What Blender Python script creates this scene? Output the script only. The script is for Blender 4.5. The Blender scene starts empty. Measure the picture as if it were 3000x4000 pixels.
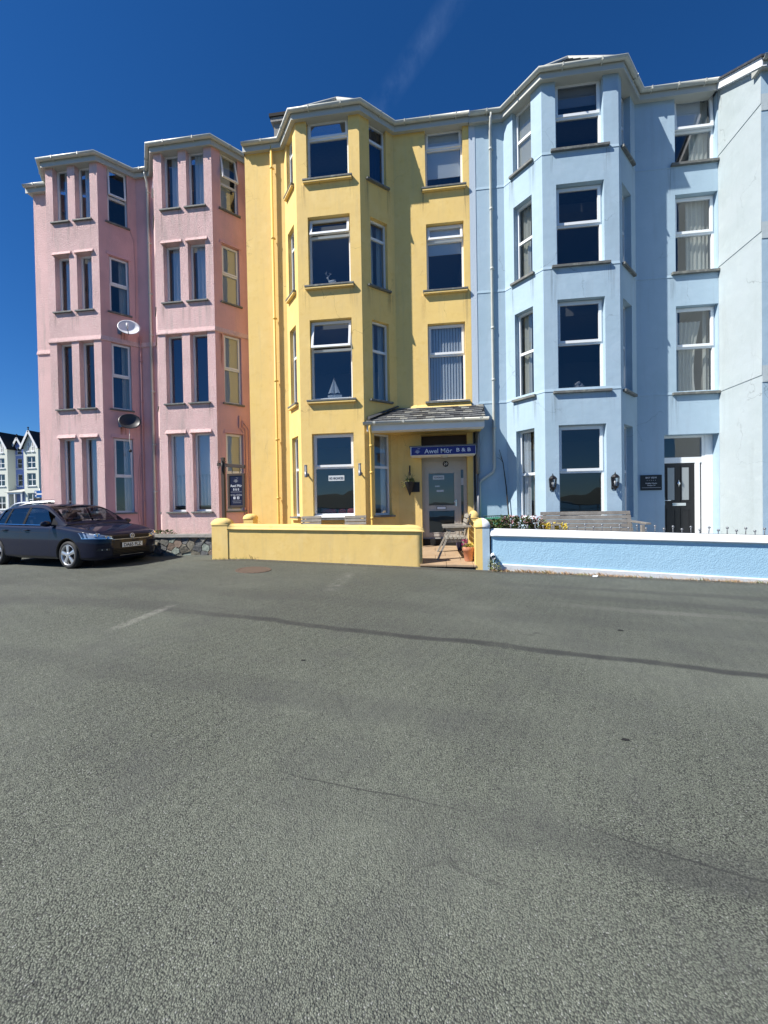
import bpy, bmesh, math, random
from mathutils import Vector, Matrix
from mathutils.bvhtree import BVHTree

SC = bpy.context.scene
COL = SC.collection
R = math.radians

# ------------------------------------------------------------------ camera
cam_d = bpy.data.cameras.new('camera')
cam = bpy.data.objects.new('camera', cam_d)
COL.objects.link(cam)
cam_d.sensor_fit = 'HORIZONTAL'
cam_d.sensor_width = 36.0
cam_d.lens = 36.0 * 1564.5 / 3000.0
cam_d.clip_start = 0.05
cam_d.clip_end = 20000.0
_r = Vector((0.99215935, 0.12379053, -0.01719675))
_u = Vector((0.01536661, 0.01572390, 0.99975828))
_f = Vector((-0.12403100, 0.99218379, -0.01369838))
cam.matrix_world = Matrix(((_r.x, _u.x, -_f.x, 0.0), (_r.y, _u.y, -_f.y, -11.3), (_r.z, _u.z, -_f.z, 1.6), (0, 0, 0, 1)))
SC.camera = cam

# ------------------------------------------------------------------ sky and sun
SUN = Vector((-1.75, -1.0, 2.16)).normalized()          # towards the sun
world = bpy.data.worlds.new('World')
SC.world = world
world.use_nodes = True
wn, wl = world.node_tree.nodes, world.node_tree.links
wn.clear()
sky = wn.new('ShaderNodeTexSky')
sky.sky_type = 'NISHITA'
sky.sun_disc = False
sky.sun_elevation = math.asin(SUN.z)
sky.sun_rotation = math.atan2(SUN.x, SUN.y)
sky.altitude = 0
sky.air_density = 1.0
sky.dust_density = 0.05
sky.ozone_density = 3.0
gam = wn.new('ShaderNodeGamma')
gam.inputs['Gamma'].default_value = 1.0
hsv = wn.new('ShaderNodeHueSaturation')
hsv.inputs['Saturation'].default_value = 1.105
hsv.inputs['Value'].default_value = 1.0
tc = wn.new('ShaderNodeTexCoord')
# a thin wisp of cirrus high over the terrace
mp = wn.new('ShaderNodeMapping')
mp.vector_type = 'POINT'
mp.inputs['Rotation'].default_value = (0, R(0), R(-6))
mp.inputs['Scale'].default_value = (9, 5, 6)
nz = wn.new('ShaderNodeTexNoise')
nz.inputs['Scale'].default_value = 2.2
nz.inputs['Detail'].default_value = 7
nz.inputs['Roughness'].default_value = 0.62
rp = wn.new('ShaderNodeValToRGB')
rp.color_ramp.elements[0].position = 0.36
rp.color_ramp.elements[0].color = (0, 0, 0, 1)
rp.color_ramp.elements[1].position = 0.82
rp.color_ramp.elements[1].color = (1, 1, 1, 1)
# mask: a narrow band of sky along one great-circle arc
def vmath(op, a=None, b=None):
    n = wn.new('ShaderNodeVectorMath'); n.operation = op
    for i, v in enumerate((a, b)):
        if v is None: continue
        if isinstance(v, (tuple, list, Vector)): n.inputs[i].default_value = tuple(v)
        else: wl.new(v, n.inputs[i])
    return n
def wmath(op, a, b=0.0, c=None):
    n = wn.new('ShaderNodeMath'); n.operation = op
    for i, v in enumerate((a, b, c)):
        if v is None: continue
        if isinstance(v, (int, float)): n.inputs[i].default_value = v
        else: wl.new(v, n.inputs[i])
    return n.outputs[0]
def pixdir(u, v):
    return (_r * ((u - 1500) / 1564.5) + _u * (-(v - 2000) / 1564.5) + _f).normalized()
w0, w1 = pixdir(1760, 20), pixdir(1500, 390)
wnrm = w0.cross(w1).normalized()
wmid = (w0 + w1).normalized()
dn = vmath('DOT_PRODUCT', tc.outputs['Generated'], wnrm)
dm = vmath('DOT_PRODUCT', tc.outputs['Generated'], wmid)
band = wmath('SUBTRACT', 1.0, wmath('MULTIPLY', wmath('ABSOLUTE', dn.outputs['Value']), 46.0))
band = wmath('MAXIMUM', band, 0.0)
cap = wmath('MAXIMUM', wmath('SUBTRACT', 1.0, wmath('MULTIPLY', wmath('SUBTRACT', 1.0, dm.outputs['Value']), 70.0)), 0.0)
wl.new(tc.outputs['Generated'], mp.inputs['Vector'])
wl.new(mp.outputs['Vector'], nz.inputs['Vector'])
wl.new(nz.outputs['Fac'], rp.inputs['Fac'])
wis = wmath('MULTIPLY', wmath('MULTIPLY', band, cap), rp.outputs['Color'])
wis = wmath('MULTIPLY', wis, 0.22)
mixw = wn.new('ShaderNodeMix'); mixw.data_type = 'RGBA'; mixw.blend_type = 'ADD'
bg = wn.new('ShaderNodeBackground')
bg.inputs['Strength'].default_value = 0.060
wo = wn.new('ShaderNodeOutputWorld')
tint = wn.new('ShaderNodeMix'); tint.data_type = 'RGBA'; tint.blend_type = 'MULTIPLY'; tint.inputs['Factor'].default_value = 1.0
tint.inputs['B'].default_value = (0.53, 0.77, 1.12, 1)      # a deep, dry, polarised sea-side blue
wl.new(sky.outputs['Color'], tint.inputs['A'])
wl.new(tint.outputs['Result'], gam.inputs['Color'])
wl.new(gam.outputs['Color'], hsv.inputs['Color'])
wl.new(hsv.outputs['Color'], mixw.inputs['A'])
mixw.inputs['B'].default_value = (3.6, 4.8, 6.2, 1)
wl.new(wis, mixw.inputs['Factor'])
wl.new(mixw.outputs['Result'], bg.inputs['Color'])
wl.new(bg.outputs['Background'], wo.inputs['Surface'])

sun_d = bpy.data.lights.new('sun', 'SUN')
sun_d.energy = 5.0
sun_d.angle = R(0.5)
sun_d.color = (1.0, 0.955, 0.88)
sun = bpy.data.objects.new('sun', sun_d)
COL.objects.link(sun)
sun.rotation_euler = (-SUN).to_track_quat('-Z', 'Y').to_euler()
sun.location = SUN * 60

SC.view_settings.view_transform = 'Standard'
SC.view_settings.look = 'None'
SC.view_settings.exposure = 0.66
SC.view_settings.gamma = 1.0
SC.view_settings.use_curve_mapping = False
SC.render.engine = 'CYCLES'
SC.cycles.use_denoising = True
SC.cycles.max_bounces = 8
SC.cycles.transparent_max_bounces = 16
SC.cycles.sample_clamp_indirect = 6.0

# ------------------------------------------------------------------ object helpers
BASE = {}            # root name -> world base its meshes are stored against
def kids_name(n): return n
def empty(name, loc=(0, 0, 0), label=None, cat=None, group=None, kind=None, rz=0.0):
    o = bpy.data.objects.new(name, None)
    o.empty_display_size = 0.2
    COL.objects.link(o)
    o.location = loc
    o.rotation_euler = (0, 0, rz)
    tag(o, label, cat, group, kind)
    BASE[o.name] = Vector(loc)
    return o
def tag(o, label=None, cat=None, group=None, kind=None):
    if label: o['label'] = label
    if cat: o['category'] = cat
    if group: o['group'] = group
    if kind: o['kind'] = kind
    return o
def base_of(o):
    while o.parent is not None: o = o.parent
    return BASE.get(o.name, Vector((0, 0, 0)))
def copy_tree(o, parent=None, swap=None):
    c = o.copy(); COL.objects.link(c)
    if parent: c.parent = parent
    for ch in list(o.children): copy_tree(ch, c)
    return c

class MB:
    """collects polygons in world coordinates"""
    def __init__(self): self.v = []; self.f = []; self.m = []; self.s = []
    def poly(self, pts, m=0, smooth=False):
        n = len(self.v); self.v += [tuple(p) for p in pts]
        self.f.append(tuple(range(n, n + len(pts)))); self.m.append(m); self.s.append(smooth)
    def mesh(self, verts, faces, m=0, smooth=False):
        n = len(self.v); self.v += [tuple(p) for p in verts]
        for f in faces: self.f.append(tuple(n + i for i in f)); self.m.append(m); self.s.append(smooth)
    def hexa(self, c, m=0):   # 8 corners: bottom 4 ccw, top 4 ccw
        self.mesh(c, [(3, 2, 1, 0), (4, 5, 6, 7), (0, 1, 5, 4), (1, 2, 6, 5), (2, 3, 7, 6), (3, 0, 4, 7)], m)
    def box(self, a, b, m=0):
        x0, y0, z0 = a; x1, y1, z1 = b
        self.hexa([(x0, y0, z0), (x1, y0, z0), (x1, y1, z0), (x0, y1, z0), (x0, y0, z1), (x1, y0, z1), (x1, y1, z1), (x0, y1, z1)], m)
    def beam(self, p0, p1, w, h, up=(0, 0, 1), m=0):
        p0, p1 = Vector(p0), Vector(p1); d = (p1 - p0).normalized(); up = Vector(up)
        if abs(d.dot(up)) > 0.98: up = Vector((0, 1, 0))
        s = d.cross(up).normalized() * (w / 2); u = s.cross(d).normalized() * (h / 2)
        self.hexa([p0 - s - u, p0 + s - u, p1 + s - u, p1 - s - u, p0 - s + u, p0 + s + u, p1 + s + u, p1 - s + u], m)
    def tube(self, pts, r, n=8, m=0, caps=True):
        pts = [Vector(p) for p in pts]; rings = []
        rr = r if isinstance(r, (list, tuple)) else [r] * len(pts)
        prev = None
        for i, p in enumerate(pts):
            d = ((pts[min(i + 1, len(pts) - 1)] - pts[max(i - 1, 0)])).normalized()
            if prev is None:
                a = d.orthogonal().normalized()
            else:
                a = (prev - d * prev.dot(d)).normalized()
            prev = a; b = d.cross(a)
            rings.append([p + (a * math.cos(t) + b * math.sin(t)) * rr[i] for t in [2 * math.pi * k / n for k in range(n)]])
        vs = [q for ring in rings for q in ring]; fs = []
        for i in range(len(pts) - 1):
            for k in range(n):
                fs.append((i * n + k, i * n + (k + 1) % n, (i + 1) * n + (k + 1) % n, (i + 1) * n + k))
        if caps:
            fs.append(tuple(range(n - 1, -1, -1))); fs.append(tuple((len(pts) - 1) * n + k for k in range(n)))
        self.mesh(vs, fs, m, True)
    def lathe(self, prof, c, axis='z', n=20, m=0, smooth=True):   # prof: (radius, height)
        c = Vector(c); vs = []; fs = []
        for r, h in prof:
            for k in range(n):
                t = 2 * math.pi * k / n; a, b = r * math.cos(t), r * math.sin(t)
                vs.append(c + Vector((a, b, h) if axis == 'z' else ((a, -h, b) if axis == 'y' else (h, a, b))))
        for i in range(len(prof) - 1):
            for k in range(n):
                fs.append((i * n + k, i * n + (k + 1) % n, (i + 1) * n + (k + 1) % n, (i + 1) * n + k))
        self.mesh(vs, fs, m, smooth)
    def build(self, name, mats, parent=None, base=None, local=False, sub=0, bev=0.0, weld=False):
        if not isinstance(mats, (list, tuple)): mats = [mats]
        if local: b = Vector((0, 0, 0))
        elif parent is not None: b = base_of(parent)
        else: b = Vector(base or (0, 0, 0))
        me = bpy.data.meshes.new(name)
        me.from_pydata([(p[0] - b.x, p[1] - b.y, p[2] - b.z) for p in self.v], [], self.f)
        for mt in mats: me.materials.append(mt)
        for i, p in enumerate(me.polygons): p.material_index = self.m[i]; p.use_smooth = self.s[i]
        if weld or bev:
            bm = bmesh.new(); bm.from_mesh(me)
            bmesh.ops.remove_doubles(bm, verts=bm.verts, dist=1e-5)
            bmesh.ops.recalc_face_normals(bm, faces=bm.faces)
            if bev:
                bmesh.ops.bevel(bm, geom=[e for e in bm.edges if len(e.link_faces) == 2 and e.calc_face_angle(0) > 0.5], offset=bev, segments=2, profile=0.6, affect='EDGES', clamp_overlap=True)
            bm.to_mesh(me); bm.free()
        me.update()
        o = bpy.data.objects.new(name, me); COL.objects.link(o)
        if parent is not None: o.parent = parent
        else:
            o.location = b if not local else (0, 0, 0); BASE[o.name] = b
        if sub:
            md = o.modifiers.new('sub', 'SUBSURF'); md.levels = sub; md.render_levels = sub
        return o

class Fr:
    """frame on a vertical wall: s along it (left to right from outside), d outward, z up"""
    def __init__(self, a, b):
        self.a = Vector((a[0], a[1], 0)); t = Vector((b[0] - a[0], b[1] - a[1], 0)); self.len = t.length
        self.t = t.normalized(); self.n = Vector((self.t.y, -self.t.x, 0))
    def p(self, s, d, z): return self.a + self.t * s + self.n * d + Vector((0, 0, z))
    def box(self, mb, s0, s1, d0, d1, z0, z1, m=0):
        if d0 > d1: d0, d1 = d1, d0
        P = self.p
        mb.hexa([P(s0, d1, z0), P(s1, d1, z0), P(s1, d0, z0), P(s0, d0, z0), P(s0, d1, z1), P(s1, d1, z1), P(s1, d0, z1), P(s0, d0, z1)], m)
    def ring(self, mb, s0, s1, z0, z1, w, d0, d1, m=0, wb=None):
        wb = wb or w
        self.box(mb, s0, s0 + w, d0, d1, z0, z1, m); self.box(mb, s1 - w, s1, d0, d1, z0, z1, m)
        self.box(mb, s0 + w, s1 - w, d0, d1, z1 - w, z1, m); self.box(mb, s0 + w, s1 - w, d0, d1, z0, z0 + wb, m)
    def quad(self, mb, s0, s1, z0, z1, d, m=0):
        P = self.p; mb.poly([P(s0, d, z0), P(s1, d, z0), P(s1, d, z1), P(s0, d, z1)], m)
    def wedge(self, mb, s0, s1, z0, z1, d, m=0, z0b=None):   # drip hood: projects d at the bottom, nothing at the top
        P = self.p; zz = z0 if z0b is None else z0b
        mb.hexa([P(s0, d, z0), P(s1, d, z0), P(s1, -.004, zz), P(s0, -.004, zz), P(s0 + .02, .004, z1), P(s1 - .02, .004, z1), P(s1 - .02, -.004, z1), P(s0 + .02, -.004, z1)], m)

def panel(mb, F, s0, s1, z0, z1, holes=(), depth=0.16, m=0, off=0.0, mr=None):
    """a wall face with reveals round each opening (hs0, hs1, hz0, hz1[, depth])"""
    mr = m if mr is None else mr
    ss = sorted({s0, s1, *[h[0] for h in holes], *[h[1] for h in holes]}); zs = sorted({z0, z1, *[h[2] for h in holes], *[h[3] for h in holes]})
    ss = [s for s in ss if s0 - 1e-6 <= s <= s1 + 1e-6]; zs = [z for z in zs if z0 - 1e-6 <= z <= z1 + 1e-6]
    for i in range(len(ss) - 1):
        for j in range(len(zs) - 1):
            a, b, c, d = ss[i], ss[i + 1], zs[j], zs[j + 1]; x, y = (a + b) / 2, (c + d) / 2
            if any(h[0] < x < h[1] and h[2] < y < h[3] for h in holes): continue
            F.quad(mb, a, b, c, d, off, m)
    P = F.p
    for h in holes:
        a, b, c, d = h[:4]; q = -(h[4] if len(h) > 4 else depth)
        d2 = min(d, z1)
        mb.poly([P(a, off, c), P(a, off, d2), P(a, q, d2), P(a, q, c)], mr); mb.poly([P(b, off, c), P(b, q, c), P(b, q, d2), P(b, off, d2)], mr)
        mb.poly([P(a, off, c), P(a, q, c), P(b, q, c), P(b, off, c)], mr)
        mb.poly([P(a, off, d), P(b, off, d), P(b, q, d), P(a, q, d)], mr)

def mitres(pts):
    pts = [Vector((p[0], p[1], 0)) for p in pts]; out = []
    for i in range(len(pts)):
        n = []
        if i > 0: t = (pts[i] - pts[i - 1]).normalized(); n.append(Vector((t.y, -t.x, 0)))
        if i < len(pts) - 1: t = (pts[i + 1] - pts[i]).normalized(); n.append(Vector((t.y, -t.x, 0)))
        if len(n) == 1: out.append(n[0])
        else:
            b = (n[0] + n[1]).normalized(); out.append(b / max(b.dot(n[0]), 0.3))
    return pts, out
def sweep(mb, pts, prof, m=0, smooth=False, closed=True):
    """profile (d, z) swept along a plan polyline with mitred corners"""
    P, N = mitres(pts); k = len(prof); vs = []; fs = []
    for p, n in zip(P, N):
        for d, z in prof: vs.append(p + n * d + Vector((0, 0, z)))
    for i in range(len(P) - 1):
        for j in range(k if closed else k - 1):
            fs.append((i * k + j, (i + 1) * k + j, (i + 1) * k + (j + 1) % k, i * k + (j + 1) % k))
    if closed:
        fs.append(tuple(range(k - 1, -1, -1))); fs.append(tuple((len(P) - 1) * k + j for j in range(k)))
    mb.mesh(vs, fs, m, smooth)

# ------------------------------------------------------------------ materials
def mat(name, col, rough=0.7, metal=0.0, bumps=(), var=None, spec=0.5, coat=0.0, dirt=None, grain=None, cracks=None):
    m = bpy.data.materials.new(name); m.use_nodes = True
    nt = m.node_tree; N, L = nt.nodes, nt.links; bs = N['Principled BSDF']
    bs.inputs['Base Color'].default_value = (*col, 1); bs.inputs['Roughness'].default_value = rough
    bs.inputs['Metallic'].default_value = metal; bs.inputs['Specular IOR Level'].default_value = spec
    bs.inputs['Coat Weight'].default_value = coat
    t = N.new('ShaderNodeTexCoord')
    def noise(scale, detail=4, vec=None, rg=0.55):
        n = N.new('ShaderNodeTexNoise'); n.inputs['Scale'].default_value = scale; n.inputs['Detail'].default_value = detail; n.inputs['Roughness'].default_value = rg
        L.new(vec or t.outputs['Object'], n.inputs['Vector']); return n
    colsock = None
    def mixc(fac, a, b, blend='MIX'):
        x = N.new('ShaderNodeMix'); x.data_type = 'RGBA'; x.blend_type = blend
        for s, v in (('A', a), ('B', b)):
            if isinstance(v, tuple): x.inputs[s].default_value = (*v, 1) if len(v) == 3 else v
            else: L.new(v, x.inputs[s])
        if isinstance(fac, (int, float)): x.inputs['Factor'].default_value = fac
        else: L.new(fac, x.inputs['Factor'])
        return x.outputs['Result']
    def ramp(sock, p0, p1):
        r = N.new('ShaderNodeMapRange'); r.inputs['From Min'].default_value = p0; r.inputs['From Max'].default_value = p1
        L.new(sock, r.inputs['Value']); return r.outputs['Result']
    cur = col
    if var:      # (scale, other colour, lo, hi)
        for (sc, oc, lo, hi) in (var if isinstance(var, list) else [var]):
            cur = mixc(ramp(noise(sc, 5).outputs['Fac'], lo, hi), cur, oc)
    if dirt:     # vertical streaks: (colour, amount)
        mpn = N.new('ShaderNodeMapping'); mpn.inputs['Scale'].default_value = (5, 5, 0.5); L.new(t.outputs['Object'], mpn.inputs['Vector'])
        n = noise(1.0, 6, mpn.outputs['Vector'], 0.65)
        f = N.new('ShaderNodeMath'); f.operation = 'MULTIPLY'; L.new(ramp(n.outputs['Fac'], 0.52, 0.8), f.inputs[0]); f.inputs[1].default_value = dirt[1]
        cur = mixc(f.outputs[0], cur, dirt[0])
    if cracks:   # hairline cracks in the render coat
        nv = N.new('ShaderNodeTexNoise'); nv.inputs['Scale'].default_value = 1.6; nv.inputs['Detail'].default_value = 5; L.new(t.outputs['Object'], nv.inputs['Vector'])
        s_ = N.new('ShaderNodeVectorMath'); s_.operation = 'SCALE'; s_.inputs['Scale'].default_value = 0.9; L.new(nv.outputs['Color'], s_.inputs[0])
        a_ = N.new('ShaderNodeVectorMath'); a_.operation = 'ADD'; L.new(t.outputs['Object'], a_.inputs[0]); L.new(s_.outputs[0], a_.inputs[1])
        v_ = N.new('ShaderNodeTexVoronoi'); v_.feature = 'DISTANCE_TO_EDGE'; v_.inputs['Scale'].default_value = 0.55; L.new(a_.outputs[0], v_.inputs['Vector'])
        r_ = N.new('ShaderNodeMapRange'); r_.inputs['From Min'].default_value = 0.0015; r_.inputs['From Max'].default_value = 0.005; r_.inputs['To Min'].default_value = 1.0; r_.inputs['To Max'].default_value = 0.0; L.new(v_.outputs['Distance'], r_.inputs['Value'])
        f_ = N.new('ShaderNodeMath'); f_.operation = 'MULTIPLY'; L.new(r_.outputs['Result'], f_.inputs[0]); L.new(ramp(noise(0.8, 3).outputs['Fac'], 0.50, 0.62), f_.inputs[1])
        g_ = N.new('ShaderNodeMath'); g_.operation = 'MULTIPLY'; L.new(f_.outputs[0], g_.inputs[0]); g_.inputs[1].default_value = cracks; cur = mixc(g_.outputs[0], cur, tuple(x * 0.35 for x in col))
    if grain:    # fine grain (scale, amount)
        n = noise(grain[0], 3); f = ramp(n.outputs['Fac'], 0.25, 0.75)
        lo = 1 - grain[1]; hi = 1 + grain[1]
        r = N.new('ShaderNodeMapRange'); r.inputs['To Min'].default_value = lo; r.inputs['To Max'].default_value = hi; L.new(f, r.inputs['Value'])
        vm = N.new('ShaderNodeVectorMath'); vm.operation = 'SCALE'
        if isinstance(cur, tuple): vm.inputs[0].default_value = cur
        else: L.new(cur, vm.inputs[0])
        L.new(r.outputs['Result'], vm.inputs['Scale']); cur = vm.outputs['Vector']
    if not isinstance(cur, tuple): L.new(cur, bs.inputs['Base Color'])
    prev = None
    for (kind, sc, st, dist) in bumps:
        b = N.new('ShaderNodeBump'); b.inputs['Strength'].default_value = st; b.inputs['Distance'].default_value = dist
        if kind == 'noise': L.new(noise(sc, 4).outputs['Fac'], b.inputs['Height'])
        elif kind == 'vor':
            v = N.new('ShaderNodeTexVoronoi'); v.inputs['Scale'].default_value = sc; L.new(t.outputs['Object'], v.inputs['Vector']); L.new(v.outputs['Distance'], b.inputs['Height'])
        elif kind == 'wood':
            mpn = N.new('ShaderNodeMapping'); mpn.inputs['Scale'].default_value = (2, 40, 40); L.new(t.outputs['Object'], mpn.inputs['Vector'])
            L.new(noise(sc, 5, mpn.outputs['Vector']).outputs['Fac'], b.inputs['Height'])
        if prev: L.new(prev, b.inputs['Normal'])
        prev = b.outputs['Normal']
    if prev: L.new(prev, bs.inputs['Normal'])
    return m

def glass(name, tint=(0.80, 0.86, 0.90), boost=1.6, rough=0.0):
    m = bpy.data.materials.new(name); m.use_nodes = True; N, L = m.node_tree.nodes, m.node_tree.links
    N.clear(); o = N.new('ShaderNodeOutputMaterial'); mx = N.new('ShaderNodeMixShader')
    tr = N.new('ShaderNodeBsdfTransparent'); tr.inputs['Color'].default_value = (*tint, 1)
    gl = N.new('ShaderNodeBsdfGlossy'); gl.inputs['Roughness'].default_value = rough
    fr = N.new('ShaderNodeFresnel'); fr.inputs['IOR'].default_value = 1.52
    mu = N.new('ShaderNodeMath'); mu.operation = 'MULTIPLY'; mu.use_clamp = False; mu.inputs[1].default_value = boost
    t = N.new('ShaderNodeTexCoord'); nz = N.new('ShaderNodeTexNoise'); nz.inputs['Scale'].default_value = 1.7; nz.inputs['Detail'].default_value = 1
    bp = N.new('ShaderNodeBump'); bp.inputs['Strength'].default_value = 0.05; bp.inputs['Distance'].default_value = 0.05
    L.new(t.outputs['Object'], nz.inputs['Vector']); L.new(nz.outputs['Fac'], bp.inputs['Height']); L.new(bp.outputs['Normal'], gl.inputs['Normal'])
    L.new(fr.outputs[0], mu.inputs[0])   # two panes: rises less steeply than a single surface towards grazing
    ad = N.new('ShaderNodeMath'); ad.operation = 'MULTIPLY_ADD'; ad.inputs[1].default_value = 4.0; ad.inputs[2].default_value = 1.0; L.new(fr.outputs[0], ad.inputs[0])
    dv = N.new('ShaderNodeMath'); dv.operation = 'DIVIDE'; L.new(mu.outputs[0], dv.inputs[0]); L.new(ad.outputs[0], dv.inputs[1]); L.new(dv.outputs[0], mx.inputs[0]); L.new(tr.outputs[0], mx.inputs[1]); L.new(gl.outputs[0], mx.inputs[2]); L.new(mx.outputs[0], o.inputs['Surface'])
    return m

M = {}
rc = [('noise', 40, 1.0, 0.034), ('noise', 12, 0.3, 0.03)]
M['pink'] = mat('pink roughcast', (0.81, 0.555, 0.535), 0.9, bumps=rc, var=[(0.6, (0.66, 0.46, 0.44), 0.42, 0.70), (26, (0.84, 0.66, 0.62), 0.5, 0.8)], dirt=((0.42, 0.36, 0.33), 0.75), spec=0.15)
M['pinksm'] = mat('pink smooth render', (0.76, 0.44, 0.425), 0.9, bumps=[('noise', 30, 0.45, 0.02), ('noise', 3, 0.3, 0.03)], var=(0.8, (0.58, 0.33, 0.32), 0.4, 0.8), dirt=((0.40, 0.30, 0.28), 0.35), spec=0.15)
M['yellow'] = mat('yellow masonry paint', (0.83, 0.59, 0.205), 0.75, bumps=[('noise', 6, 0.16, 0.03), ('noise', 45, 0.16, 0.01)], var=[(0.7, (0.77, 0.55, 0.215), 0.42, 0.72), (2.3, (0.86, 0.63, 0.25), 0.5, 0.8), (5.5, (0.77, 0.53, 0.17), 0.55, 0.75)], dirt=((0.50, 0.40, 0.22), 0.40), cracks=0.5, spec=0.25)
M['blue'] = mat('pale blue masonry paint', (0.38, 0.505, 0.605), 0.75, bumps=[('noise', 5, 0.22, 0.03), ('noise', 60, 0.15, 0.008)], var=[(0.6, (0.345, 0.47, 0.555), 0.42, 0.72), (3.0, (0.415, 0.535, 0.63), 0.5, 0.8), (6.0, (0.355, 0.485, 0.59), 0.55, 0.75)], dirt=((0.28, 0.345, 0.41), 0.38), cracks=0.5, spec=0.25)
M['blueband'] = mat('grey party band paint', (0.50, 0.58, 0.66), 0.8, bumps=[('noise', 20, 0.3, 0.015)], dirt=((0.36, 0.42, 0.46), 0.3), spec=0.2)
M['wing'] = mat('very pale blue paint', (0.455, 0.515, 0.535), 0.8, bumps=[('noise', 4, 0.35, 0.03), ('noise', 50, 0.15, 0.008)], var=[(0.9, (0.41, 0.475, 0.485), 0.4, 0.75), (5.0, (0.48, 0.54, 0.55), 0.55, 0.8)], dirt=((0.31, 0.345, 0.34), 0.35), cracks=0.5, spec=0.2)
M['bluewall'] = mat('sky blue roughcast', (0.40, 0.63, 0.79), 0.75, bumps=[('noise', 42, 0.55, 0.016), ('noise', 9, 0.2, 0.03)], var=(1.2, (0.37, 0.60, 0.76), 0.4, 0.8), spec=0.3)
M['white'] = mat('white masonry paint', (0.82, 0.83, 0.83), 0.7, bumps=[('noise', 8, 0.25, 0.02)], var=(2.0, (0.74, 0.76, 0.76), 0.45, 0.8), spec=0.3)
M['plinth'] = mat('weathered white plinth', (0.70, 0.72, 0.73), 0.8, bumps=[('noise', 9, 0.3, 0.02)], var=(3.0, (0.58, 0.60, 0.60), 0.45, 0.8), spec=0.2)
M['upvc'] = mat('white window plastic', (0.80, 0.82, 0.83), 0.32, spec=0.5)
M['upvcold'] = mat('greyed window plastic', (0.60, 0.60, 0.58), 0.4, spec=0.5, grain=(8, 0.06))
M['doorgrey'] = mat('aged door plastic', (0.46, 0.43, 0.38), 0.42, grain=(6, 0.05))
M['gutter'] = mat('white gutter plastic', (0.52, 0.53, 0.48), 0.4, var=(4, (0.42, 0.42, 0.35), 0.5, 0.85), dirt=((0.45, 0.44, 0.36), 0.4))
M['fascia'] = mat('painted fascia board', (0.46, 0.47, 0.43), 0.6, bumps=[('noise', 10, 0.2, 0.01)], dirt=((0.48, 0.47, 0.42), 0.5))
M['pipeyellow'] = mat('yellow painted pipe', (0.82, 0.54, 0.13), 0.5)
M['pipepink'] = mat('pink painted pipe', (0.60, 0.34, 0.32), 0.6)
M['slate'] = mat('dark slate', (0.10, 0.105, 0.11), 0.6, bumps=[('noise', 30, 0.5, 0.01)], var=(7, (0.17, 0.17, 0.165), 0.45, 0.75))
M['slate1'] = mat('grey roof slate', (0.115, 0.12, 0.125), 0.6, bumps=[('noise', 25, 0.5, 0.008)], var=(8, (0.17, 0.17, 0.16), 0.5, 0.8))
M['slate2'] = mat('lichened roof slate', (0.21, 0.21, 0.19), 0.75, bumps=[('noise', 25, 0.6, 0.008)], var=(14, (0.32, 0.32, 0.28), 0.5, 0.75))
M['slate3'] = mat('dark roof slate', (0.06, 0.063, 0.07), 0.5, bumps=[('noise', 25, 0.5, 0.008)], var=(9, (0.11, 0.11, 0.11), 0.5, 0.8))
M['sill'] = mat('slate sill', (0.13, 0.135, 0.13), 0.7, bumps=[('noise', 20, 0.6, 0.01)], var=(9, (0.27, 0.28, 0.24), 0.5, 0.75))
M['glass'] = glass('window glass', (0.82, 0.87, 0.90), 3.6)
M['glassd'] = glass('dark window glass', (0.45, 0.48, 0.52), 3.0)
M['glassf'] = mat('frosted door glass', (0.30, 0.33, 0.34), 0.25, bumps=[('noise', 60, 0.4, 0.01)])
M['room'] = mat('room plaster', (0.50, 0.48, 0.44), 0.9)
M['curtain'] = mat('cream curtain cloth', (0.72, 0.70, 0.62), 0.9, grain=(30, 0.06))
M['net'] = mat('white net curtain', (0.80, 0.83, 0.86), 0.9, grain=(60, 0.08))
M['blind'] = mat('pale roller blind', (0.80, 0.83, 0.86), 0.85)
M['blindc'] = mat('cream roller blind', (0.62, 0.60, 0.48), 0.85)
M['blinddark'] = mat('navy blind', (0.03, 0.06, 0.14), 0.8)
M['black'] = mat('black paint', (0.012, 0.012, 0.014), 0.35)
M['blackmatt'] = mat('matt black plastic', (0.018, 0.018, 0.02), 0.6)
M['dark'] = mat('dark void', (0.01, 0.01, 0.01), 0.9)
M['greymetal'] = mat('grey galvanised metal', (0.22, 0.23, 0.25), 0.45, 0.6, grain=(20, 0.1))
M['chrome'] = mat('chrome', (0.85, 0.86, 0.88), 0.12, 1.0)
M['alloy'] = mat('alloy wheel paint', (0.62, 0.63, 0.65), 0.3, 0.75)
M['rubber'] = mat('tyre rubber', (0.018, 0.018, 0.019), 0.75, bumps=[('noise', 60, 0.2, 0.004)])
M['wood'] = mat('weathered grey timber', (0.30, 0.28, 0.24), 0.85, bumps=[('wood', 3, 0.6, 0.006)], var=[(5, (0.22, 0.20, 0.17), 0.4, 0.75), (22, (0.38, 0.36, 0.32), 0.55, 0.8)])
M['woodd'] = mat('silvered bench timber', (0.225, 0.21, 0.19), 0.85, bumps=[('wood', 3, 0.6, 0.006)], var=[(5, (0.145, 0.132, 0.12), 0.4, 0.75), (18, (0.30, 0.285, 0.26), 0.55, 0.8)])
M['woodbrown'] = mat('dark brown sign timber', (0.055, 0.035, 0.026), 0.65, bumps=[('noise', 14, 0.3, 0.01)])
M['navy'] = mat('navy sign face', (0.020, 0.018, 0.16), 0.35)
M['navyd'] = mat('dark navy sign face', (0.012, 0.011, 0.035), 0.3)
M['letter'] = mat('white lettering', (0.80, 0.80, 0.82), 0.5)
M['lettergrey'] = mat('grey lettering', (0.45, 0.45, 0.47), 0.5)
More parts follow.
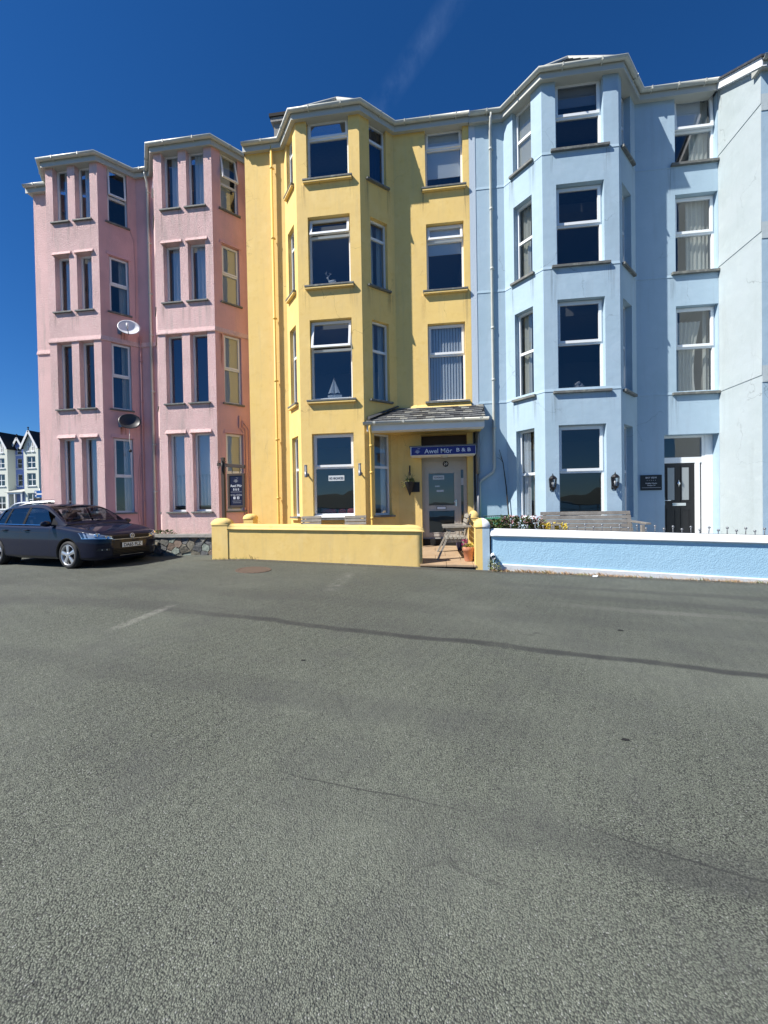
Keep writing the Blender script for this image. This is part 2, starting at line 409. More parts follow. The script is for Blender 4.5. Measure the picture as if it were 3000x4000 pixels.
M['letterdark'] = mat('dark lettering', (0.05, 0.06, 0.08), 0.5)
M['notice'] = mat('white printed notice', (0.55, 0.60, 0.64), 0.6)
M['terracotta'] = mat('terracotta', (0.52, 0.22, 0.12), 0.8, bumps=[('noise', 20, 0.2, 0.01)], var=(6, (0.60, 0.32, 0.20), 0.5, 0.8))
M['bluepot'] = mat('glazed blue pot', (0.02, 0.03, 0.16), 0.2)
M['rust'] = mat('rusted iron', (0.105, 0.075, 0.055), 0.85, bumps=[('vor', 40, 0.8, 0.02)], var=[(9, (0.13, 0.08, 0.06), 0.4, 0.7), (22, (0.14, 0.10, 0.07), 0.55, 0.8)])
M['paving'] = mat('sandstone paving', (0.36, 0.25, 0.15), 0.85, bumps=[('noise', 14, 0.35, 0.012)], var=[(2.5, (0.42, 0.31, 0.20), 0.4, 0.75), (9, (0.31, 0.215, 0.14), 0.5, 0.8)])
M['concrete'] = mat('old concrete', (0.30, 0.29, 0.27), 0.9, bumps=[('noise', 14, 0.5, 0.02)], var=[(4, (0.20, 0.195, 0.18), 0.4, 0.75)])
M['mortar'] = mat('lime mortar', (0.28, 0.26, 0.23), 0.95, bumps=[('noise', 25, 0.7, 0.02)], var=(6, (0.20, 0.19, 0.17), 0.4, 0.8))
for i, c in enumerate(((0.22, 0.22, 0.20), (0.14, 0.145, 0.15), (0.26, 0.24, 0.19), (0.24, 0.28, 0.25), (0.25, 0.19, 0.15))):
    M['stone%d' % i] = mat('rubble stone %d' % i, c, 0.85, bumps=[('noise', 12, 0.8, 0.03), ('noise', 40, 0.4, 0.01)], var=[(5, tuple(x * 0.6 for x in c), 0.4, 0.75), (14, tuple(min(1, x * 1.6) for x in c), 0.55, 0.85)])
M['leaf'] = mat('green leaf', (0.06, 0.12, 0.025), 0.55, var=(9, (0.11, 0.16, 0.04), 0.4, 0.7))
M['leafred'] = mat('reddish leaf', (0.16, 0.075, 0.05), 0.55, var=(9, (0.10, 0.09, 0.04), 0.4, 0.7))
M['petalpink'] = mat('pink petal', (0.60, 0.30, 0.34), 0.6)
M['petalhot'] = mat('magenta petal', (0.50, 0.03, 0.20), 0.6)
M['petalyellow'] = mat('yellow leaf', (0.62, 0.48, 0.03), 0.6, var=(30, (0.70, 0.55, 0.12), 0.4, 0.7))
M['drygrass'] = mat('dry grass', (0.34, 0.20, 0.10), 0.85, var=(7, (0.42, 0.30, 0.16), 0.4, 0.7))
M['weed'] = mat('green weed', (0.14, 0.18, 0.04), 0.7, var=(8, (0.25, 0.24, 0.09), 0.4, 0.7))
M['twig'] = mat('dark twig', (0.03, 0.024, 0.02), 0.8)
M['greencover'] = mat('green tarpaulin', (0.04, 0.20, 0.13), 0.55, bumps=[('noise', 9, 0.4, 0.03)])
M['greennet'] = mat('dark green netting', (0.01, 0.05, 0.04), 0.7)
M['dishw'] = mat('white dish', (0.72, 0.73, 0.75), 0.4)
M['dishb'] = mat('black dish', (0.025, 0.026, 0.03), 0.4)
M['cushion'] = mat('red cushion cloth', (0.42, 0.08, 0.08), 0.9)
M['ornament'] = mat('white ceramic ornament', (0.78, 0.78, 0.78), 0.4)
M['sail'] = mat('white sailcloth', (0.62, 0.66, 0.70), 0.8)
M['paint'] = mat('navy car paint', (0.0015, 0.004, 0.019), 0.6, 0.0, coat=0.6, spec=0.1)
M['paintw'] = mat('white car paint', (0.75, 0.76, 0.77), 0.3, coat=1.0)
M['paintk'] = mat('graphite car paint', (0.03, 0.033, 0.04), 0.3, 0.3, coat=1.0)
M['carglass'] = glass('car glass', (0.42, 0.47, 0.50), 1.0)
M['lampglass'] = glass('headlight glass', (0.92, 0.94, 0.95), 0.8)
M['lamphouse'] = mat('headlamp housing', (0.55, 0.56, 0.58), 0.25, 0.6)
M['trimblack'] = mat('dull black trim', (0.012, 0.012, 0.013), 0.6, spec=0.1)
M['badge'] = mat('satin chrome badge', (0.72, 0.73, 0.75), 0.3, 0.25)
M['plate'] = mat('number plate white', (0.88, 0.89, 0.88), 0.4)
M['seatcloth'] = mat('car seat cloth', (0.04, 0.04, 0.043), 0.9)
M['farwall'] = mat('cream green render', (0.72, 0.75, 0.66), 0.85)
M['farblue'] = mat('periwinkle render', (0.25, 0.34, 0.72), 0.85)
M['farroof'] = mat('far slate roof', (0.02, 0.02, 0.022), 0.8)
M['roadsign'] = mat('blue road sign', (0.01, 0.10, 0.35), 0.4)
M['lamplens'] = mat('lamp lens', (0.50, 0.52, 0.52), 0.2)

def text(parent, s, F, sc, zc, h, m, d=0.004, width=None, name='lettering', local=False, bold=0.0):
    """raised lettering centred at (sc, zc) on frame F, cap height h"""
    cu = bpy.data.curves.new('tmp', 'FONT'); cu.body = s; cu.extrude = 0.002; cu.offset = bold; cu.resolution_u = 3
    ob = bpy.data.objects.new('tmp', cu); COL.objects.link(ob)
    dg = bpy.context.evaluated_depsgraph_get(); me = bpy.data.meshes.new_from_object(ob.evaluated_get(dg))
    bpy.data.objects.remove(ob); bpy.data.curves.remove(cu)
    xs = [v.co.x for v in me.vertices]
    if not xs: return None
    x0, x1 = min(xs), max(xs); kz = h / 0.70; kx = (width / (x1 - x0)) if width else kz
    b = Vector((0, 0, 0)) if local else base_of(parent)
    for v in me.vertices:
        c = v.co.copy(); v.co = F.p(sc + (c.x - (x0 + x1) / 2) * kx, d + c.z, zc + (c.y - 0.35) * kz) - b
    me.materials.clear(); me.materials.append(m); me.name = name
    o = bpy.data.objects.new(name, me); COL.objects.link(o); o.parent = parent
    return o

def ground_z(x, y):
    if x > 9: g = -0.405 - 0.03 * min(x - 9, 6) + 0.0
    elif x > -4.5: g = -0.045 * x
    elif x > -9: g = 0.2025 - 0.05 * (-4.5 - x) / 4.5
    else: g = 0.1525
    return 0.185 + g + 0.02 * (max(-14.0, min(3.0, y)) + 2.1)
# ------------------------------------------------------------------ road, sea, hills
def asphalt():
    m = bpy.data.materials.new('asphalt'); m.use_nodes = True; nt = m.node_tree; N, L = nt.nodes, nt.links; bs = N['Principled BSDF']
    bs.inputs['Roughness'].default_value = 0.82; bs.inputs['Specular IOR Level'].default_value = 0.3
    t = N.new('ShaderNodeTexCoord'); co = t.outputs['Object']
    def noise(sc, det=4, rg=0.55, vec=None):
        n = N.new('ShaderNodeTexNoise'); n.inputs['Scale'].default_value = sc; n.inputs['Detail'].default_value = det; n.inputs['Roughness'].default_value = rg
        L.new(vec or co, n.inputs['Vector']); return n.outputs['Fac']
    def mr(s, a, b, c=0.0, d=1.0):
        r = N.new('ShaderNodeMapRange'); r.inputs['From Min'].default_value = a; r.inputs['From Max'].default_value = b; r.inputs['To Min'].default_value = c; r.inputs['To Max'].default_value = d
        L.new(s, r.inputs['Value']); return r.outputs['Result']
    def ma(op, a, b=0.0):
        n = N.new('ShaderNodeMath'); n.operation = op
        for i, v in enumerate((a, b)):
            if isinstance(v, (int, float)): n.inputs[i].default_value = v
            else: L.new(v, n.inputs[i])
        return n.outputs[0]
    def mix(f, a, b):
        x = N.new('ShaderNodeMix'); x.data_type = 'RGBA'
        for s, v in (('A', a), ('B', b)):
            if isinstance(v, tuple): x.inputs[s].default_value = (*v, 1)
            else: L.new(v, x.inputs[s])
        if isinstance(f, (int, float)): x.inputs['Factor'].default_value = f
        else: L.new(f, x.inputs['Factor'])
        return x.outputs['Result']
    vo = N.new('ShaderNodeTexVoronoi'); vo.inputs['Scale'].default_value = 158; L.new(co, vo.inputs['Vector'])
    sp = N.new('ShaderNodeSeparateColor'); L.new(vo.outputs['Color'], sp.inputs[0])
    chip = mr(sp.outputs[0], 0.0, 1.0, 0.0, 1.0)
    c = mix(chip, (0.085, 0.095, 0.074), (0.208, 0.226, 0.180))
    c = mix(mr(sp.outputs[1], 0.975, 0.985), c, (0.30, 0.31, 0.285))          # pale chips
    c = mix(mr(sp.outputs[2], 0.93, 0.95), c, (0.045, 0.046, 0.044))        # lost chips
    c = mix(mr(vo.outputs['Distance'], 0.45, 0.75), c, (0.030, 0.031, 0.029))  # bitumen between the chips
    c = mix(ma('MULTIPLY', mr(noise(0.35, 5), 0.42, 0.70), 0.50), c, (0.180, 0.194, 0.160))
    c = mix(ma('MULTIPLY', mr(noise(1.6, 6, 0.65), 0.48, 0.72), 0.50), c, (0.078, 0.081, 0.077))
    c = mix(ma('MULTIPLY', mr(noise(7, 5, 0.7), 0.55, 0.8), 0.25), c, (0.07, 0.072, 0.07))
    sx = N.new('ShaderNodeSeparateXYZ'); L.new(co, sx.inputs[0]); X, Y = sx.outputs['X'], sx.outputs['Y']
    wob = ma('MULTIPLY', ma('SUBTRACT', noise(0.8, 4), 0.5), 0.34)
    def seam(y0, k, w, amt, dark, xa, xb, wk=1.0, rw=1.2):
        nonlocal c
        d = ma('ABSOLUTE', ma('ADD', ma('SUBTRACT', Y, ma('ADD', y0, ma('MULTIPLY', X, k))), ma('MULTIPLY', wob, wk)))
        f = ma('MULTIPLY', mr(d, w * 0.45, w, 1.0, 0.0), amt)
        f = ma('MULTIPLY', f, mr(X, xa - rw, xa + rw)); f = ma('MULTIPLY', f, mr(X, xb - rw, xb + rw, 1.0, 0.0))
        f = ma('MULTIPLY', f, mr(noise(2.6, 5, 0.65), 0.28, 0.55, 0.55, 1.0)); c = mix(f, c, dark)
    far = mr(ma('ADD', ma('SUBTRACT', Y, ma('ADD', -6.75, ma('MULTIPLY', X, -0.126))), wob), -0.05, 0.25)
    hs = N.new('ShaderNodeHueSaturation'); hs.inputs['Value'].default_value = 0.88; hs.inputs['Saturation'].default_value = 0.9; L.new(far, hs.inputs['Fac']); L.new(c, hs.inputs['Color']); c = hs.outputs['Color']   # darker, greyer colour on the house side of the seam
    seam(-6.75, -0.126, 0.095, 0.85, (0.036, 0.037, 0.037), -3.2, 9.0)       # dark tar seam along the road
    seam(-6.55, -0.085, 0.30, 0.45, (0.054, 0.055, 0.054), -8.5, -2.6)
    seam(-4.05, -0.10, 0.24, 0.50, (0.054, 0.055, 0.054), 2.2, 9.0)
    seam(-3.45, -0.045, 0.20, 0.45, (0.054, 0.055, 0.054), 1.2, 9.0)
    seam(-4.70, -0.09, 0.16, 0.40, (0.19, 0.19, 0.17), 2.4, 4.6)
    seam(-9.25, -0.15, 0.007, 0.70, (0.025, 0.025, 0.025), -.9, .05, .55, .2)
    seam(-9.05, -0.27, 0.009, 0.75, (0.025, 0.025, 0.025), .75, 6.0, .55, .2)
    seam(-9.12, -0.27, 0.10, 0.40, (0.050, 0.052, 0.050), 1.0, 6.0, .8, .4)
    seam(-9.32, -0.05, 0.16, 0.35, (0.056, 0.058, 0.056), -.2, 2.6, 1.0)
    seam(-8.35, -0.10, 0.22, 0.25, (0.060, 0.062, 0.060), -9, .5, 1.4)
    seam(-5.55, -0.10, 0.30, 0.25, (0.058, 0.060, 0.058), -9, 9, 1.2)
    seam(-2.30, -0.0, 0.16, 0.55, (0.060, 0.052, 0.042), -5.6, 12.0, .5, .3)      # silt washed up against the walls
    # worn white bay line, almost gone
    dl = ma('ABSOLUTE', ma('SUBTRACT', X, -3.66)); f = ma('MULTIPLY', mr(dl, 0.035, 0.085, 1.0, 0.0), mr(noise(9, 6, 0.75), 0.36, 0.62))
    f = ma('MULTIPLY', ma('MULTIPLY', f, mr(Y, -7.3, -7.0)), mr(Y, -6.25, -6.05, 1.0, 0.0)); c = mix(ma('MULTIPLY', f, 0.50), c, (0.34, 0.34, 0.30))
    dl = ma('ABSOLUTE', ma('SUBTRACT', X, -1.75)); f = ma('MULTIPLY', mr(dl, 0.05, 0.16, 1.0, 0.0), mr(noise(6, 6, 0.75), 0.42, 0.66))
    f = ma('MULTIPLY', ma('MULTIPLY', f, mr(Y, -4.9, -4.6)), mr(Y, -3.3, -3.1, 1.0, 0.0)); c = mix(ma('MULTIPLY', f, 0.35), c, (0.30, 0.30, 0.27))
    # fine cracks
    v2 = N.new('ShaderNodeTexVoronoi'); v2.feature = 'DISTANCE_TO_EDGE'; v2.inputs['Scale'].default_value = 0.42
    ad = N.new('ShaderNodeVectorMath'); ad.operation = 'ADD'; nv = N.new('ShaderNodeTexNoise'); nv.inputs['Scale'].default_value = 2.5; nv.inputs['Detail'].default_value = 5; L.new(co, nv.inputs['Vector'])
    sc = N.new('ShaderNodeVectorMath'); sc.operation = 'SCALE'; sc.inputs['Scale'].default_value = 0.5; L.new(nv.outputs['Color'], sc.inputs[0]); L.new(co, ad.inputs[0]); L.new(sc.outputs[0], ad.inputs[1]); L.new(ad.outputs[0], v2.inputs['Vector'])
    f = ma('MULTIPLY', mr(v2.outputs['Distance'], 0.001, 0.007, 1.0, 0.0), mr(noise(0.7, 5), 0.53, 0.66)); c = mix(ma('MULTIPLY', f, 0.5), c, (0.030, 0.030, 0.030))
    L.new(c, bs.inputs['Base Color'])
    b1 = N.new('ShaderNodeBump'); b1.inputs['Strength'].default_value = 0.8; b1.inputs['Distance'].default_value = 0.006; b1.invert = True; L.new(vo.outputs['Distance'], b1.inputs['Height'])
    b2 = N.new('ShaderNodeBump'); b2.inputs['Strength'].default_value = 0.5; b2.inputs['Distance'].default_value = 0.02; L.new(noise(22, 5, 0.7), b2.inputs['Height']); L.new(b1.outputs[0], b2.inputs['Normal'])
    L.new(b2.outputs[0], bs.inputs['Normal']); return m

def grid_axis(lo, hi, dense_lo, dense_hi, step):
    a = []; x = dense_lo
    while x <= dense_hi + 1e-6: a.append(x); x += step
    s = step; x = dense_hi
    while x < hi: s *= 1.5; x = min(hi, x + s); a.append(x)
    s = step; x = dense_lo
    while x > lo: s *= 1.5; x = max(lo, x - s); a.insert(0, x)
    return a
gx = grid_axis(-3000, 3000, -14, 16, 0.5); gy = grid_axis(-31, 3000, -14, 4, 0.5)
vs = [(x, y, ground_z(x, y)) for y in gy for x in gx]; n = len(gx)
fs = [(j * n + i, j * n + i + 1, (j + 1) * n + i + 1, (j + 1) * n + i) for j in range(len(gy) - 1) for i in range(n - 1)]
mb = MB(); mb.mesh(vs, fs, 0, True); tag(mb.build('road', asphalt()), kind='structure')
# behind the camera: sea wall with a rail, the bay and the hills across it (the windows mirror them)
mb = MB(); mb.box((-400, -32.0, -4), (400, -31.0, 0.55)); tag(mb.build('sea_wall', M['concrete'], base=(0, -31.5, -4)), 'long grey concrete sea wall across the road from the houses', 'wall')
rail = empty('promenade_railing', (0, -31.5, 0.55), 'dark iron railing along the top of the sea wall', 'railing')
post0 = None
for k in range(-30, 31):
    if post0 is None:
        mb = MB(); mb.box((-.03, -31.53, .55), (.03, -31.47, 1.55)); post = post0 = mb.build('post', M['black'], rail)
    else: post = post0.copy(); COL.objects.link(post); post.parent = rail
    post.location = (k * 2, 0, 0)
mb = MB(); mb.box((-62, -31.52, 1.50), (62, -31.48, 1.56)); mb.box((-62, -31.52, 1.05), (62, -31.48, 1.09)); mb.build('rail', M['black'], rail)
sea = mat('sea water', (0.015, 0.045, 0.07), 0.18, bumps=[('noise', 0.7, 0.5, 0.3)])
mb = MB(); mb.poly([(-9000, -9000, -2.5), (9000, -9000, -2.5), (9000, -32, -2.5), (-9000, -32, -2.5)]); tag(mb.build('sea', sea), kind='structure')
hm = mat('heather hillside', (0.06, 0.075, 0.06), 0.9, var=(0.004, (0.035, 0.05, 0.04), 0.4, 0.7))
rnd = random.Random(3); mb = MB(); rows = []
for j in range(7):
    row = []
    for i in range(61):
        x = -6000 + i * 200; h = 70 + 60 * math.sin(i * .31 + 1.0) + 40 * math.sin(i * .83) + 25 * math.sin(i * 1.7 + 2)
        h = max(12, h + 60 * math.exp(-((x + 900) / 900.0) ** 2))
        row.append((x, -4200 - j * 250, -2.6 + h * math.sin(math.pi * min(1, j / 4.0) / 2) * (1 if j < 5 else 0.6) if j else -2.6))
    rows += row
mb.mesh(rows, [(j * 61 + i, j * 61 + i + 1, (j + 1) * 61 + i + 1, (j + 1) * 61 + i) for j in range(6) for i in range(60)], 0, True)
tag(mb.build('hills', hm), kind='structure')
# iron manhole cover in the road
mc = empty('manhole_cover', (-3.74, -3.40, ground_z(-3.74, -3.40)), 'rusty round manhole cover set in the asphalt before the yellow wall', 'manhole cover')
def on_ground(mb, c, prof, n, m=0, hgt=0.004):
    vs = []; fs = []
    for r, h in prof:
        for k in range(n):
            x = c[0] + r * math.cos(2 * math.pi * k / n); y = c[1] + r * math.sin(2 * math.pi * k / n); vs.append((x, y, ground_z(x, y) + hgt + h))
    for i in range(len(prof) - 1):
        for k in range(n): fs.append((i * n + k, i * n + (k + 1) % n, (i + 1) * n + (k + 1) % n, (i + 1) * n + k))
    fs.append(tuple((len(prof) - 1) * n + k for k in range(n))); mb.mesh(vs, fs, m)
mb = MB(); on_ground(mb, (-3.74, -3.40), [(.36, -.004), (.355, .006), (.30, .006), (.297, .001)], 40); mb.build('rim', M['rust'], mc)
mb = MB(); on_ground(mb, (-3.74, -3.40), [(.293, -.002), (.290, .005)], 40); mb.build('lid', M['rust'], mc)
# ------------------------------------------------------------------ windows
def hinge(mb, P, ax, ang):
    rot = Matrix.Rotation(ang, 3, ax); mb.v = [tuple(P + rot @ (Vector(v) - P)) for v in mb.v]
def wavy(mb, F, a, b, z0, z1, d, amp=0.025, pitch=0.11, m=0, pinch=None, seed=0):
    n = max(6, int((b - a) / pitch * 5)); rows = [z0 + (z1 - z0) * k / 6 for k in range(7)]; vs = []; rr = random.Random(seed); ph = rr.random() * 6
    for z in rows:
        k = 1.0
        if pinch: k = 1 - pinch * math.sin(math.pi * min(1, max(0, (z1 - z) / (z1 - z0)) * 0.75)) 
        for i in range(n + 1):
            u = i / n; s = a + (b - a) * u * k
            vs.append(F.p(s, d + amp * math.sin(u * (b - a) / pitch * 2 * math.pi + ph + 0.25 * math.sin(z * 2 + ph)), z))
    fs = [(j * (n + 1) + i, j * (n + 1) + i + 1, (j + 1) * (n + 1) + i + 1, (j + 1) * (n + 1) + i) for j in range(6) for i in range(n)]
    mb.mesh(vs, fs, m, True)
def window(house, F, s0, s1, z0, z1, rec=0.13, zt=None, tilt=0.0, fw=0.05, fm='upvc', gm='glass', vent=False, blind=None, curtains=(), vblind=None, sash=True, sashw=0.055, handle=True):
    fm = M[fm]; gm = M[gm]
    mb = MB(); F.ring(mb, s0 + .002, s1 - .002, z0 + .002, z1 - .002, fw, -rec - .07, -rec, wb=fw + .015)
    if zt: F.box(mb, s0 + .002 + fw, s1 - .002 - fw, -rec - .068, -rec - .002, zt - .035, zt + .03)
    w = mb.build('window', fm, house)
    zt_ = zt if zt else z0
    mb = MB()
    if zt: F.quad(mb, s0 + fw, s1 - fw, z0 + fw, zt - .03, -rec - .035)
    else: F.quad(mb, s0 + fw, s1 - fw, z0 + fw, z1 - fw, -rec - .035)
    mb.build('pane', gm, w)
    if zt and sash:
        a, b, c, d = s0 + fw - .018, s1 - fw + .018, zt + .012, z1 - fw + .018
        mb = MB(); F.ring(mb, a, b, c, d, sashw, -rec - .03, -rec + .022)
        pb = MB(); F.quad(pb, a + sashw - .004, b - sashw + .004, c + sashw - .004, d - sashw + .004, -rec - .005)
        if tilt:
            P = F.p(0, -rec - .02, d); hinge(mb, P, F.t, -R(tilt)); hinge(pb, P, F.t, -R(tilt))
        mb.build('sash', fm, w); pb.build('pane', gm, w)
    elif zt:
        mb = MB(); F.quad(mb, s0 + fw, s1 - fw, zt + .03, z1 - fw, -rec - .035); mb.build('pane', gm, w)
    if vent:
        mb = MB(); k = (s1 - s0) * .22; q = (s0 + s1) / 2; F.box(mb, q - k, q + k, -rec + .001, -rec + .016, z1 - .045, z1 - .015); mb.build('trickle_vent', fm, w)
    if blind:
        bm_, zb, a, b = blind; mb = MB(); F.box(mb, s0 + fw + .01 + a, s1 - fw - .01 - b, -rec - .075, -rec - .072, zb, z1 - .03); F.box(mb, s0 + fw + .01 + a, s1 - fw - .01 - b, -rec - .08, -rec - .066, zb - .02, zb)
        mb.build('blind', M[bm_], w)
    for k, cu in enumerate(curtains):   # (a, b, material, z0, z1, pinch)
        mb = MB(); wavy(mb, F, cu[0], cu[1], cu[3], cu[4], -rec - (.10 if cu[2] == 'net' else .17) - .012 * k, m=0, pinch=cu[5] if len(cu) > 5 else None, seed=int(cu[0] * 97 + cu[3] * 31) % 1000); mb.build('curtain', M[cu[2]], w)
    if vblind:
        mb = MB(); k = s0 + fw + .02
        while k < s1 - fw - .05:
            P = F.p; mb.poly([P(k, -rec - .105, z0 + .07), P(k + .066, -rec - .08, z0 + .07), P(k + .066, -rec - .08, z1 - .06), P(k, -rec - .105, z1 - .06)]); k += .079
        mb.build('vertical_blind', M[vblind], w)
    return w
def sill(house, F, s0, s1, ztop, rec, m='sill', proj=0.075, th=0.05, under=None, parent=None):
    mb = MB(); F.box(mb, s0, s1, 0.002, proj, ztop - th, ztop, 0)
    F.box(mb, s0 + .11, s1 - .11, -rec, 0.002, ztop - th + .004, ztop + .002, 0)
    if under: F.box(mb, s0 + .012, s1 - .012, 0.002, proj - .012, ztop - th - .055, ztop - th, 1)
    return mb.build('sill', [M[m]] + ([M[under]] if under else []), house, bev=0.006)
def downpipe(house, pts, r, m, clips=(), name='drainpipe'):
    mb = MB(); mb.tube(pts, r, 10)
    for z in clips:
        x, y = pts[0][0], pts[0][1]
        for i in range(len(pts) - 1):
            a, b = pts[i], pts[i + 1]
            if min(a[2], b[2]) <= z <= max(a[2], b[2]) and abs(a[2] - b[2]) > 1e-3:
                t = (z - a[2]) / (b[2] - a[2]); x = a[0] + (b[0] - a[0]) * t; y = a[1] + (b[1] - a[1]) * t
        mb.tube([(x, y, z - .03), (x, y, z + .03)], r * 1.22, 10); mb.box((x - .012, y, z - .012), (x + r * 1.9, y + r + .02, z + .012))
    return mb.build(name, m, house)
def eaves(house, outline, zb, fas=(0.10, 0.14), wm='fascia', gm='gutter', zg=None, dz=0.0, brackets=True, ends=True):
    """soffit, fascia and half round gutter along a plan outline; zb = underside of the fascia"""
    fo, fh = fas; mb = MB()
    sweep(mb, outline, [(-.15, zb + .035), (fo, zb + .035), (fo, zb), (fo + .022, zb), (fo + .022, zb + fh + .055), (-.15, zb + fh + .055)]); mb.build('fascia', M[wm], house)
    zg = zb + fh - .02 if zg is None else zg; r = .062; c = fo + .022 + r - .008; prof = []
    for k in range(11):
        a = math.pi + math.pi * k / 10; prof.append((c + r * math.cos(a), zg + .075 + r * math.sin(a) * 1.15))
    prof2 = [(c + (r - .008) * math.cos(math.pi + math.pi * k / 10), zg + .078 + (r - .008) * math.sin(math.pi + math.pi * k / 10) * 1.1) for k in range(10, -1, -1)]
    mb = MB(); sweep(mb, outline, [(c + r + .006, zg + .085), (c + r + .006, zg + .075)] [::-1] [:0] + prof + prof2, 0, True); mb.build('gutter', M[gm], house)
    if brackets:
        me = None
        P, N = mitres(outline)
        for i in range(len(P) - 1):
            F = Fr(P[i], P[i + 1]); k = max(1, int(F.len / .62)); 
            for j in range(k):
                s = F.len * (j + .5) / k; mb = MB()
                F.box(mb, s - .013, s + .013, fo + .02, c + .004, zg - .012, zg + .004); F.box(mb, s - .013, s + .013, c + .004, c + r + .008, zg + .006, zg + .085) 
                mb.build('gutter_bracket', M[gm], house)
def room_box(house, x0, x1, y0, y1, levels, zt, inset=None):
    mb = MB(); mb.box((x0, y1, levels[0] - .3), (x1, y1 + .1, zt)); mb.box((x0, y0, levels[0] - .3), (x0 + .06, y1, zt)); mb.box((x1 - .06, y0, levels[0] - .3), (x1, y1, zt))
    for z in levels: mb.box((x0 + .06, inset if inset is not None else y0, z - .25), (x1 - .06, y1, z))
    mb.build('interior', M['room'], house)

G0 = lambda x: ground_z(x, 0.0)
# ================================================================== pink house
PX = -9.3
ph = empty('pink_house', (PX, .6, .4), 'pink roughcast house with two tall bays of narrow windows', 'house')
YP = -.152; PB = .60
pl = [(-13.029, PB), (-12.36, PB), (-11.767, YP), (-10.001, YP), (-9.329, PB), (-8.73, PB), (-8.135, YP), (-6.305, YP), (-5.634, PB), (-5.352, PB)]
PF = [Fr(pl[i], pl[i + 1]) for i in range(9)]
fl = [(10.53, 12.235, 11.352), (7.782, 9.519, 8.677), (4.78, 6.844, 5.833), (1.547, 3.885, 2.695)]
mb = MB()
for i, F in enumerate(PF):
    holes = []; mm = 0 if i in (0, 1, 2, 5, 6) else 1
    if i in (2, 6):
        xs = ((-11.521, -11.015), (-10.763, -10.257)) if i == 2 else ((-7.888, -7.356), (-7.103, -6.55))
        for a, b in xs: holes += [(a - pl[i][0], b - pl[i][0], z0, z1) for z0, z1, _ in fl]
    if i in (3, 7): holes += [(.247, .77, z0, z1) for z0, z1, _ in fl]
    if i in (1, 5): holes += [(.22, .70, z0, z1) for z0, z1, _ in fl]
    panel(mb, F, 0, F.len, -.2, 12.257, holes, .22, mm, mr=0 if mm == 0 else 1)
mb.poly([(-13.029, PB, -.2), (-13.029, PB, 12.257), (-13.029, 9, 12.257), (-13.029, 9, -.2)], 0)
mb.build('wall', [M['pink'], M['pinksm']], ph)
mb = MB()
for a, b in ((0, 8),):
    sweep(mb, pl, [(-.004, 6.838), (.036, 6.848), (.032, 6.885), (-.004, 7.01)])
mb.build('string_course', M['pink'], ph)
rr = random.Random(5)
for i in (2, 6):
    F = PF[i]; xs = ((-11.521, -11.015), (-10.763, -10.257)) if i == 2 else ((-7.888, -7.356), (-7.103, -6.55))
    for a, b in xs:
        a -= pl[i][0]; b -= pl[i][0]
        for k, (z0, z1, zt) in enumerate(fl):
            cur = ()
            if k in (0, 1): cur = ((a + .15, b + .1, 'net', z0, z1),)
            if k == 2 and i == 2: cur = ((a + .26, b + .05, 'net', z0, z1),)
            if k == 3 and i == 2: cur = ((a + .06, b - .03, 'net', z0, z1),)
            if k == 3 and i == 6: cur = ((a + .02, b + .1, 'net', z0 + .18, z0 + 1.2),)
            bl = ('blind', 2.674, 0.0, 0.0) if (k == 3 and i == 6) else (('blinddark', z0 + .08, 0, 0) if (k == 2 and i == 6) else None)
            window(ph, F, a, b, z0, z1, .16, None, fw=.042, blind=bl, curtains=cur)
            sill(ph, F, a - .065, b + .065, z0, .16, proj=.062, th=.045)
            if k in (1, 3):
                mb = MB(); F.wedge(mb, a - .06, b + .08, z1, z1 + .11, .06); mb.build('hood', M['pink'], ph)
for i in (3, 7):
    F = PF[i]
    for k, (z0, z1, zt) in enumerate(fl):
        bl = None; cur = ()
        if i == 7: bl = ('blindc', z0 + (.10 if k else .02), 0, 0) if k != 3 else ('blindc', 2.232, 0, 0)
        if i == 7 and k == 0: bl = ('blindc', z0 + .05, .0, .12)
        if i == 3 and k in (1, 2, 3): cur = ((.53, .84, 'curtain' if k != 3 else 'net', z0, z1),)
        if i == 3 and k == 2: cur = ((.22, .55, 'blinddark', z0, z1),) + cur
        window(ph, F, .247, .77, z0, z1, .10, zt, tilt=16 if k == 0 and i == 7 else (7 if k == 0 else 0), fw=.045, sash=True, sashw=.045, blind=bl, curtains=cur)
        sill(ph, F, .18, .83, z0, .10, proj=.062, th=.045)
        if k in (1, 3):
            mb = MB(); F.wedge(mb, .19, .83, z1, z1 + .11, .03); mb.build('hood', M['pinksm'], ph)
for i in (1, 5):
    for k, (z0, z1, zt) in enumerate(fl):
        window(ph, PF[i], .22, .70, z0, z1, .10, zt, tilt=9 if k == 0 and i == 5 else 0, fw=.045, sashw=.045)
        sill(ph, PF[i], .12, .74, z0, .10, proj=.03, th=.045)
eaves(ph, pl[1:9], 12.173, (.08, .15)); eaves(ph, [(-13.16, PB - .02), (-12.36, PB - .02)], 12.089, (.10, .15))
mb = MB()     # roof behind the gutters
mb.poly([(-13.15, .5, 12.33), (-5.36, .5, 12.33), (-5.36, 4.5, 14.9), (-13.15, 4.5, 14.9)]); mb.poly([(-13.15, 9, 12.0), (-13.15, 4.5, 14.9), (-5.36, 4.5, 14.9), (-5.36, 9, 12.0)])
mb.poly([(-13.029, PB, 12.25), (-13.029, 4.5, 14.8), (-13.029, 9, 12.0)])
for q in (2, 6):
    a, b, c, d = [Vector((p[0], p[1], 12.33)) for p in (pl[q - 1], pl[q], pl[q + 1], pl[q + 2])]; e = Vector(((a.x + d.x) / 2, .9, 12.9))
    for u, v in ((a, b), (b, c), (c, d)): mb.poly([u, v, e])
mb.build('roof', M['slate3'], ph)
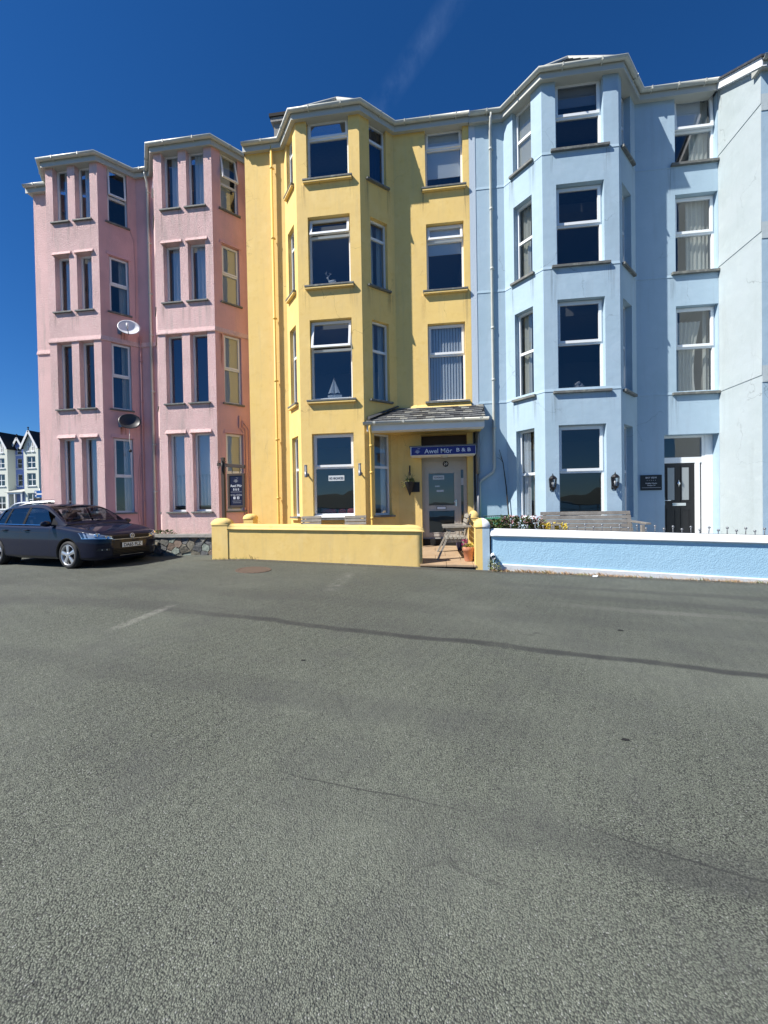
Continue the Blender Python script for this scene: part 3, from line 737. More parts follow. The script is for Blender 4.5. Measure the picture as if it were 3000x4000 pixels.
room_box(ph, -12.95, -5.70, .85, 4.4, (.5, 4.4, 7.4, 10.1), 12.2)
downpipe(ph, [(-8.90, PB - .13, 12.32), (-8.90, PB - .13, 12.2), (-8.88, PB - .05, 12.02), (-8.88, PB - .05, .38)], .038, M['gutter'], (11.7, 10.1, 8.5, 7.2, 5.4, 3.7, 2.2))
downpipe(ph, [(-9.27, PB - .035, 7.18), (-9.27, PB - .035, .5)], .022, M['pipepink'], (6.4, 5.1, 3.4, 1.9))
# cables hanging on the shaded cant
F = PF[3]; P = F.p
mb = MB(); mb.tube([P(.84, .012, 10.45), P(.93, .012, 10.2), P(.95, .012, 8.97), P(.93, .012, 7.9), P(.90, .012, 7.5)], .007, 5); mb.build('cable', M['pipepink'], ph)
mb = MB(); mb.tube([P(.95, .012, 3.4), P(.89, .014, 2.75), P(.85, .014, 2.0), P(.87, .014, 1.3), P(.95, .012, .7)], .007, 5); mb.tube([P(.97, .012, 3.1), P(.92, .014, 2.3), P(.91, .014, 1.6), P(.97, .012, 1.0)], .007, 5); mb.build('cable', M['pipepink'], ph)
F = PF[7]; P = F.p
for pts in ([P(.65, .03, 4.44), P(.65, .03, 4.07), P(.71, .03, 4.05), P(.775, .03, 3.94), P(.775, .03, 1.0)], [P(.75, .03, 4.3), P(.75, .03, 4.12), P(.84, .03, 4.05), P(.84, .03, 1.0)], [P(.74, .03, 4.3), P(.91, .03, 4.1), P(.94, .03, 4.02), P(.94, .03, 1.0)]):
    downpipe(ph, pts, .018, M['pipepink'], (), 'waste_pipe')
# rust run-off below the dishes: thin stains lying on the paint
def stain(parent, F, s0, s1, z0, z1, seed):
    m = bpy.data.materials.get('rust stain')
    if not m:
        m = bpy.data.materials.new('rust stain'); m.use_nodes = True; N, L = m.node_tree.nodes, m.node_tree.links; bs = N['Principled BSDF']
        bs.inputs['Base Color'].default_value = (0.36, 0.14, 0.04, 1); bs.inputs['Roughness'].default_value = .9
        t = N.new('ShaderNodeTexCoord'); mp_ = N.new('ShaderNodeMapping'); mp_.inputs['Scale'].default_value = (22, 22, 1.2); nz_ = N.new('ShaderNodeTexNoise'); nz_.inputs['Scale'].default_value = 1.0; nz_.inputs['Detail'].default_value = 5
        mr_ = N.new('ShaderNodeMapRange'); mr_.inputs['From Min'].default_value = .40; mr_.inputs['From Max'].default_value = .70; mr_.inputs['To Max'].default_value = .9
        L.new(t.outputs['Object'], mp_.inputs['Vector']); L.new(mp_.outputs[0], nz_.inputs['Vector']); L.new(nz_.outputs['Fac'], mr_.inputs['Value'])
        at = N.new('ShaderNodeAttribute'); at.attribute_name = 'fade'; mu = N.new('ShaderNodeMath'); mu.operation = 'MULTIPLY'; L.new(mr_.outputs[0], mu.inputs[0]); L.new(at.outputs['Fac'], mu.inputs[1]); L.new(mu.outputs[0], bs.inputs['Alpha'])
    mb = MB(); nx, nz2 = 6, 5; vs = []; fade = []
    for j in range(nz2 + 1):
        for i in range(nx + 1):
            u, w = i / nx, j / nz2; vs.append(F.p(s0 + (s1 - s0) * u, .0035, z1 + (z0 - z1) * w)); fade.append(min(1, 3.2 * min(u, 1 - u)) * (1 - .55 * w) * min(1, 6 * (1 - w) + .1))
    mb.mesh(vs, [(j * (nx + 1) + i, (j + 1) * (nx + 1) + i, (j + 1) * (nx + 1) + i + 1, j * (nx + 1) + i + 1) for j in range(nz2) for i in range(nx)])
    o = mb.build('rust_stain', m, parent); a = o.data.attributes.new('fade', 'FLOAT', 'POINT')
    for k, f in enumerate(fade): a.data[k].value = f
stain(ph, PF[3], .42, .72, 6.89, 7.31, 1); stain(ph, PF[3], .38, .63, 3.93, 4.39, 2); stain(ph, PF[7], .10, .23, 5.8, 6.82, 3)

# ================================================================== yellow guest house
yh = empty('yellow_house', (-2.1, 0, .4), 'yellow rendered guest house with white gutters and slate porch roof', 'house')
YY = -.737
yl = [(-5.350, 0), (-4.152, 0), (-3.556, YY), (-1.812, YY), (-.979, 0), (1.093, 0)]
YF = [Fr(yl[i], yl[i + 1]) for i in range(5)]
LCANT, RCANT = YF[1], YF[3]
fz = [(10.38, 12.05, 11.56), (7.56, 9.41, 8.93), (4.50, 6.66, 5.87), (1.36, 3.60, 2.69)]
mb = MB()
panel(mb, YF[0], 0, YF[0].len, -.2, 12.02, (), .14)
panel(mb, LCANT, 0, LCANT.len, -.2, 12.02, [(.20, .71, z0 + (.08 if k == 0 else 0), min(z1, 11.96)) for k, (z0, z1, _) in enumerate(fz)], .16)
panel(mb, YF[2], 0, YF[2].len, -.2, 12.02, [(.30, 1.452, z0, z1) for z0, z1, _ in fz], .16)
panel(mb, RCANT, 0, RCANT.len, -.2, 12.02, [(.31, .86, z0, z1) for z0, z1, _ in fz], .16)
mb.poly([(-5.350, 0, -.2), (-5.350, 0, 12.02), (-5.350, 9, 12.02), (-5.350, 9, -.2)], 0)
xr = .979
panel(mb, YF[4], 0, YF[4].len, -.2, 12.02, [(-.10 + xr, .925 + xr, z0, z1) for z0, z1, _ in fz[:3]] + [(-.33 + xr, .935 + xr, .30, 3.58, .24)], .16)
mb.build('wall', M['yellow'], yh)
F = YF[2]
w_bay = [None] * 4
for k, (z0, z1, zt) in enumerate(fz):
    til = (0, 13, 12, 0)[k]
    w_bay[k] = window(yh, F, .30, 1.452, z0, min(z1, 12.03), .13, zt, tilt=til, fw=.055, gm='glass', sashw=.06)
    if k < 3: sill(yh, F, .20, 1.55, z0, .13, proj=.098, th=.045, under='yellow')
sill(yh, F, .14, 1.60, 1.36 - .05, .13, m='sill', proj=.14, th=.05)
mb = MB(); P = F.p; mb.hexa([P(.32, .15, 1.325), P(1.44, .15, 1.325), P(1.44, -.14, 1.36), P(.32, -.14, 1.36), P(.32, .15, 1.345), P(1.44, .15, 1.345), P(1.44, -.14, 1.40), P(.32, -.14, 1.40)]); mb.build('window_board', M['upvc'], yh, bev=.004)
for k, (z0, z1, zt) in enumerate(fz):
    F = RCANT
    cur = (((.30, .55, 'curtain', z0, z1), (.66, .92, 'curtain', z0, z1)) if k in (1, 2) else ((.30, .9, 'blinddark', z0, z1),) if k == 0 else ((.62, .9, 'net', z0, z1),))
    window(yh, F, .31, .86, z0, min(z1, 12.0), .11, zt, fw=.045, sash=False, gm='glass', curtains=cur)
    sill(yh, F, .19, .93, z0 - .002, .11, proj=.085, th=.05)
    F = LCANT
    window(yh, F, .20, .71, z0 + (.085 if k == 0 else .004), min(z1, 11.95), .10, zt, fw=.045, sash=False, gm='glass')
    sill(yh, F, .15, .80, z0 + (.08 if k == 0 else 0), .10, proj=.095, th=.045, under='yellow')
F = YF[4]
window(yh, F, -.10 + xr, .925 + xr, 10.38, 12.03, .13, 11.53, fw=.05, sashw=.06, blind=('blind', 10.80, 0, 0)); sill(yh, F, -.21 + xr, 1.01 + xr, 10.37, .13, proj=.105, th=.045, under='yellow')
window(yh, F, -.10 + xr, .925 + xr, 7.56, 9.41, .13, 8.97, tilt=12, fw=.05, sashw=.06, blind=('blind', 8.66, 0, 0), gm='glass'); sill(yh, F, -.21 + xr, 1.02 + xr, 7.555, .13, proj=.105, th=.045, under='yellow')
window(yh, F, -.10 + xr, .925 + xr, 4.50, 6.66, .13, 5.82, fw=.05, sashw=.06, vblind='net'); sill(yh, F, -.19 + xr, 1.03 + xr, 4.495, .13, proj=.09, th=.05)
eaves(yh, yl, 11.93, (.11, .15))
# roof, bay roof and chimney
mb = MB()
mb.poly([(-5.34, -.05, 12.10), (1.10, -.05, 12.10), (1.10, 4.5, 15.0), (-5.34, 4.5, 15.0)]); mb.poly([(-5.34, 9, 12.1), (-5.34, 4.5, 15.0), (1.10, 4.5, 15.0), (1.10, 9, 12.1)])
mb.poly([(-5.34, -.05, 11.9), (-5.34, -.05, 12.10), (-5.34, 4.5, 15.0), (-5.34, 9, 12.1), (-5.34, 9, 11.9)]); mb.poly([(1.10, -.05, 12.0), (1.10, 9, 12.0), (1.10, 9, 12.1), (1.10, 4.5, 15.0), (1.10, -.05, 12.1)])
def bay_roof(mb, pts, apex, z):
    P, N = mitres(pts); Q = [p + n * .16 + Vector((0, 0, z)) for p, n in zip(P, N)]; e = Vector(apex)
    for i in range(1, 4): mb.poly([Q[i], Q[i + 1], e]) if i < 4 else None
    mb.poly([Q[4], Q[4] + Vector((0, 1.4, .9)), e]) if len(Q) > 4 else None; mb.poly([Q[1] + Vector((0, 1.4, .9)), Q[1], e]); return Q
Q = bay_roof(mb, yl, (-2.57, .05, 13.22), 12.11)
mb.build('roof', M['slate1'], yh)
def hips(house, Q, apex, ids=(2, 3)):
    mb = MB(); e = Vector(apex) + Vector((0, 0, .02))
    for i in ids: mb.tube([Q[i] + Vector((0, 0, .01)), e], .05, 7)
    mb.build('hip_ridge', M['fascia'], house)
    mb = MB(); mb.beam(e + Vector((0, .02, .0)), e + Vector((0, 1.4, .0)), .16, .09); mb.build('ridge_tile', M['slate'], house)
hips(yh, Q, (-2.57, .05, 13.22))
mb = MB(); mb.box((-5.02, 1.5, 11.9), (-4.30, 2.5, 14.22)); mb.box((-5.10, 1.42, 14.22), (-4.22, 2.58, 14.36)); mb.box((-5.14, 1.38, 14.36), (-4.18, 2.62, 14.46), 1)
mb.build('chimney', [M['concrete'], M['dark']], yh)
room_box(yh, -5.28, 1.02, .30, 4.2, (.5, 4.2, 7.1, 9.85), 12.0)
downpipe(yh, [(-4.50, -.10, 12.02), (-4.50, -.09, 1.0), (-4.50, -.09, .4)], .036, M['pipeyellow'], (11.4, 9.4, 7.1, 5.3, 3.6, 1.9))
# ---- porch roof with its slates
can = empty('canopy', (0, 0, 0)); can.parent = yh; can.location = (0, 0, 0)
def canopy_pt(x, t): return Vector((x, -.86 + .86 * t, 3.80 + .56 * t))      # t 0 at the gutter, 1 at the wall
def cant_x(y): return -1.76 if y < YY else -1.812 + (y - YY) / .737 * .833
SB = base_of(yh)
mb = MB(); c0 = [canopy_pt(-1.74, 0), canopy_pt(1.32, 0), canopy_pt(1.40, 1), canopy_pt(-.985, 1), canopy_pt(-1.79, .145)]
mb.poly([p + Vector((0, 0, -.012)) for p in c0]); mb.poly([p + Vector((0, 0, -.06)) for p in reversed(c0)]); mb.poly([c0[1] + Vector((0, 0, -.06)), c0[2] + Vector((0, 0, -.06)), c0[2], c0[1]]); mb.poly([c0[0] + Vector((0, 0, -.06)), c0[1] + Vector((0, 0, -.06)), c0[1], c0[0]])
mb.build('roof_deck', M['blackmatt'], can)
rr = random.Random(11); rows = 7
nrm = Vector((0, -.56, .86)).normalized()
for j in range(rows):
    t0 = j / rows * .985 - .012; t1 = t0 + 1 / rows * 1.28; x = -1.9 + (.12 if j % 2 else 0) + rr.uniform(-.02, .02)
    while x < 1.36:
        wd = .235 + rr.uniform(-.02, .02); a, b = x + .004, x + wd - .004; x += wd
        y0 = -.86 + .86 * max(t0, 0); y1 = -.86 + .86 * min(t1, 1); la0, la1 = cant_x(y0) + .03, cant_x(y1) + .03
        if b < min(la0, la1) + .05: continue
        rt = 1.33 + .06 * t0
        b = min(b, rt); 
        if b - a < .05: continue
        A0, A1 = max(a, la0), max(a, la1); B0, B1 = max(b, la0 + .01), max(b, la1 + .01)
        lift = .004 + rr.uniform(0, .006); th = .011
        q = [canopy_pt(A0, t0 + rr.uniform(-.012, .012)) + nrm * (lift + .022), canopy_pt(B0, t0 + rr.uniform(-.012, .012)) + nrm * (lift + .022), canopy_pt(B1, min(t1, 1)) + nrm * lift * .4, canopy_pt(A1, min(t1, 1)) + nrm * lift * .4]
        mb = MB(); mb.hexa([p - nrm * th for p in q] + q)
        mb.build('slate', M[('slate1', 'slate1', 'slate2', 'slate3')[rr.randrange(4)]], can)
mb = MB(); n = 18
for i in range(n):      # mortar fillet where the porch roof meets the wall
    xa = -.60 + 1.66 * i / n; xb = -.60 + 1.66 * (i + 1) / n; h = .05 + rr.uniform(-.012, .012)
    mb.hexa([(xa, -.075, 4.325), (xb, -.075, 4.325), (xb, 0.0, 4.33), (xa, 0.0, 4.33), (xa, -.055, 4.36), (xb, -.055, 4.36), (xb, 0, 4.37 + h), (xa, 0, 4.37 + h)])
mb.build('mortar_fillet', M['yellow'], can)
F = RCANT; mb = MB(); mb.hexa([F.p(.10, .16, 3.935), F.p(1.10, .10, 4.385), F.p(1.10, 0, 4.385), F.p(.10, 0, 3.935), F.p(.10, .10, 3.99), F.p(1.10, .05, 4.42), F.p(1.10, 0, 4.43), F.p(.10, 0, 4.01)]); mb.build('lead_flashing', M['slate3'], can)
mb = MB(); mb.box((-1.72, -.90, 3.58), (1.30, -.875, 3.74)); mb.box((-1.72, -.875, 3.585), (1.30, -.55, 3.60)); mb.build('fascia_board', M['white'], can)
mb = MB(); sweep(mb, [(-1.80, -.90), (1.40, -.90)], [(.065 + .062 * math.cos(math.pi + math.pi * k / 10), 3.80 + .075 * math.sin(math.pi + math.pi * k / 10)) for k in range(11)] + [(.065 + .054 * math.cos(math.pi + math.pi * k / 10), 3.803 + .068 * math.sin(math.pi + math.pi * k / 10)) for k in range(10, -1, -1)], 0, True)
for x in (-1.5, -.75, .0, .75, 1.2): mb.box((x - .012, -1.035, 3.735), (x + .012, -.90, 3.76)); mb.box((x - .03, -1.04, 3.76), (x + .03, -1.025, 3.812))
mb.build('gutter', M['gutter'], can)
mb = MB(); mb.box((-1.70, -.86, 3.60), (1.28, -.02, 3.63)); mb.build('soffit', M['yellow'], can)
mb = MB(); mb.tube([(1.21, -.10, 3.62), (1.21, -.10, 2.45)], .058, 10); mb.tube([(1.21, -.10, 2.45), (1.21, -.10, .4)], .035, 10); mb.build('drainpipe', M['greymetal'], yh)
downpipe(yh, [(-1.63, -.965, 3.76), (-1.63, -.955, 3.64), (-1.62, -.86, 3.48), (-1.62, -.86, 1.1), (-1.62, -.86, .5)], .036, M['pipeyellow'], (3.2, 2.5, 1.3))
mb = MB(); mb.box((1.10, -.05, .35), (1.155, -.004, 3.6)); mb.build('side_strip', M['blackmatt'], yh)  # narrow black upright strip between the yellow and blue walls
# ---- doorway
F = YF[4]
mb = MB(); F.box(mb, -.32 + xr, .925 + xr, -.23, -.19, 3.16, 3.57); mb.build('transom_board', M['woodbrown'], yh)
dr = mb = MB(); F.ring(mb, -.325 + xr, .93 + xr, .655, 2.70, .075, -.28, -.20, wb=.07); F.box(mb, .685 + xr, .745 + xr, -.28, -.20, .725, 2.625)
F.ring(mb, .745 + xr, .855 + xr, .725, 2.625, .02, -.27, -.205)
df = mb.build('door_frame', M['doorgrey'], yh)
mb = MB(); F.quad(mb, .755 + xr, .85 + xr, .74, 2.61, -.235); mb.build('pane', M['glassd'], df)
mb = MB(); F.box(mb, -.325 + xr, .93 + xr, -.26, -.20, 2.70, 3.16)
for z in (2.83, 2.98, 3.10): F.box(mb, -.325 + xr, .93 + xr, -.20, -.19, z, z + .02)
mb.build('over_door_panel', M['doorgrey'], yh)
mb = MB(); a, b = -.25 + xr, .685 + xr; F.ring(mb, a, b, .725, 2.625, .105, -.26, -.185); F.box(mb, a + .105, b - .105 - .0, -.258, -.187, 1.455, 1.60)
F.ring(mb, a + .09, b - .09, 1.585, 2.535, .02, -.262, -.178); F.ring(mb, a + .09, b - .09, .815, 1.475, .02, -.262, -.178)
door = mb.build('door', M['doorgrey'], yh)
mb = MB(); F.quad(mb, a + .10, b - .10, 1.60, 2.53, -.225); mb.build('pane', M['glass'], door)
mb = MB(); F.quad(mb, a + .10, b - .10, .82, 1.46, -.225); mb.build('pane', M['glass'], door)
mb = MB(); F.box(mb, .09 + xr, .33 + xr, -.19, -.172, 1.495, 1.565); mb.build('letterbox', M['upvc'], door)
mb = MB(); F.box(mb, .075 + xr, .345 + xr, -.189, -.178, 1.485, 1.578); mb.build('letterbox_surround', M['black'], door)
mb = MB(); F.box(mb, .61 + xr, .635 + xr, -.185, -.165, 1.58, 1.75); mb.tube([F.p(.622 + xr, -.165, 1.70), F.p(.622 + xr, -.13, 1.70), F.p(.55 + xr, -.125, 1.70)], .010, 6); mb.build('handle', M['chrome'], door)
for (sa, sb, za, zb) in ((-.02, .30, 2.34, 2.455), (.04, .17, 2.135, 2.17), (.08, .28, 1.99, 2.045)):
    mb = MB(); F.box(mb, sa + xr, sb + xr, -.2235, -.2215, za, zb); nt_ = mb.build('notice', M['notice'], door)
mb = MB(); F.box(mb, .765 + xr, .84 + xr, -.2335, -.2315, 2.17, 2.37); mb.build('notice', M['notice'], df)
mb = MB(); F.box(mb, -.33 + xr, .935 + xr, -.26, -.12, .45, .655); mb.build('door_step', M['dark'], yh)
mb = MB(); c = F.p(.345 + xr, -.185, 2.775)
mb.lathe([(0, .012), (.075, .012), (.085, .004), (.085, -.01)], c, 'y', 8, smooth=False); npq = mb.build('number_plaque', M['black'], yh)
text(npq, '29', F, .345 + xr, 2.775, .075, M['letter'], d=-.170)
# ================================================================== blue house
bh = empty('blue_house', (4.1, 0, .3), 'light blue rendered house with tall bay and black front door', 'house')
YB = -.878
bl_ = [(1.093, 0), (2.009, 0), (2.774, YB), (4.554, YB), (5.329, 0), (7.30, 0)]
BF = [Fr(bl_[i], bl_[i + 1]) for i in range(5)]
bz = [(10.28, 12.02, 11.16), (7.46, 9.44, 8.50), (4.38, 6.63, 5.58), (1.22, 3.54, 2.39)]
mb = MB()
panel(mb, BF[0], .165, BF[0].len, -.4, 11.98); panel(mb, BF[0], 0, .165, -.4, 11.98, m=1, off=.012)
mb.poly([BF[0].p(.165, .012, -.4), BF[0].p(.165, 0, -.4), BF[0].p(.165, 0, 11.98), BF[0].p(.165, .012, 11.98)], 1)
panel(mb, BF[1], 0, BF[1].len, -.4, 11.98, [(.30, .86, z0, z1) for z0, z1, _ in bz], .19)
panel(mb, BF[2], 0, BF[2].len, -.4, 11.98, [(.325, 1.437, z0, z1) for z0, z1, _ in bz], .19)
panel(mb, BF[3], 0, BF[3].len, -.4, 11.98, [(.20, .84, z0, z1) for z0, z1, _ in bz], .19)
xb = -5.329
panel(mb, BF[4], 0, BF[4].len, -.4, 11.98, [(6.29 + xb, 7.292 + xb, z0, z1) for z0, z1 in ((10.28, 12.05), (7.51, 9.50), (4.42, 6.65))] + [(5.985 + xb, 7.297 + xb, .30, 3.34, .30)], .19)
mb.build('wall', [M['blue'], M['blueband']], bh)
for z in (10.20, 7.40, 4.385):
    mb = MB(); sweep(mb, [(1.258, 0)] + bl_[1:], [(-.003, z - .014), (.011, z - .012), (.0105, z - .008), (-.001, z + .066)]); mb.build('string_course', M['blue'], bh)
for k, (z0, z1, zt) in enumerate(bz):
    F = BF[2]; bl = ('blind', 11.48, 0, 0) if k == 0 else None
    window(bh, F, .325, 1.437, z0, min(z1, 12.0), .15, zt, fw=.055, gm='glassd', vent=True, blind=bl, sashw=.065)
    if k < 3: sill(bh, F, .20, 1.56, z0 - .004, .15, proj=.07, th=.06)
    F = BF[1]
    cur = ((.34, .60, 'curtain', z0, z1), (.70, .92, 'curtain', z0, z1)) if k else ()
    if k == 3: cur = ((.34, .56, 'net', z0, z1), (.60, .86, 'curtain', z0, z1))
    window(bh, F, .30, .86, z0 + (.06 if k == 0 else 0), min(z1, 11.95), .15, zt, fw=.05, sash=False, blind=('curtain', z0 + .1, 0, 0) if k == 0 else None, curtains=cur)
    if k < 3: sill(bh, F, .22, .93, z0, .15, proj=.08, th=.06)
    F = BF[3]
    window(bh, F, .20, .84, z0, min(z1, 11.9), .15, zt, fw=.05, sash=False)
    if k < 3: sill(bh, F, .13, .98, z0, .15, proj=.08, th=.06)
F = BF[4]
for k, (z0, z1, zt) in enumerate(((10.28, 12.05, 11.20), (7.51, 9.50, 8.55), (4.42, 6.65, 5.62))):
    s0, s1 = 6.29 + xb, 7.292 + xb
    cur = (((s0 + .50, s1 - .04, 'curtain', z0, z1),), ((s0 + .42, s0 + .80, 'curtain', z0, z1), (s1 - .22, s1 - .04, 'curtain', z0, z1)), ((s0 + .12, s0 + .78, 'curtain', z0, z1 - .3, .25), (s1 - .16, s1 - .03, 'curtain', z0, z1)))[k]
    window(bh, F, s0, s1, z0, z1, .15, zt, tilt=(4, 0, 0)[k], fw=.055, vent=True, gm='glass', curtains=cur, sashw=.065, blind=('blind', 11.3, 0, .2) if k == 0 else None)
    sill(bh, F, s0 - .11, s1 + .001, z0 - .004, .15, proj=.075, th=.065)
eaves(bh, [(1.10, 0)] + bl_[1:5] + [(7.20, 0)], 11.90, (.12, .15))
mb = MB(); mb.poly([(1.105, -.05, 12.08), (7.30, -.05, 12.08), (7.30, 4.5, 15.0), (1.105, 4.5, 15.0)]); mb.poly([(1.105, 9, 12.08), (1.105, 4.5, 15.0), (7.30, 4.5, 15.0), (7.30, 9, 12.08)])
Q = bay_roof(mb, bl_, (3.70, .05, 13.40), 12.10); mb.build('roof', M['slate1'], bh); hips(bh, Q, (3.70, .05, 13.40))
mb = MB()   # courses of the little front hip
for j in range(7):
    t = j / 7; A = Q[2].lerp(Vector((3.70, .05, 13.40)), t); B = Q[3].lerp(Vector((3.70, .05, 13.40)), t); A2 = Q[2].lerp(Vector((3.70, .05, 13.40)), t + .17); B2 = Q[3].lerp(Vector((3.70, .05, 13.40)), t + .17)
    o_ = Vector((0, -.02, .018)); mb.poly([A + o_, B + o_, B2, A2]); mb.poly([A, B, B + o_, A + o_])
mb.build('slate_course', M['slate1'], bh)
room_box(bh, 1.16, 7.22, .35, 4.2, (.4, 4.1, 7.0, 9.8), 11.95)
downpipe(bh, [(1.655, -.20, 12.03), (1.655, -.19, 11.90), (1.655, -.06, 11.72), (1.655, -.05, 2.62), (1.62, -.05, 2.50), (1.30, -.05, 2.28), (1.25, -.05, 2.20), (1.25, -.05, .4)], .036, M['gutter'], (11.2, 9.6, 8.0, 6.4, 5.0, 3.7))
# ---- black front door
d0 = .25; XB = -5.329; S = lambda x: x + XB
mb = MB(); F.ring(mb, S(5.99), S(7.11), .30, 3.36, .075, -d0 - .08, -d0); F.box(mb, S(6.065), S(7.035), -d0 - .08, -d0, 2.62, 2.77); F.box(mb, S(6.865), S(6.985), -d0 - .08, -d0, .375, 2.62); F.box(mb, S(7.11), S(7.294), -d0 - .07, -d0 + .01, .30, 3.36)
df = mb.build('door_frame', M['upvc'], bh)
mb = MB(); F.quad(mb, S(6.065), S(7.035), 2.77, 3.285, -d0 - .04); mb.build('fanlight', M['glass'], df)
mb = MB(); F.quad(mb, S(6.985), S(7.035), .37, 2.62, -d0 - .04); mb.build('pane', M['glassd'], df)
mb = MB(); a, b = S(6.07), S(6.86); F.box(mb, a, b, -d0 - .06, -d0 - .015, .375, 2.61)
for (p, q, zz0, zz1) in ((S(6.17), S(6.40), 1.58, 2.54), (S(6.52), S(6.75), 1.58, 2.54), (S(6.17), S(6.40), .50, 1.40), (S(6.52), S(6.75), .50, 1.40)): F.ring(mb, p, q, zz0, zz1, .025, -d0 - .015, -d0 - .004)
door = mb.build('door', M['black'], bh)
for p in (6.20, 6.55):
    mb = MB(); F.box(mb, S(p), S(p + .17), -d0 - .0145, -d0 - .011, 1.64, 2.50); mb.build('pane', M['glassf'], door)
mb = MB(); F.box(mb, S(6.31), S(6.64), -d0 - .015, -d0 + .002, 1.485, 1.56); mb.build('letterbox', M['chrome'], door, bev=.006)
mb = MB(); c = F.p(S(6.465), -d0 + .004, 2.08); mb.lathe([(0, .02), (.035, .015), (.04, .004), (.02, 0)], c, 'y', 12); mb.tube([c + Vector((0, 0, .10)), c, c + Vector((0, 0, -.09))], [.006, .02, .005], 8); mb.build('knocker', M['chrome'], door)
mb = MB(); F.box(mb, S(6.085), S(6.125), -d0 - .015, -d0 + .0, 1.50, 1.72); mb.tube([F.p(S(6.105), -d0, 1.63), F.p(S(6.105), -d0 + .04, 1.63), F.p(S(6.25), -d0 + .045, 1.63)], .010, 6); mb.build('handle', M['chrome'], door)
# ================================================================== next house at the right edge
nh = empty('pale_house', (10, -.6, .2), 'very pale blue house projecting forward beside the black door', 'house')
mb = MB(); YW = -1.351; XS = 7.302
mb.poly([(XS, .02, -.5), (XS, .02, 12.02), (XS, YW, 11.12), (XS, YW, -.5)][::-1], 0); mb.poly([(XS, YW, -.5), (14, YW, -.5), (14, YW, 11.12), (XS, YW, 11.12)], 1)
mb.poly([(14, YW, -.5), (14, 9, -.5), (14, 9, 12.0), (14, .0, 12.0), (14, YW, 11.12)], 1); mb.build('wall', [M['wing'], M['blue']], nh)
mb = MB()
for z in (10.365, 7.571, 4.40):
    for a, b in (((XS, .0), (XS, YW)),):
        mb.hexa([(XS - .012, YW - .012, z - .012), (XS - .012, -.005, z - .012), (XS, -.005, z - .012), (XS, YW, z - .012), (XS - .012, YW - .012, z + .01), (XS - .012, -.005, z + .01), (XS, -.005, z + .40), (XS, YW, z + .40)])
    mb.hexa([(XS, YW - .012, z - .172), (14, YW - .012, z - .172), (14, YW, z - .172), (XS, YW, z - .172), (XS, YW - .012, z - .15), (14, YW - .012, z - .15), (14, YW, z + .2), (XS, YW, z + .2)])
mb.build('string_course', M['wing'], nh)
mb = MB(); sl = lambda y: 12.02 + (y - .02) * (.90 / 1.371)
def verge(mb, x0, x1, y0, y1, a, b, m=0): mb.hexa([(x0, y0, sl(y0) + a), (x1, y0, sl(y0) + a), (x1, y1, sl(y1) + a), (x0, y1, sl(y1) + a), (x0, y0, sl(y0) + b), (x1, y0, sl(y0) + b), (x1, y1, sl(y1) + b), (x0, y1, sl(y1) + b)], m)
verge(mb, XS - .10, XS - .075, YW - .16, .1, .0, .20); verge(mb, XS - .075, XS, YW - .16, .1, .0, .02); mb.build('bargeboard', M['white'], nh)
mb = MB(); verge(mb, XS - .14, 14.1, YW - .20, 4.6, .205, .25); mb.poly([(XS - .14, 4.6, sl(4.6) + .25), (14.1, 4.6, sl(4.6) + .25), (14.1, 9, 12.1), (XS - .14, 9, 12.1)]); mb.build('roof', M['slate3'], nh)
eaves(nh, [(XS - .08, YW), (14.1, YW)], 11.02, (.10, .14)); room_box(nh, 7.6, 13.9, -1.0, 4, (.3, 4, 7, 9.7), 11.0)

# rain streaks below the sill ends: thin stains lying on the paint
def streaks(parent, F, s, z, w, h, col, seed):
    nm = 'rain streak %.2f' % col[0]; m = bpy.data.materials.get(nm)
    if not m:
        m = bpy.data.materials.new(nm); m.use_nodes = True; N, L = m.node_tree.nodes, m.node_tree.links; b_ = N['Principled BSDF']; b_.inputs['Base Color'].default_value = (*col, 1); b_.inputs['Roughness'].default_value = .9; b_.inputs['Specular IOR Level'].default_value = .1
        t = N.new('ShaderNodeTexCoord'); mp_ = N.new('ShaderNodeMapping'); mp_.inputs['Scale'].default_value = (26, 26, 1.0); nz_ = N.new('ShaderNodeTexNoise'); nz_.inputs['Detail'].default_value = 5
        mr_ = N.new('ShaderNodeMapRange'); mr_.inputs['From Min'].default_value = .42; mr_.inputs['From Max'].default_value = .72; mr_.inputs['To Max'].default_value = .55; nz_.inputs['Scale'].default_value = 1.0
        L.new(t.outputs['Object'], mp_.inputs['Vector']); L.new(mp_.outputs[0], nz_.inputs['Vector']); L.new(nz_.outputs['Fac'], mr_.inputs['Value'])
        at = N.new('ShaderNodeAttribute'); at.attribute_name = 'fade'; mu = N.new('ShaderNodeMath'); mu.operation = 'MULTIPLY'; L.new(mr_.outputs[0], mu.inputs[0]); L.new(at.outputs['Fac'], mu.inputs[1]); L.new(mu.outputs[0], b_.inputs['Alpha'])
    mb = MB(); vs = []; fade = []
    for j in range(5):
        for i in range(5): u, v = i / 4, j / 4; vs.append(F.p(s - w / 2 + w * u, .003, z - h * v)); fade.append(math.sin(math.pi * u) * (1 - v) ** .8)
    mb.mesh(vs, [(j * 5 + i, (j + 1) * 5 + i, (j + 1) * 5 + i + 1, j * 5 + i + 1) for j in range(4) for i in range(4)]); o = mb.build('rain_streak', m, parent); a = o.data.attributes.new('fade', 'FLOAT', 'POINT')
    for k, f in enumerate(fade): a.data[k].value = f
rr = random.Random(31)
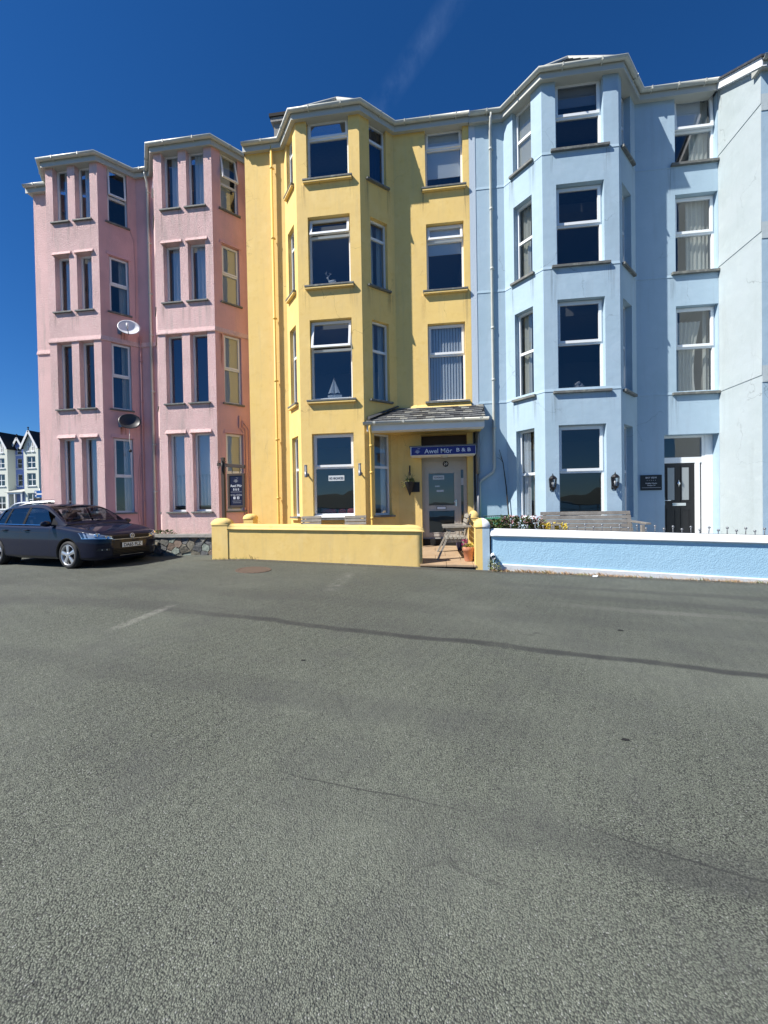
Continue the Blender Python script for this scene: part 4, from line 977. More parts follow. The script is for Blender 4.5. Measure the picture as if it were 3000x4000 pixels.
for F, ends, zs in ((YF[2], (.24, 1.50), (10.28, 7.46, 4.39)), (YF[4], (-.19 + xr, .99 + xr), (10.27, 7.45)), (RCANT, (.22, .90), (10.32, 7.50))):
    for z in zs:
        for s in ends: streaks(yh, F, s + rr.uniform(-.03, .03), z, rr.uniform(.16, .30), rr.uniform(.5, 1.0), (.36, .29, .17), 0)
for F, ends, zs in ((BF[2], (.24, 1.52), (10.19, 7.38, 4.31)), (BF[4], (.87, ), (10.20, 7.43, 4.34)), (BF[1], (.27, .88), (10.20, 7.38, 4.30))):
    for z in zs:
        for s in ends: streaks(bh, F, s + rr.uniform(-.03, .03), z, rr.uniform(.16, .30), rr.uniform(.5, 1.0), (.22, .25, .27), 0)
for i in (2, 6):
    xs_ = ((-11.521, -11.015), (-10.763, -10.257)) if i == 2 else ((-7.888, -7.356), (-7.103, -6.55))
    for a, b in xs_:
        for z in (10.48, 7.73, 4.73):
            for s in (a - pl[i][0] - .03, b - pl[i][0] + .03): streaks(ph, PF[i], s, z, rr.uniform(.14, .24), rr.uniform(.4, .8), (.30, .26, .23), 0)
# ------------------------------------------------------------------ forecourts
mb = MB(); mb.hexa([(-.02, -1.9, -.3), (1.0, -1.9, -.3), (1.0, .2, -.3), (-.02, .2, -.3), (-.02, -1.9, .22), (1.0, -1.9, .20), (1.0, .2, .43), (-.02, .2, .43)])
def terr(x, y): return .262 - .018 * x + (y + 2.12) * .094
ter = empty('terrace', (0, -1.2, .3)); tag(ter, kind='structure')
mb = MB(); xs = [-5.2, .95]; mb.hexa([(-5.2, -2.0, -.3), (.94, -2.0, -.3), (.94, .10, -.3), (-5.2, .10, -.3)] + [(x, y, terr(x, y) - .035) for x, y in ((-5.2, -2.0), (.94, -2.0), (.94, .10), (-5.2, .10))]); mb.build('bed', M['concrete'], ter)
rr = random.Random(8); ys = [-2.14, -1.66, -1.17, -.68, -.19, .12]
for j in range(5):
    x = -.335 + (-.25 if j % 2 else -.0)
    while x < .93:
        a, b = max(x, -.335), min(x + .60, .935); x += .60
        if b - a < .05: continue
        y0, y1 = ys[j], ys[j + 1]; g = .004; mb = MB(); dz = rr.uniform(-.003, .003)
        P = [(a + g, y0 + g), (b - g, y0 + g), (b - g, y1 - g), (a + g, y1 - g)]
        mb.hexa([(p, q, terr(p, q) - .045) for p, q in P] + [(p, q, terr(p, q) + dz) for p, q in P]); mb.build('slab', M['paving'], ter, bev=.006)
for j in range(4):
    x = -5.1
    while x < -.36:
        a, b = x, min(x + .60, -.34); x += .60; y0, y1 = max(ys[j], -1.88), ys[j + 1]; mb = MB(); g = .004
        P = [(a + g, y0 + g), (b - g, y0 + g), (b - g, y1 - g), (a + g, y1 - g)]; mb.hexa([(p, q, terr(p, q) - .04) for p, q in P] + [(p, q, terr(p, q)) for p, q in P]); mb.build('slab', M['paving'], ter)
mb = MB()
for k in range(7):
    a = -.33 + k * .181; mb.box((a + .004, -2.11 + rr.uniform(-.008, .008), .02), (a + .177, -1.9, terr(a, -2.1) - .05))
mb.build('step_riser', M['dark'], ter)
mb = MB(); mb.hexa([(1.25, -1.95, -.5), (14, -1.95, -.6), (14, .1, -.6), (1.25, .1, -.5), (1.25, -1.90, .42), (14, -1.90, .34), (14, .1, .36), (1.25, .1, .46)]); tag(mb.build('forecourt', M['concrete'], base=(6, -1, 0)), kind='structure')
mb = MB(); mb.box((-8.9, -1.20, 0), (-5.45, .1, .86)); tag(mb.build('planting_strip', M['concrete'], base=(-7, -.6, 0)), kind='structure')

# ------------------------------------------------------------------ yellow front wall
def cope(w, h, lip, n=9):   # rounded coping, profile in (y, z) about the wall centre line
    pr = [(-w / 2, 0), (-w / 2, lip)]
    for k in range(n + 1):
        a = math.pi - math.pi * k / n; c, s = math.cos(a), math.sin(a)
        pr.append((w / 2 * math.copysign(abs(c) ** .75, c), lip + (h - lip) * abs(s) ** .75))
    pr.append((w / 2, 0)); return pr
def run(mb, xs, prof, yc, zf, m=0, smooth=True, shrink=None):
    k = len(prof); vs = []; fs = []
    for i, x in enumerate(xs):
        q = shrink[i] if shrink else 1.0
        for y, z in prof: vs.append((x, yc + y * (.35 + .65 * q if q < 1 else 1), zf(x) + z * q))
    for i in range(len(xs) - 1):
        for j in range(k - 1): fs.append((i * k + j, (i + 1) * k + j, (i + 1) * k + j + 1, i * k + j + 1))
        fs.append((i * k + k - 1, (i + 1) * k + k - 1, (i + 1) * k, i * k))
    fs.append(tuple(range(k - 1, -1, -1))); fs.append(tuple((len(xs) - 1) * k + j for j in range(k)))
    mb.mesh(vs, fs, m, smooth)
def lin(x0, z0, x1, z1): return lambda x: z0 + (z1 - z0) * (x - x0) / (x1 - x0)
yw = empty('yellow_front_wall', (-2.7, -2.0, .28), 'low yellow rendered wall with rounded coping in front of the bay', 'wall')
rr = random.Random(2)
zc = lin(-5.1, 1.105, -.3, 1.0)
xs = [-5.0 + i * .131 for i in range(37)]; mb = MB()
top = [(x, zc(x)) for x in xs]; vs = []; fs = []
for side, y in ((0, -2.1), (1, -1.9)):
    for x in xs:
        for k in range(5):
            z = -.25 + (zc(x) + .25) * k / 4; vs.append((x, y + rr.uniform(-.004, .004) * (k < 4), z))
n = len(xs)
for i in range(n - 1):
    for k in range(4): fs.append((i * 5 + k, (i + 1) * 5 + k, (i + 1) * 5 + k + 1, i * 5 + k + 1)); o_ = n * 5; fs.append((o_ + i * 5 + k + 1, o_ + (i + 1) * 5 + k + 1, o_ + (i + 1) * 5 + k, o_ + i * 5 + k))
for k in range(4): e = (n - 1) * 5; fs.append((e + k, n * 5 + e + k, n * 5 + e + k + 1, e + k + 1))
mb.mesh(vs, fs, 0, True); mb.build('body', M['yellow'], yw)
mb = MB(); xs2 = [-5.0 + i * .235 for i in range(19)] + [-.60, -.47, -.38, -.31, -.265, -.235, -.222]; sh = [1 + rr.uniform(-.03, .03) for _ in range(19)] + [1.12, 1.10, 1.0, .84, .62, .38, .15]
run(mb, xs2, cope(.27, .145, .03), -2.0, zc, 0, True, sh); mb.build('coping', M['yellow'], yw)
def pillar(name, x0, x1, y0, y1, zb, zs, zt, mats, parent=None, label=None, split=None, over=.012, barrel=False, lean=0.0):
    """square pillar with a domed cap"""
    mb = MB(); lev = [(zb, -.0), (zb + .08, -.0), (zs, 0), (zs + .002, over), (zs + .02, over)]
    h = zt - zs - .02
    for k in range(1, 8):
        a = k / 7 * math.pi / 2; lev.append((zs + .02 + h * math.sin(a), over - (min(x1 - x0, y1 - y0) / 2 + over) * (1 - math.cos(a)) * .985))
    cols = []; xm = split if split else (x0 + x1) / 2
    for z, o in lev:
        a, b = x0 - o, x1 + o; c, d = y0 - (o if not barrel else max(o, -.03)), y1 + (o if not barrel else max(o, -.03)); m_ = min(max(xm, a + .001), b - .001) if o > -.1 else (a + b) / 2
        m_ = xm if a < xm < b else (a + b) / 2
        cols.append([(a, c, z), (m_, c, z), (b, c, z), (b, d, z), (m_, d, z), (a, d, z)])
    vs = [p for c in cols for p in c]
    for i in range(len(cols) - 1):
        for k in range(6):
            fx = (cols[i][k][0] + cols[i][(k + 1) % 6][0]) / 2; mi = 0
            if split and fx > split + 1e-4: mi = 1 if i < 2 else 2
            elif split and k == 2: mi = 1 if i < 2 else 2
            q = [cols[i][k], cols[i][(k + 1) % 6], cols[i + 1][(k + 1) % 6], cols[i + 1][k]]; mb.poly(q, mi, i > 3)
    mb.poly(cols[-1], 0 if not split else 2)
    o = mb.build(name, mats, parent, base=((x0 + x1) / 2, (y0 + y1) / 2, zb), weld=True)
    for p in o.data.polygons: p.use_smooth = p.center.z > (zs + .01 - (0 if parent is None else 0)) - (0 if parent is not None else zb) if parent is None else p.use_smooth
    if label: tag(o, label, 'pillar')
    return o
pillar('pillar', -5.40, -4.99, -2.12, -1.82, -.1, 1.21, 1.385, [M['yellow']], yw, over=.012)
gp = pillar('gate_pillar', .915, 1.225, -2.12, -1.80, -.1, 1.09, 1.30, [M['yellow'], M['blue'], M['white']], None, 'domed gate pillar painted half yellow and half blue', split=1.068, over=.014)
pillar('back_pillar', -5.42, -5.14, -.42, -.10, .3, 1.30, 1.46, [M['yellow']], None, 'small domed yellow pillar against the house at the pink boundary', over=.012)
sw = empty('side_wall', (1.02, -1.0, .3), 'low yellow dividing wall with a domed end beside the front door', 'wall')
mb = MB(); vs = []; yy = [-1.82, -1.5, -1.2, -.95, -.85]; zz = [1.02, 1.03, 1.05, 1.12, 1.2]
for y, z in zip(yy, zz): vs += [(.95, y, .0), (.95, y, z - .05), (1.02, y, z), (1.09, y, z - .05), (1.09, y, .0)]
fs = [(i * 5 + j, i * 5 + j + 1, (i + 1) * 5 + j + 1, (i + 1) * 5 + j) for i in range(4) for j in range(4)] + [(0, 1, 2, 3, 4), (20, 21, 22, 23, 24)]
mb.mesh(vs, fs, 0); mb.build('body', M['yellow'], sw, weld=True)
pillar('pillar', .90, 1.12, -.85, -.60, .2, 1.26, 1.46, [M['yellow']], sw, over=.01)

# ------------------------------------------------------------------ blue front wall with ball railing
bw = empty('blue_front_wall', (6, -2.0, 0), 'low sky blue roughcast wall with white coping and white plinth', 'wall')
zt = lambda x: 1.055 - .0359 * (x - 1.27); z1_ = lambda x: zt(x) - .165; zp = lambda x: .27 - .0575 * (x - 1.5)
xs = [1.27 + i * .6 for i in range(20)]; mb = MB(); vs = []; fs = []
for x in xs: vs += [(x, -2.08, -.8), (x, -2.08, z1_(x)), (x, -1.88, z1_(x)), (x, -1.88, -.8)]
for i in range(len(xs) - 1): fs += [(i * 4 + j, (i + 1) * 4 + j, (i + 1) * 4 + j + 1, i * 4 + j + 1) for j in range(3)]
fs.append((0, 1, 2, 3)); mb.mesh(vs, fs); mb.build('body', M['bluewall'], bw)
mb = MB(); xs3 = [1.235, 1.25, 1.28, 1.34] + xs[1:]; run(mb, xs3, cope(.29, .172, .05), -1.98, z1_, 0, True, [.55, .82, .96, 1] + [1] * 19); mb.build('coping', M['white'], bw)
mb = MB(); vs = []; fs = []
for x in xs: vs += [(x, -2.12, -.8), (x, -2.12, zp(x) - .015), (x, -2.10, zp(x)), (x, -2.07, zp(x) + .004)]
fs = [(i * 4 + j, (i + 1) * 4 + j, (i + 1) * 4 + j + 1, i * 4 + j + 1) for i in range(len(xs) - 1) for j in range(3)] + [(0, 1, 2, 3)]; mb.mesh(vs, fs); mb.build('plinth', M['plinth'], bw)
rl = empty('ball_railing', (6, -1.95, .9), 'grey metal railing of short ball topped spikes on the white coping', 'railing')
mb = MB(); run(mb, [1.5, 5, 9, 13], [(-.02, 0), (-.02, .012), (.02, .012), (.02, 0)], -1.95, lambda x: zt(x) + .001, 0, False); mb.build('bar', M['greymetal'], rl)
spike = {}
def make_spike(h):
    mb = MB(); mb.tube([(0, 0, 0), (0, 0, h)], .0095, 6); mb.lathe([(0, h - .024), (.017, h - .019), (.0265, h), (.021, h + .018), (.009, h + .026), (0, h + .028)], (0, 0, 0), 'z', 10); return mb.build('spike', M['greymetal'], rl, local=True)
x = 1.72; k = 0; B_ = base_of(rl)
while x < 12.6:
    key = k % 2
    if key not in spike: o = spike[key] = make_spike((.078, .132)[key])
    else: o = spike[key].copy(); COL.objects.link(o); o.parent = rl
    rx = random.Random(k); o.location = Vector((x, -1.95, zt(x) + .008)) - B_; o.rotation_euler = (R(rx.uniform(-3, 3)), R(rx.uniform(-3, 3)), 0); x += .178 + rx.uniform(-.006, .006); k += 1
# stub of plastic pipe through the wall
mb = MB(); c = Vector((1.30, -2.05, .47)); mb.tube([c + Vector((0, .1, .02)), c + Vector((-.02, -.22, -.03))], .050, 14, caps=False); mb.tube([c + Vector((0, .1, .02)), c + Vector((-.02, -.215, -.029))], .042, 14, caps=False); mb.tube([c + Vector((0, .05, .01)), c + Vector((-.002, .0, .0))], .043, 14, 1)
tag(mb.build('drain_pipe', [M['upvc'], M['dark']], None, base=(1.30, -2.05, .47)), 'open white pipe end sticking out low in the blue wall', 'pipe')

# ------------------------------------------------------------------ rubble stone wall
sw2 = empty('stone_wall', (-7.1, -1.3, .38), 'low rubble stone retaining wall with concrete coping below the pink bay', 'wall')
mb = MB(); mb.box((-8.9, -1.25, -.1), (-5.41, -1.12, .90)); mb.build('mortar', M['mortar'], sw2)
mb = MB(); n = 16
for i in range(n):
    a = -8.95 + 3.55 * i / n; b = -8.95 + 3.55 * (i + 1) / n; rr = random.Random(i); h = .955 - .02 * (i / n) + rr.uniform(-.006, .006); mb.hexa([(a, -1.335, h - .075), (b, -1.335, h - .075), (b, -.98, h - .075), (a, -.98, h - .075), (a, -1.325, h), (b, -1.325, h), (b, -.98, h), (a, -.98, h)])
mb.build('coping', M['concrete'], sw2)
rr = random.Random(21); pts = []
for k in range(900):
    p = (rr.uniform(-8.9, -5.41), rr.uniform(.26, .87)); 
    if all(((p[0] - q[0]) / 1.5) ** 2 + (p[1] - q[1]) ** 2 > .135 ** 2 for q in pts): pts.append(p)
def cell(p, others, box):
    poly = [(box[0], box[2]), (box[1], box[2]), (box[1], box[3]), (box[0], box[3])]
    for q in others:
        if q is p or abs(q[0] - p[0]) > .9: continue
        mx, my = (p[0] + q[0]) / 2, (p[1] + q[1]) / 2; nx_, ny_ = q[0] - p[0], q[1] - p[1]; out = []
        for i in range(len(poly)):
            a, b = poly[i], poly[(i + 1) % len(poly)]; da = (a[0] - mx) * nx_ + (a[1] - my) * ny_; db = (b[0] - mx) * nx_ + (b[1] - my) * ny_
            if da <= 0: out.append(a)
            if (da < 0) != (db < 0): t = da / (da - db); out.append((a[0] + (b[0] - a[0]) * t, a[1] + (b[1] - a[1]) * t))
        poly = out
        if len(poly) < 3: return None
    return poly
for p in pts:
    c = cell(p, pts, (-8.9, -5.415, .2, .875))
    if not c: continue
    cx = sum(q[0] for q in c) / len(c); cz = sum(q[1] for q in c) / len(c)
    def ins(k): return [(cx + (x - cx) * max(.2, 1 - k / max(.05, math.hypot(x - cx, z - cz))), cz + (z - cz) * max(.2, 1 - k / max(.05, math.hypot(x - cx, z - cz)))) for x, z in c]
    a, b = ins(.006), ins(.016); d = -1.27 - rr.uniform(.0, .035); n = len(c); tl = rr.uniform(-.12, .12); tz = rr.uniform(-.15, .1)
    vs = [(x, -1.245, z) for x, z in a] + [(x, d + .016, z) for x, z in a] + [(x + rr.uniform(-.006, .006), d + (x - cx) * tl + (z - cz) * tz, z + rr.uniform(-.006, .006)) for x, z in b]
    fs = [(i, (i + 1) % n, n + (i + 1) % n, n + i) for i in range(n)] + [(n + i, n + (i + 1) % n, 2 * n + (i + 1) % n, 2 * n + i) for i in range(n)] + [tuple(2 * n + i for i in range(n))]
    mb = MB(); mb.mesh(vs, fs); mb.build('stone', M['stone%d' % rr.choice((0, 0, 1, 1, 2, 2, 3, 4))], sw2)

# ------------------------------------------------------------------ plants
def leaf_cloud(mb, c, rad, n, size, seed, m=lambda r: 0, up=.5, flat=1.0):
    r = random.Random(seed)
    for _ in range(n):
        a = r.uniform(0, 6.283); q = r.random() ** .5; z = r.random(); p = Vector(c) + Vector((math.cos(a) * q * rad[0] * (1.1 - .45 * z), math.sin(a) * q * rad[1] * (1.1 - .45 * z), z * rad[2]))
        d = Vector((math.cos(a) * (.4 + q), math.sin(a) * (.4 + q), r.uniform(-.2, 1.2) * up + .3)).normalized(); s = d.cross(Vector((r.uniform(-1, 1), r.uniform(-1, 1), 1))).normalized(); L = size * r.uniform(.6, 1.25); w = L * .24
        k = d.cross(s) * (L * .12)
        mb.mesh([p, p + d * L * .45 + s * w + k, p + d * L - k, p + d * L * .45 - s * w + k], [(0, 1, 2), (0, 2, 3)], m(r))
labs = ['leafy shrub behind the blue wall, nearest the half yellow gate pillar', 'leafy shrub with pink flowers, second from the gate pillar behind the blue wall', 'green and bronze shrub with pale blooms under the tall side window', 'reddish leaved shrub beside the grey bench behind the blue wall']
for i, x in enumerate((1.42, 1.74, 2.06, 2.36)):
    sh = empty('shrub', (x, -1.62, .42), labs[i], 'shrub', 'shrubs behind the blue wall'); r = random.Random(40 + i)
    mb = MB()
    for _ in range(7): a = r.uniform(0, 6.28); mb.tube([(x, -1.62, .40), (x + math.cos(a) * .08, -1.62 + math.sin(a) * .08, .7), (x + math.cos(a) * .18, -1.62 + math.sin(a) * .15, 1.0)], [.010, .007, .003], 5)
    mb.build('stem', M['twig'], sh)
    mb = MB(); leaf_cloud(mb, (x, -1.62, .45), (.24, .22, (.78, .86, .84, .78)[i]), 760, .085, 60 + i, lambda q: 1 if q.random() < (.18, .3, .35, .7)[i] else 0); mb.build('foliage', [M['leaf'], M['leafred']], sh)
    mb = MB()
    if i: leaf_cloud(mb, (x - .03, -1.66, 1.12), (.16, .14, .20), 34, .06, 80 + i); mb.build('blossom', M['petalpink'], sh)
for i, x in enumerate((2.52, 2.71, 2.89)):
    o = empty('yellow_plant', (x, -1.74, .41), ['small yellow leaved plant beside the bronze shrub', 'bright yellow plant, middle of three below the grey bench', 'yellow plant at the right end of the planted bed below the bench'][i], 'plant', 'yellow plants below the bench')
    mb = MB(); leaf_cloud(mb, (x, -1.74, .72), (.12, .10, .42), 260, .07, 120 + i); mb.build('foliage', M['petalyellow'], o); mb = MB(); mb.tube([(x, -1.74, .40), (x, -1.74, .9)], .012, 5); mb.build('stem', M['twig'], o)
gr = MB(); r = random.Random(9)
def tuft(mb, x, y, n, h, m, spread=.06, lean=.5):
    for _ in range(n):
        a = r.uniform(0, 6.28); px, py = x + r.gauss(0, spread), y + r.gauss(0, spread * .45); z = ground_z(px, py) - .01; L = h * r.uniform(.5, 1.2); q = Vector((math.cos(a) * lean * L, math.sin(a) * lean * L, L)); w = .004
        mb.mesh([(px - w, py, z), (px + w, py, z), (px + q.x * .5 + w * .6, py + q.y * .5, z + q.z * .62), (px + q.x, py + q.y, z + q.z)], [(0, 1, 2), (0, 2, 3)], m)
for x in [1.3 + i * .035 for i in range(165)]:
    dens = 1.0 if x < 2.6 else (.9 if x < 4.4 else .45)
    if r.random() < dens: tuft(gr, x + r.uniform(-.03, .03), -2.16 + r.uniform(-.05, .03), r.randint(9, 22), r.uniform(.03, .09), 0 if r.random() < .86 else 1, lean=.9)
tag(gr.build('dry_grass', [M['drygrass'], M['weed']], base=(3, -2.16, 0)), 'dry brown grass along the foot of the blue wall', 'grass', kind='stuff')
gr = MB()
for x in [-5.35 + i * .04 for i in range(28)]:
    if r.random() < .75: tuft(gr, x, -2.15 + r.uniform(-.03, .02), r.randint(3, 8), r.uniform(.05, .12) * (1.2 if x > -4.85 else .7), 1 if r.random() < .6 else 0, .05)
for x in [-3.0 + i * .11 for i in range(24)]:
    if r.random() < .4: tuft(gr, x, -2.13, r.randint(2, 4), .03, 0, .03)
tag(gr.build('weeds', [M['drygrass'], M['weed']], base=(-4, -2.15, .3)), 'short weeds at the foot of the yellow wall', 'weeds', kind='stuff')
wd = empty('weed_plant', (1.30, -2.18, .12), 'bushy green weed under the pipe beside the gate pillar', 'plant'); mb = MB(); leaf_cloud(mb, (1.31, -2.2, .12), (.13, .08, .26), 150, .05, 5); mb.build('foliage', M['weed'], wd); mb = MB(); mb.tube([(1.31, -2.19, .08), (1.31, -2.2, .33)], .006, 5); mb.build('stem', M['twig'], wd)
wd = empty('ledge_plant', (-7.35, -1.16, .94), 'low dark green plant on the stone wall coping', 'plant'); mb = MB(); leaf_cloud(mb, (-7.35, -1.12, .93), (.30, .10, .12), 160, .06, 6, up=.3); mb.build('foliage', M['leaf'], wd)
gr = MB()
for k in range(46): px = r.uniform(-7.9, -5.5); py = -1.02 + r.uniform(-.1, .1); L = r.uniform(.05, .22); a = r.uniform(0, 6.28); gr.mesh([(px - .003, py, .93), (px + .003, py, .93), (px + math.cos(a) * L * .5, py + math.sin(a) * L * .3, .93 + L)], [(0, 1, 2)])
tag(gr.build('ledge_grass', M['drygrass'], base=(-6.7, -1.0, .93)), 'thin dry grass stalks on top of the stone wall', 'grass', kind='stuff')
# bare stem leaning on the blue wall
mb = MB(); mb.tube([(2.02, -.16, .3), (2.0, -.14, 1.3), (1.95, -.10, 2.1), (1.88, -.06, 2.75), (1.79, -.04, 3.1)], [.022, .020, .016, .010, .005], 7); mb.tube([(1.90, -.06, 2.72), (1.80, -.05, 2.86), (1.72, -.04, 2.88)], [.006, .005, .003], 5); mb.tube([(1.88, -.06, 2.78), (1.77, -.05, 2.98)], [.005, .003], 5)
tag(mb.build('climber_stem', M['twig'], base=(2.02, -.16, .3)), 'bare dark climbing stem against the shaded blue wall', 'stem')
# covered box in the corner of the blue forecourt
gc = empty('green_box', (1.58, -.42, .3), 'dark green netted box with a green tarpaulin in the corner by the drainpipe', 'box')
mb = MB(); mb.box((1.28, -.62, .3), (1.94, -.15, 1.22)); mb.build('body', M['greennet'], gc, bev=.02)
mb = MB(); vs = []; nx_, ny_ = 12, 6; r = random.Random(4)
for j in range(ny_ + 1):
    for i in range(nx_ + 1): u, v = i / nx_, j / ny_; vs.append((1.27 + .68 * u, -.66 + .5 * v, 1.225 + .05 * math.sin(math.pi * u) * math.sin(math.pi * v) + r.uniform(-.012, .012) - (.14 if j == 0 else 0)))
mb.mesh(vs, [(j * (nx_ + 1) + i, j * (nx_ + 1) + i + 1, (j + 1) * (nx_ + 1) + i + 1, (j + 1) * (nx_ + 1) + i) for j in range(ny_) for i in range(nx_)], 0, True); mb.build('cover', M['greencover'], gc)
mb = MB()
for i in range(12): x = 1.27 + .62 * i / 11; mb.tube([(x, -.665, 1.19), (x + .03, -.66, 1.30), (x + .06, -.665, 1.19)], .008, 5)
mb.tube([(1.26, -.66, 1.305), (1.95, -.66, 1.315)], .014, 6); mb.build('net_edge', M['greennet'], gc)

# ------------------------------------------------------------------ benches
def plank(parent, p0, p1, w, h, m, up=(0, 0, 1), name='slat'):
    mb = MB(); mb.beam(p0, p1, w, h, up); return mb.build(name, M[m], parent, bev=.004)
zb = .41
bb = empty('long_bench', (3.6, -1.35, zb), 'long weathered grey timber bench under the blue bay window', 'bench')
for k in range(5):      # back slats, leaning back
    z = 1.36 - k * .098; y = -1.18 - (1.36 - z) * .16; plank(bb, (2.56, y, z), (4.60 + k * .008, y, z - .004), .024, .084, 'woodd', (0, .16, 1))
for k in range(4): y = -1.80 + k * .125; plank(bb, (2.60, y, .86), (4.62, y, .86), .11, .028, 'woodd', name='seat_slat')
for x in (2.66, 4.56):
    plank(bb, (x, -1.83, zb), (x, -1.83, 1.10), .07, .07, 'woodd', (0, 1, 0), 'leg'); plank(bb, (x, -1.34, zb), (x, -1.15, 1.38), .07, .06, 'woodd', (0, 1, 0), 'leg'); plank(bb, (x + .09, -1.90, 1.125), (x + .09, -1.18, 1.15), .11, .038, 'woodd', name='arm'); plank(bb, (x, -1.83, .80), (x, -1.32, .80), .05, .08, 'woodd', name='rail')
# jack and jill seat behind the yellow wall
js = empty('twin_seat', (-2.6, -1.3, .33), 'weathered twin garden seat with two slatted backs behind the yellow wall', 'garden seat')
for xa, xb in ((-3.44, -2.90), (-2.28, -1.72)):
    for k in range(4): z = 1.345 - k * .083; plank(js, (xa, -1.20 - k * .012, z), (xb, -1.20 - k * .012, z + .006), .022, .066, 'wood', (0, .15, 1), 'back_slat')
    for k in range(4): plank(js, (xa, -1.34 - k * .12, .74), (xb, -1.34 - k * .12, .74), .10, .024, 'wood', name='seat_slat')
    for x in (xa + .05, xb - .05): plank(js, (x, -1.16, .33), (x, -1.165, 1.36), .05, .045, 'wood', (0, 1, 0), 'leg'); plank(js, (x, -1.74, .33), (x, -1.72, .94), .05, .05, 'wood', (0, 1, 0), 'leg'); plank(js, (x, -1.76, .95), (x, -1.15, .96), .07, .03, 'wood', name='arm')
mb = MB(); mb.box((-2.90, -1.66, .92), (-2.28, -1.22, .95)); mb.build('table_top', M['wood'], js)
# timber armchair by the gate, seen from its side
ac = empty('garden_bench', (.5, -1.2, .33), 'weathered timber garden bench seen side on beside the terracotta pot', 'bench')
def tz(y): return terr(.4, y)
for y in (-1.60, -.72):
    plank(ac, (.075, y, tz(y)), (.375, y, .99), .045, .085, 'wood', (0, 1, 0), 'leg'); plank(ac, (.885, y, tz(y)), (.60, y, .86), .045, .085, 'wood', (0, 1, 0), 'leg'); plank(ac, (.20, y - .035, 1.085), (.87, y - .035, 1.10), .10, .052, 'wood', name='arm')
    plank(ac, (.30, y + .02, 1.01), (.78, y + .02, 1.025), .035, .075, 'wood', name='rail'); plank(ac, (.30, y + .01, .745), (.78, y + .01, .76), .035, .075, 'wood', name='rail'); plank(ac, (.70, y + .04, .70), (.865, y + .04, 1.40), .04, .07, 'wood', (0, 1, 0), 'back_post')
for k in range(5): x = .31 + k * .095; plank(ac, (x, -1.66, .81), (x, -.66, .81), .072, .026, 'wood', name='seat_slat')
for k in range(4): z = 1.335 - k * .115; x = .81 - (1.335 - z) * .24; plank(ac, (x - .012, -1.68, z), (x - .012, -.64, z), .026, .092, 'wood', (.28, 0, 1), 'back_slat')

# ------------------------------------------------------------------ pots
tp = empty('terracotta_pot', (.79, -1.72, terr(.79, -1.72)), 'terracotta flower pot with yellow and magenta flowers by the gate pillar', 'flower pot'); c = (.79, -1.72, terr(.79, -1.72))
mb = MB(); mb.lathe([(0, .002), (.088, .002), (.092, .01), (.128, .235), (.142, .24), (.147, .33), (.143, .336), (.128, .335), (.124, .28), (0, .275)], c, 'z', 28); mb.build('pot', M['terracotta'], tp)
mb = MB(); mb.lathe([(.118, .285), (.06, .295), (0, .30)], c, 'z', 18); mb.build('soil', M['twig'], tp)
mb = MB(); leaf_cloud(mb, (c[0] - .02, c[1], c[2] + .28), (.13, .12, .12), 110, .05, 31); mb.build('foliage', M['leaf'], tp)
mb = MB(); leaf_cloud(mb, (c[0] + .01, c[1] - .03, c[2] + .32), (.12, .10, .09), 60, .045, 32); mb.build('yellow_flower', M['petalyellow'], tp)
mb = MB(); leaf_cloud(mb, (c[0] - .10, c[1] - .02, c[2] + .36), (.06, .06, .13), 40, .045, 33); mb.build('magenta_flower', M['petalhot'], tp)
c = (.68, -.48, terr(.68, -.48)); tp = empty('blue_pot', c, 'glazed dark blue pot under the garden bench', 'flower pot')
mb = MB(); mb.lathe([(0, .002), (.07, .002), (.105, .12), (.115, .24), (.12, .255), (.105, .255), (.10, .20), (0, .20)], c, 'z', 24); mb.build('pot', M['bluepot'], tp)
mb = MB(); leaf_cloud(mb, (c[0], c[1], c[2] + .22), (.10, .10, .10), 60, .05, 37); mb.build('foliage', M['leaf'], tp)
# hanging basket on the yellow wall with its plaque
hb = empty('hanging_basket', (-.66, -.16, 1.9), 'black cone hanging basket with a trailing plant left of the front door', 'hanging basket')
mb = MB(); mb.beam((-.66, -.004, 2.74), (-.66, -.004, 2.46), .035, .012, (0, 1, 0)); mb.tube([(-.66, -.01, 2.72), (-.66, -.17, 2.70), (-.66, -.185, 2.62), (-.66, -.17, 2.58)], .009, 6); mb.tube([(-.66, -.01, 2.47), (-.66, -.16, 2.69)], .007, 6); mb.build('bracket', M['black'], hb)
mb = MB(); C_ = Vector((-.66, -.17, 2.26)); mb.lathe([(0, -.37), (.015, -.36), (.145, .0), (.150, .012), (.138, .012), (.13, -.02), (0, -.03)], C_, 'z', 20); mb.build('basket', M['blackmatt'], hb)
mb = MB()
for k in range(3): a = k * 2.09 + .5; mb.tube([C_ + Vector((.142 * math.cos(a), .142 * math.sin(a), .01)), Vector((-.66, -.17, 2.58))], .0035, 4)
mb.build('chain', M['greymetal'], hb)
mb = MB(); leaf_cloud(mb, C_ + Vector((0, 0, -.01)), (.13, .13, .10), 90, .06, 51); leaf_cloud(mb, C_ + Vector((-.17, -.05, -.14)), (.05, .05, .16), 26, .05, 52, up=-.3); mb.tube([C_ + Vector((-.08, -.05, .03)), C_ + Vector((-.16, -.06, -.02)), C_ + Vector((-.20, -.06, -.15))], .005, 5); mb.build('plant', M['weed'], hb)
mb = MB()
for k in range(7): a = k * .9; mb.tube([C_, C_ + Vector((.07 * math.cos(a), .05 * math.sin(a), .14)), C_ + Vector((.16 * math.cos(a), .08 * math.sin(a), .20 + .05 * (k % 3)))], [.004, .003, .002], 4)
mb.build('twig', M['twig'], hb)
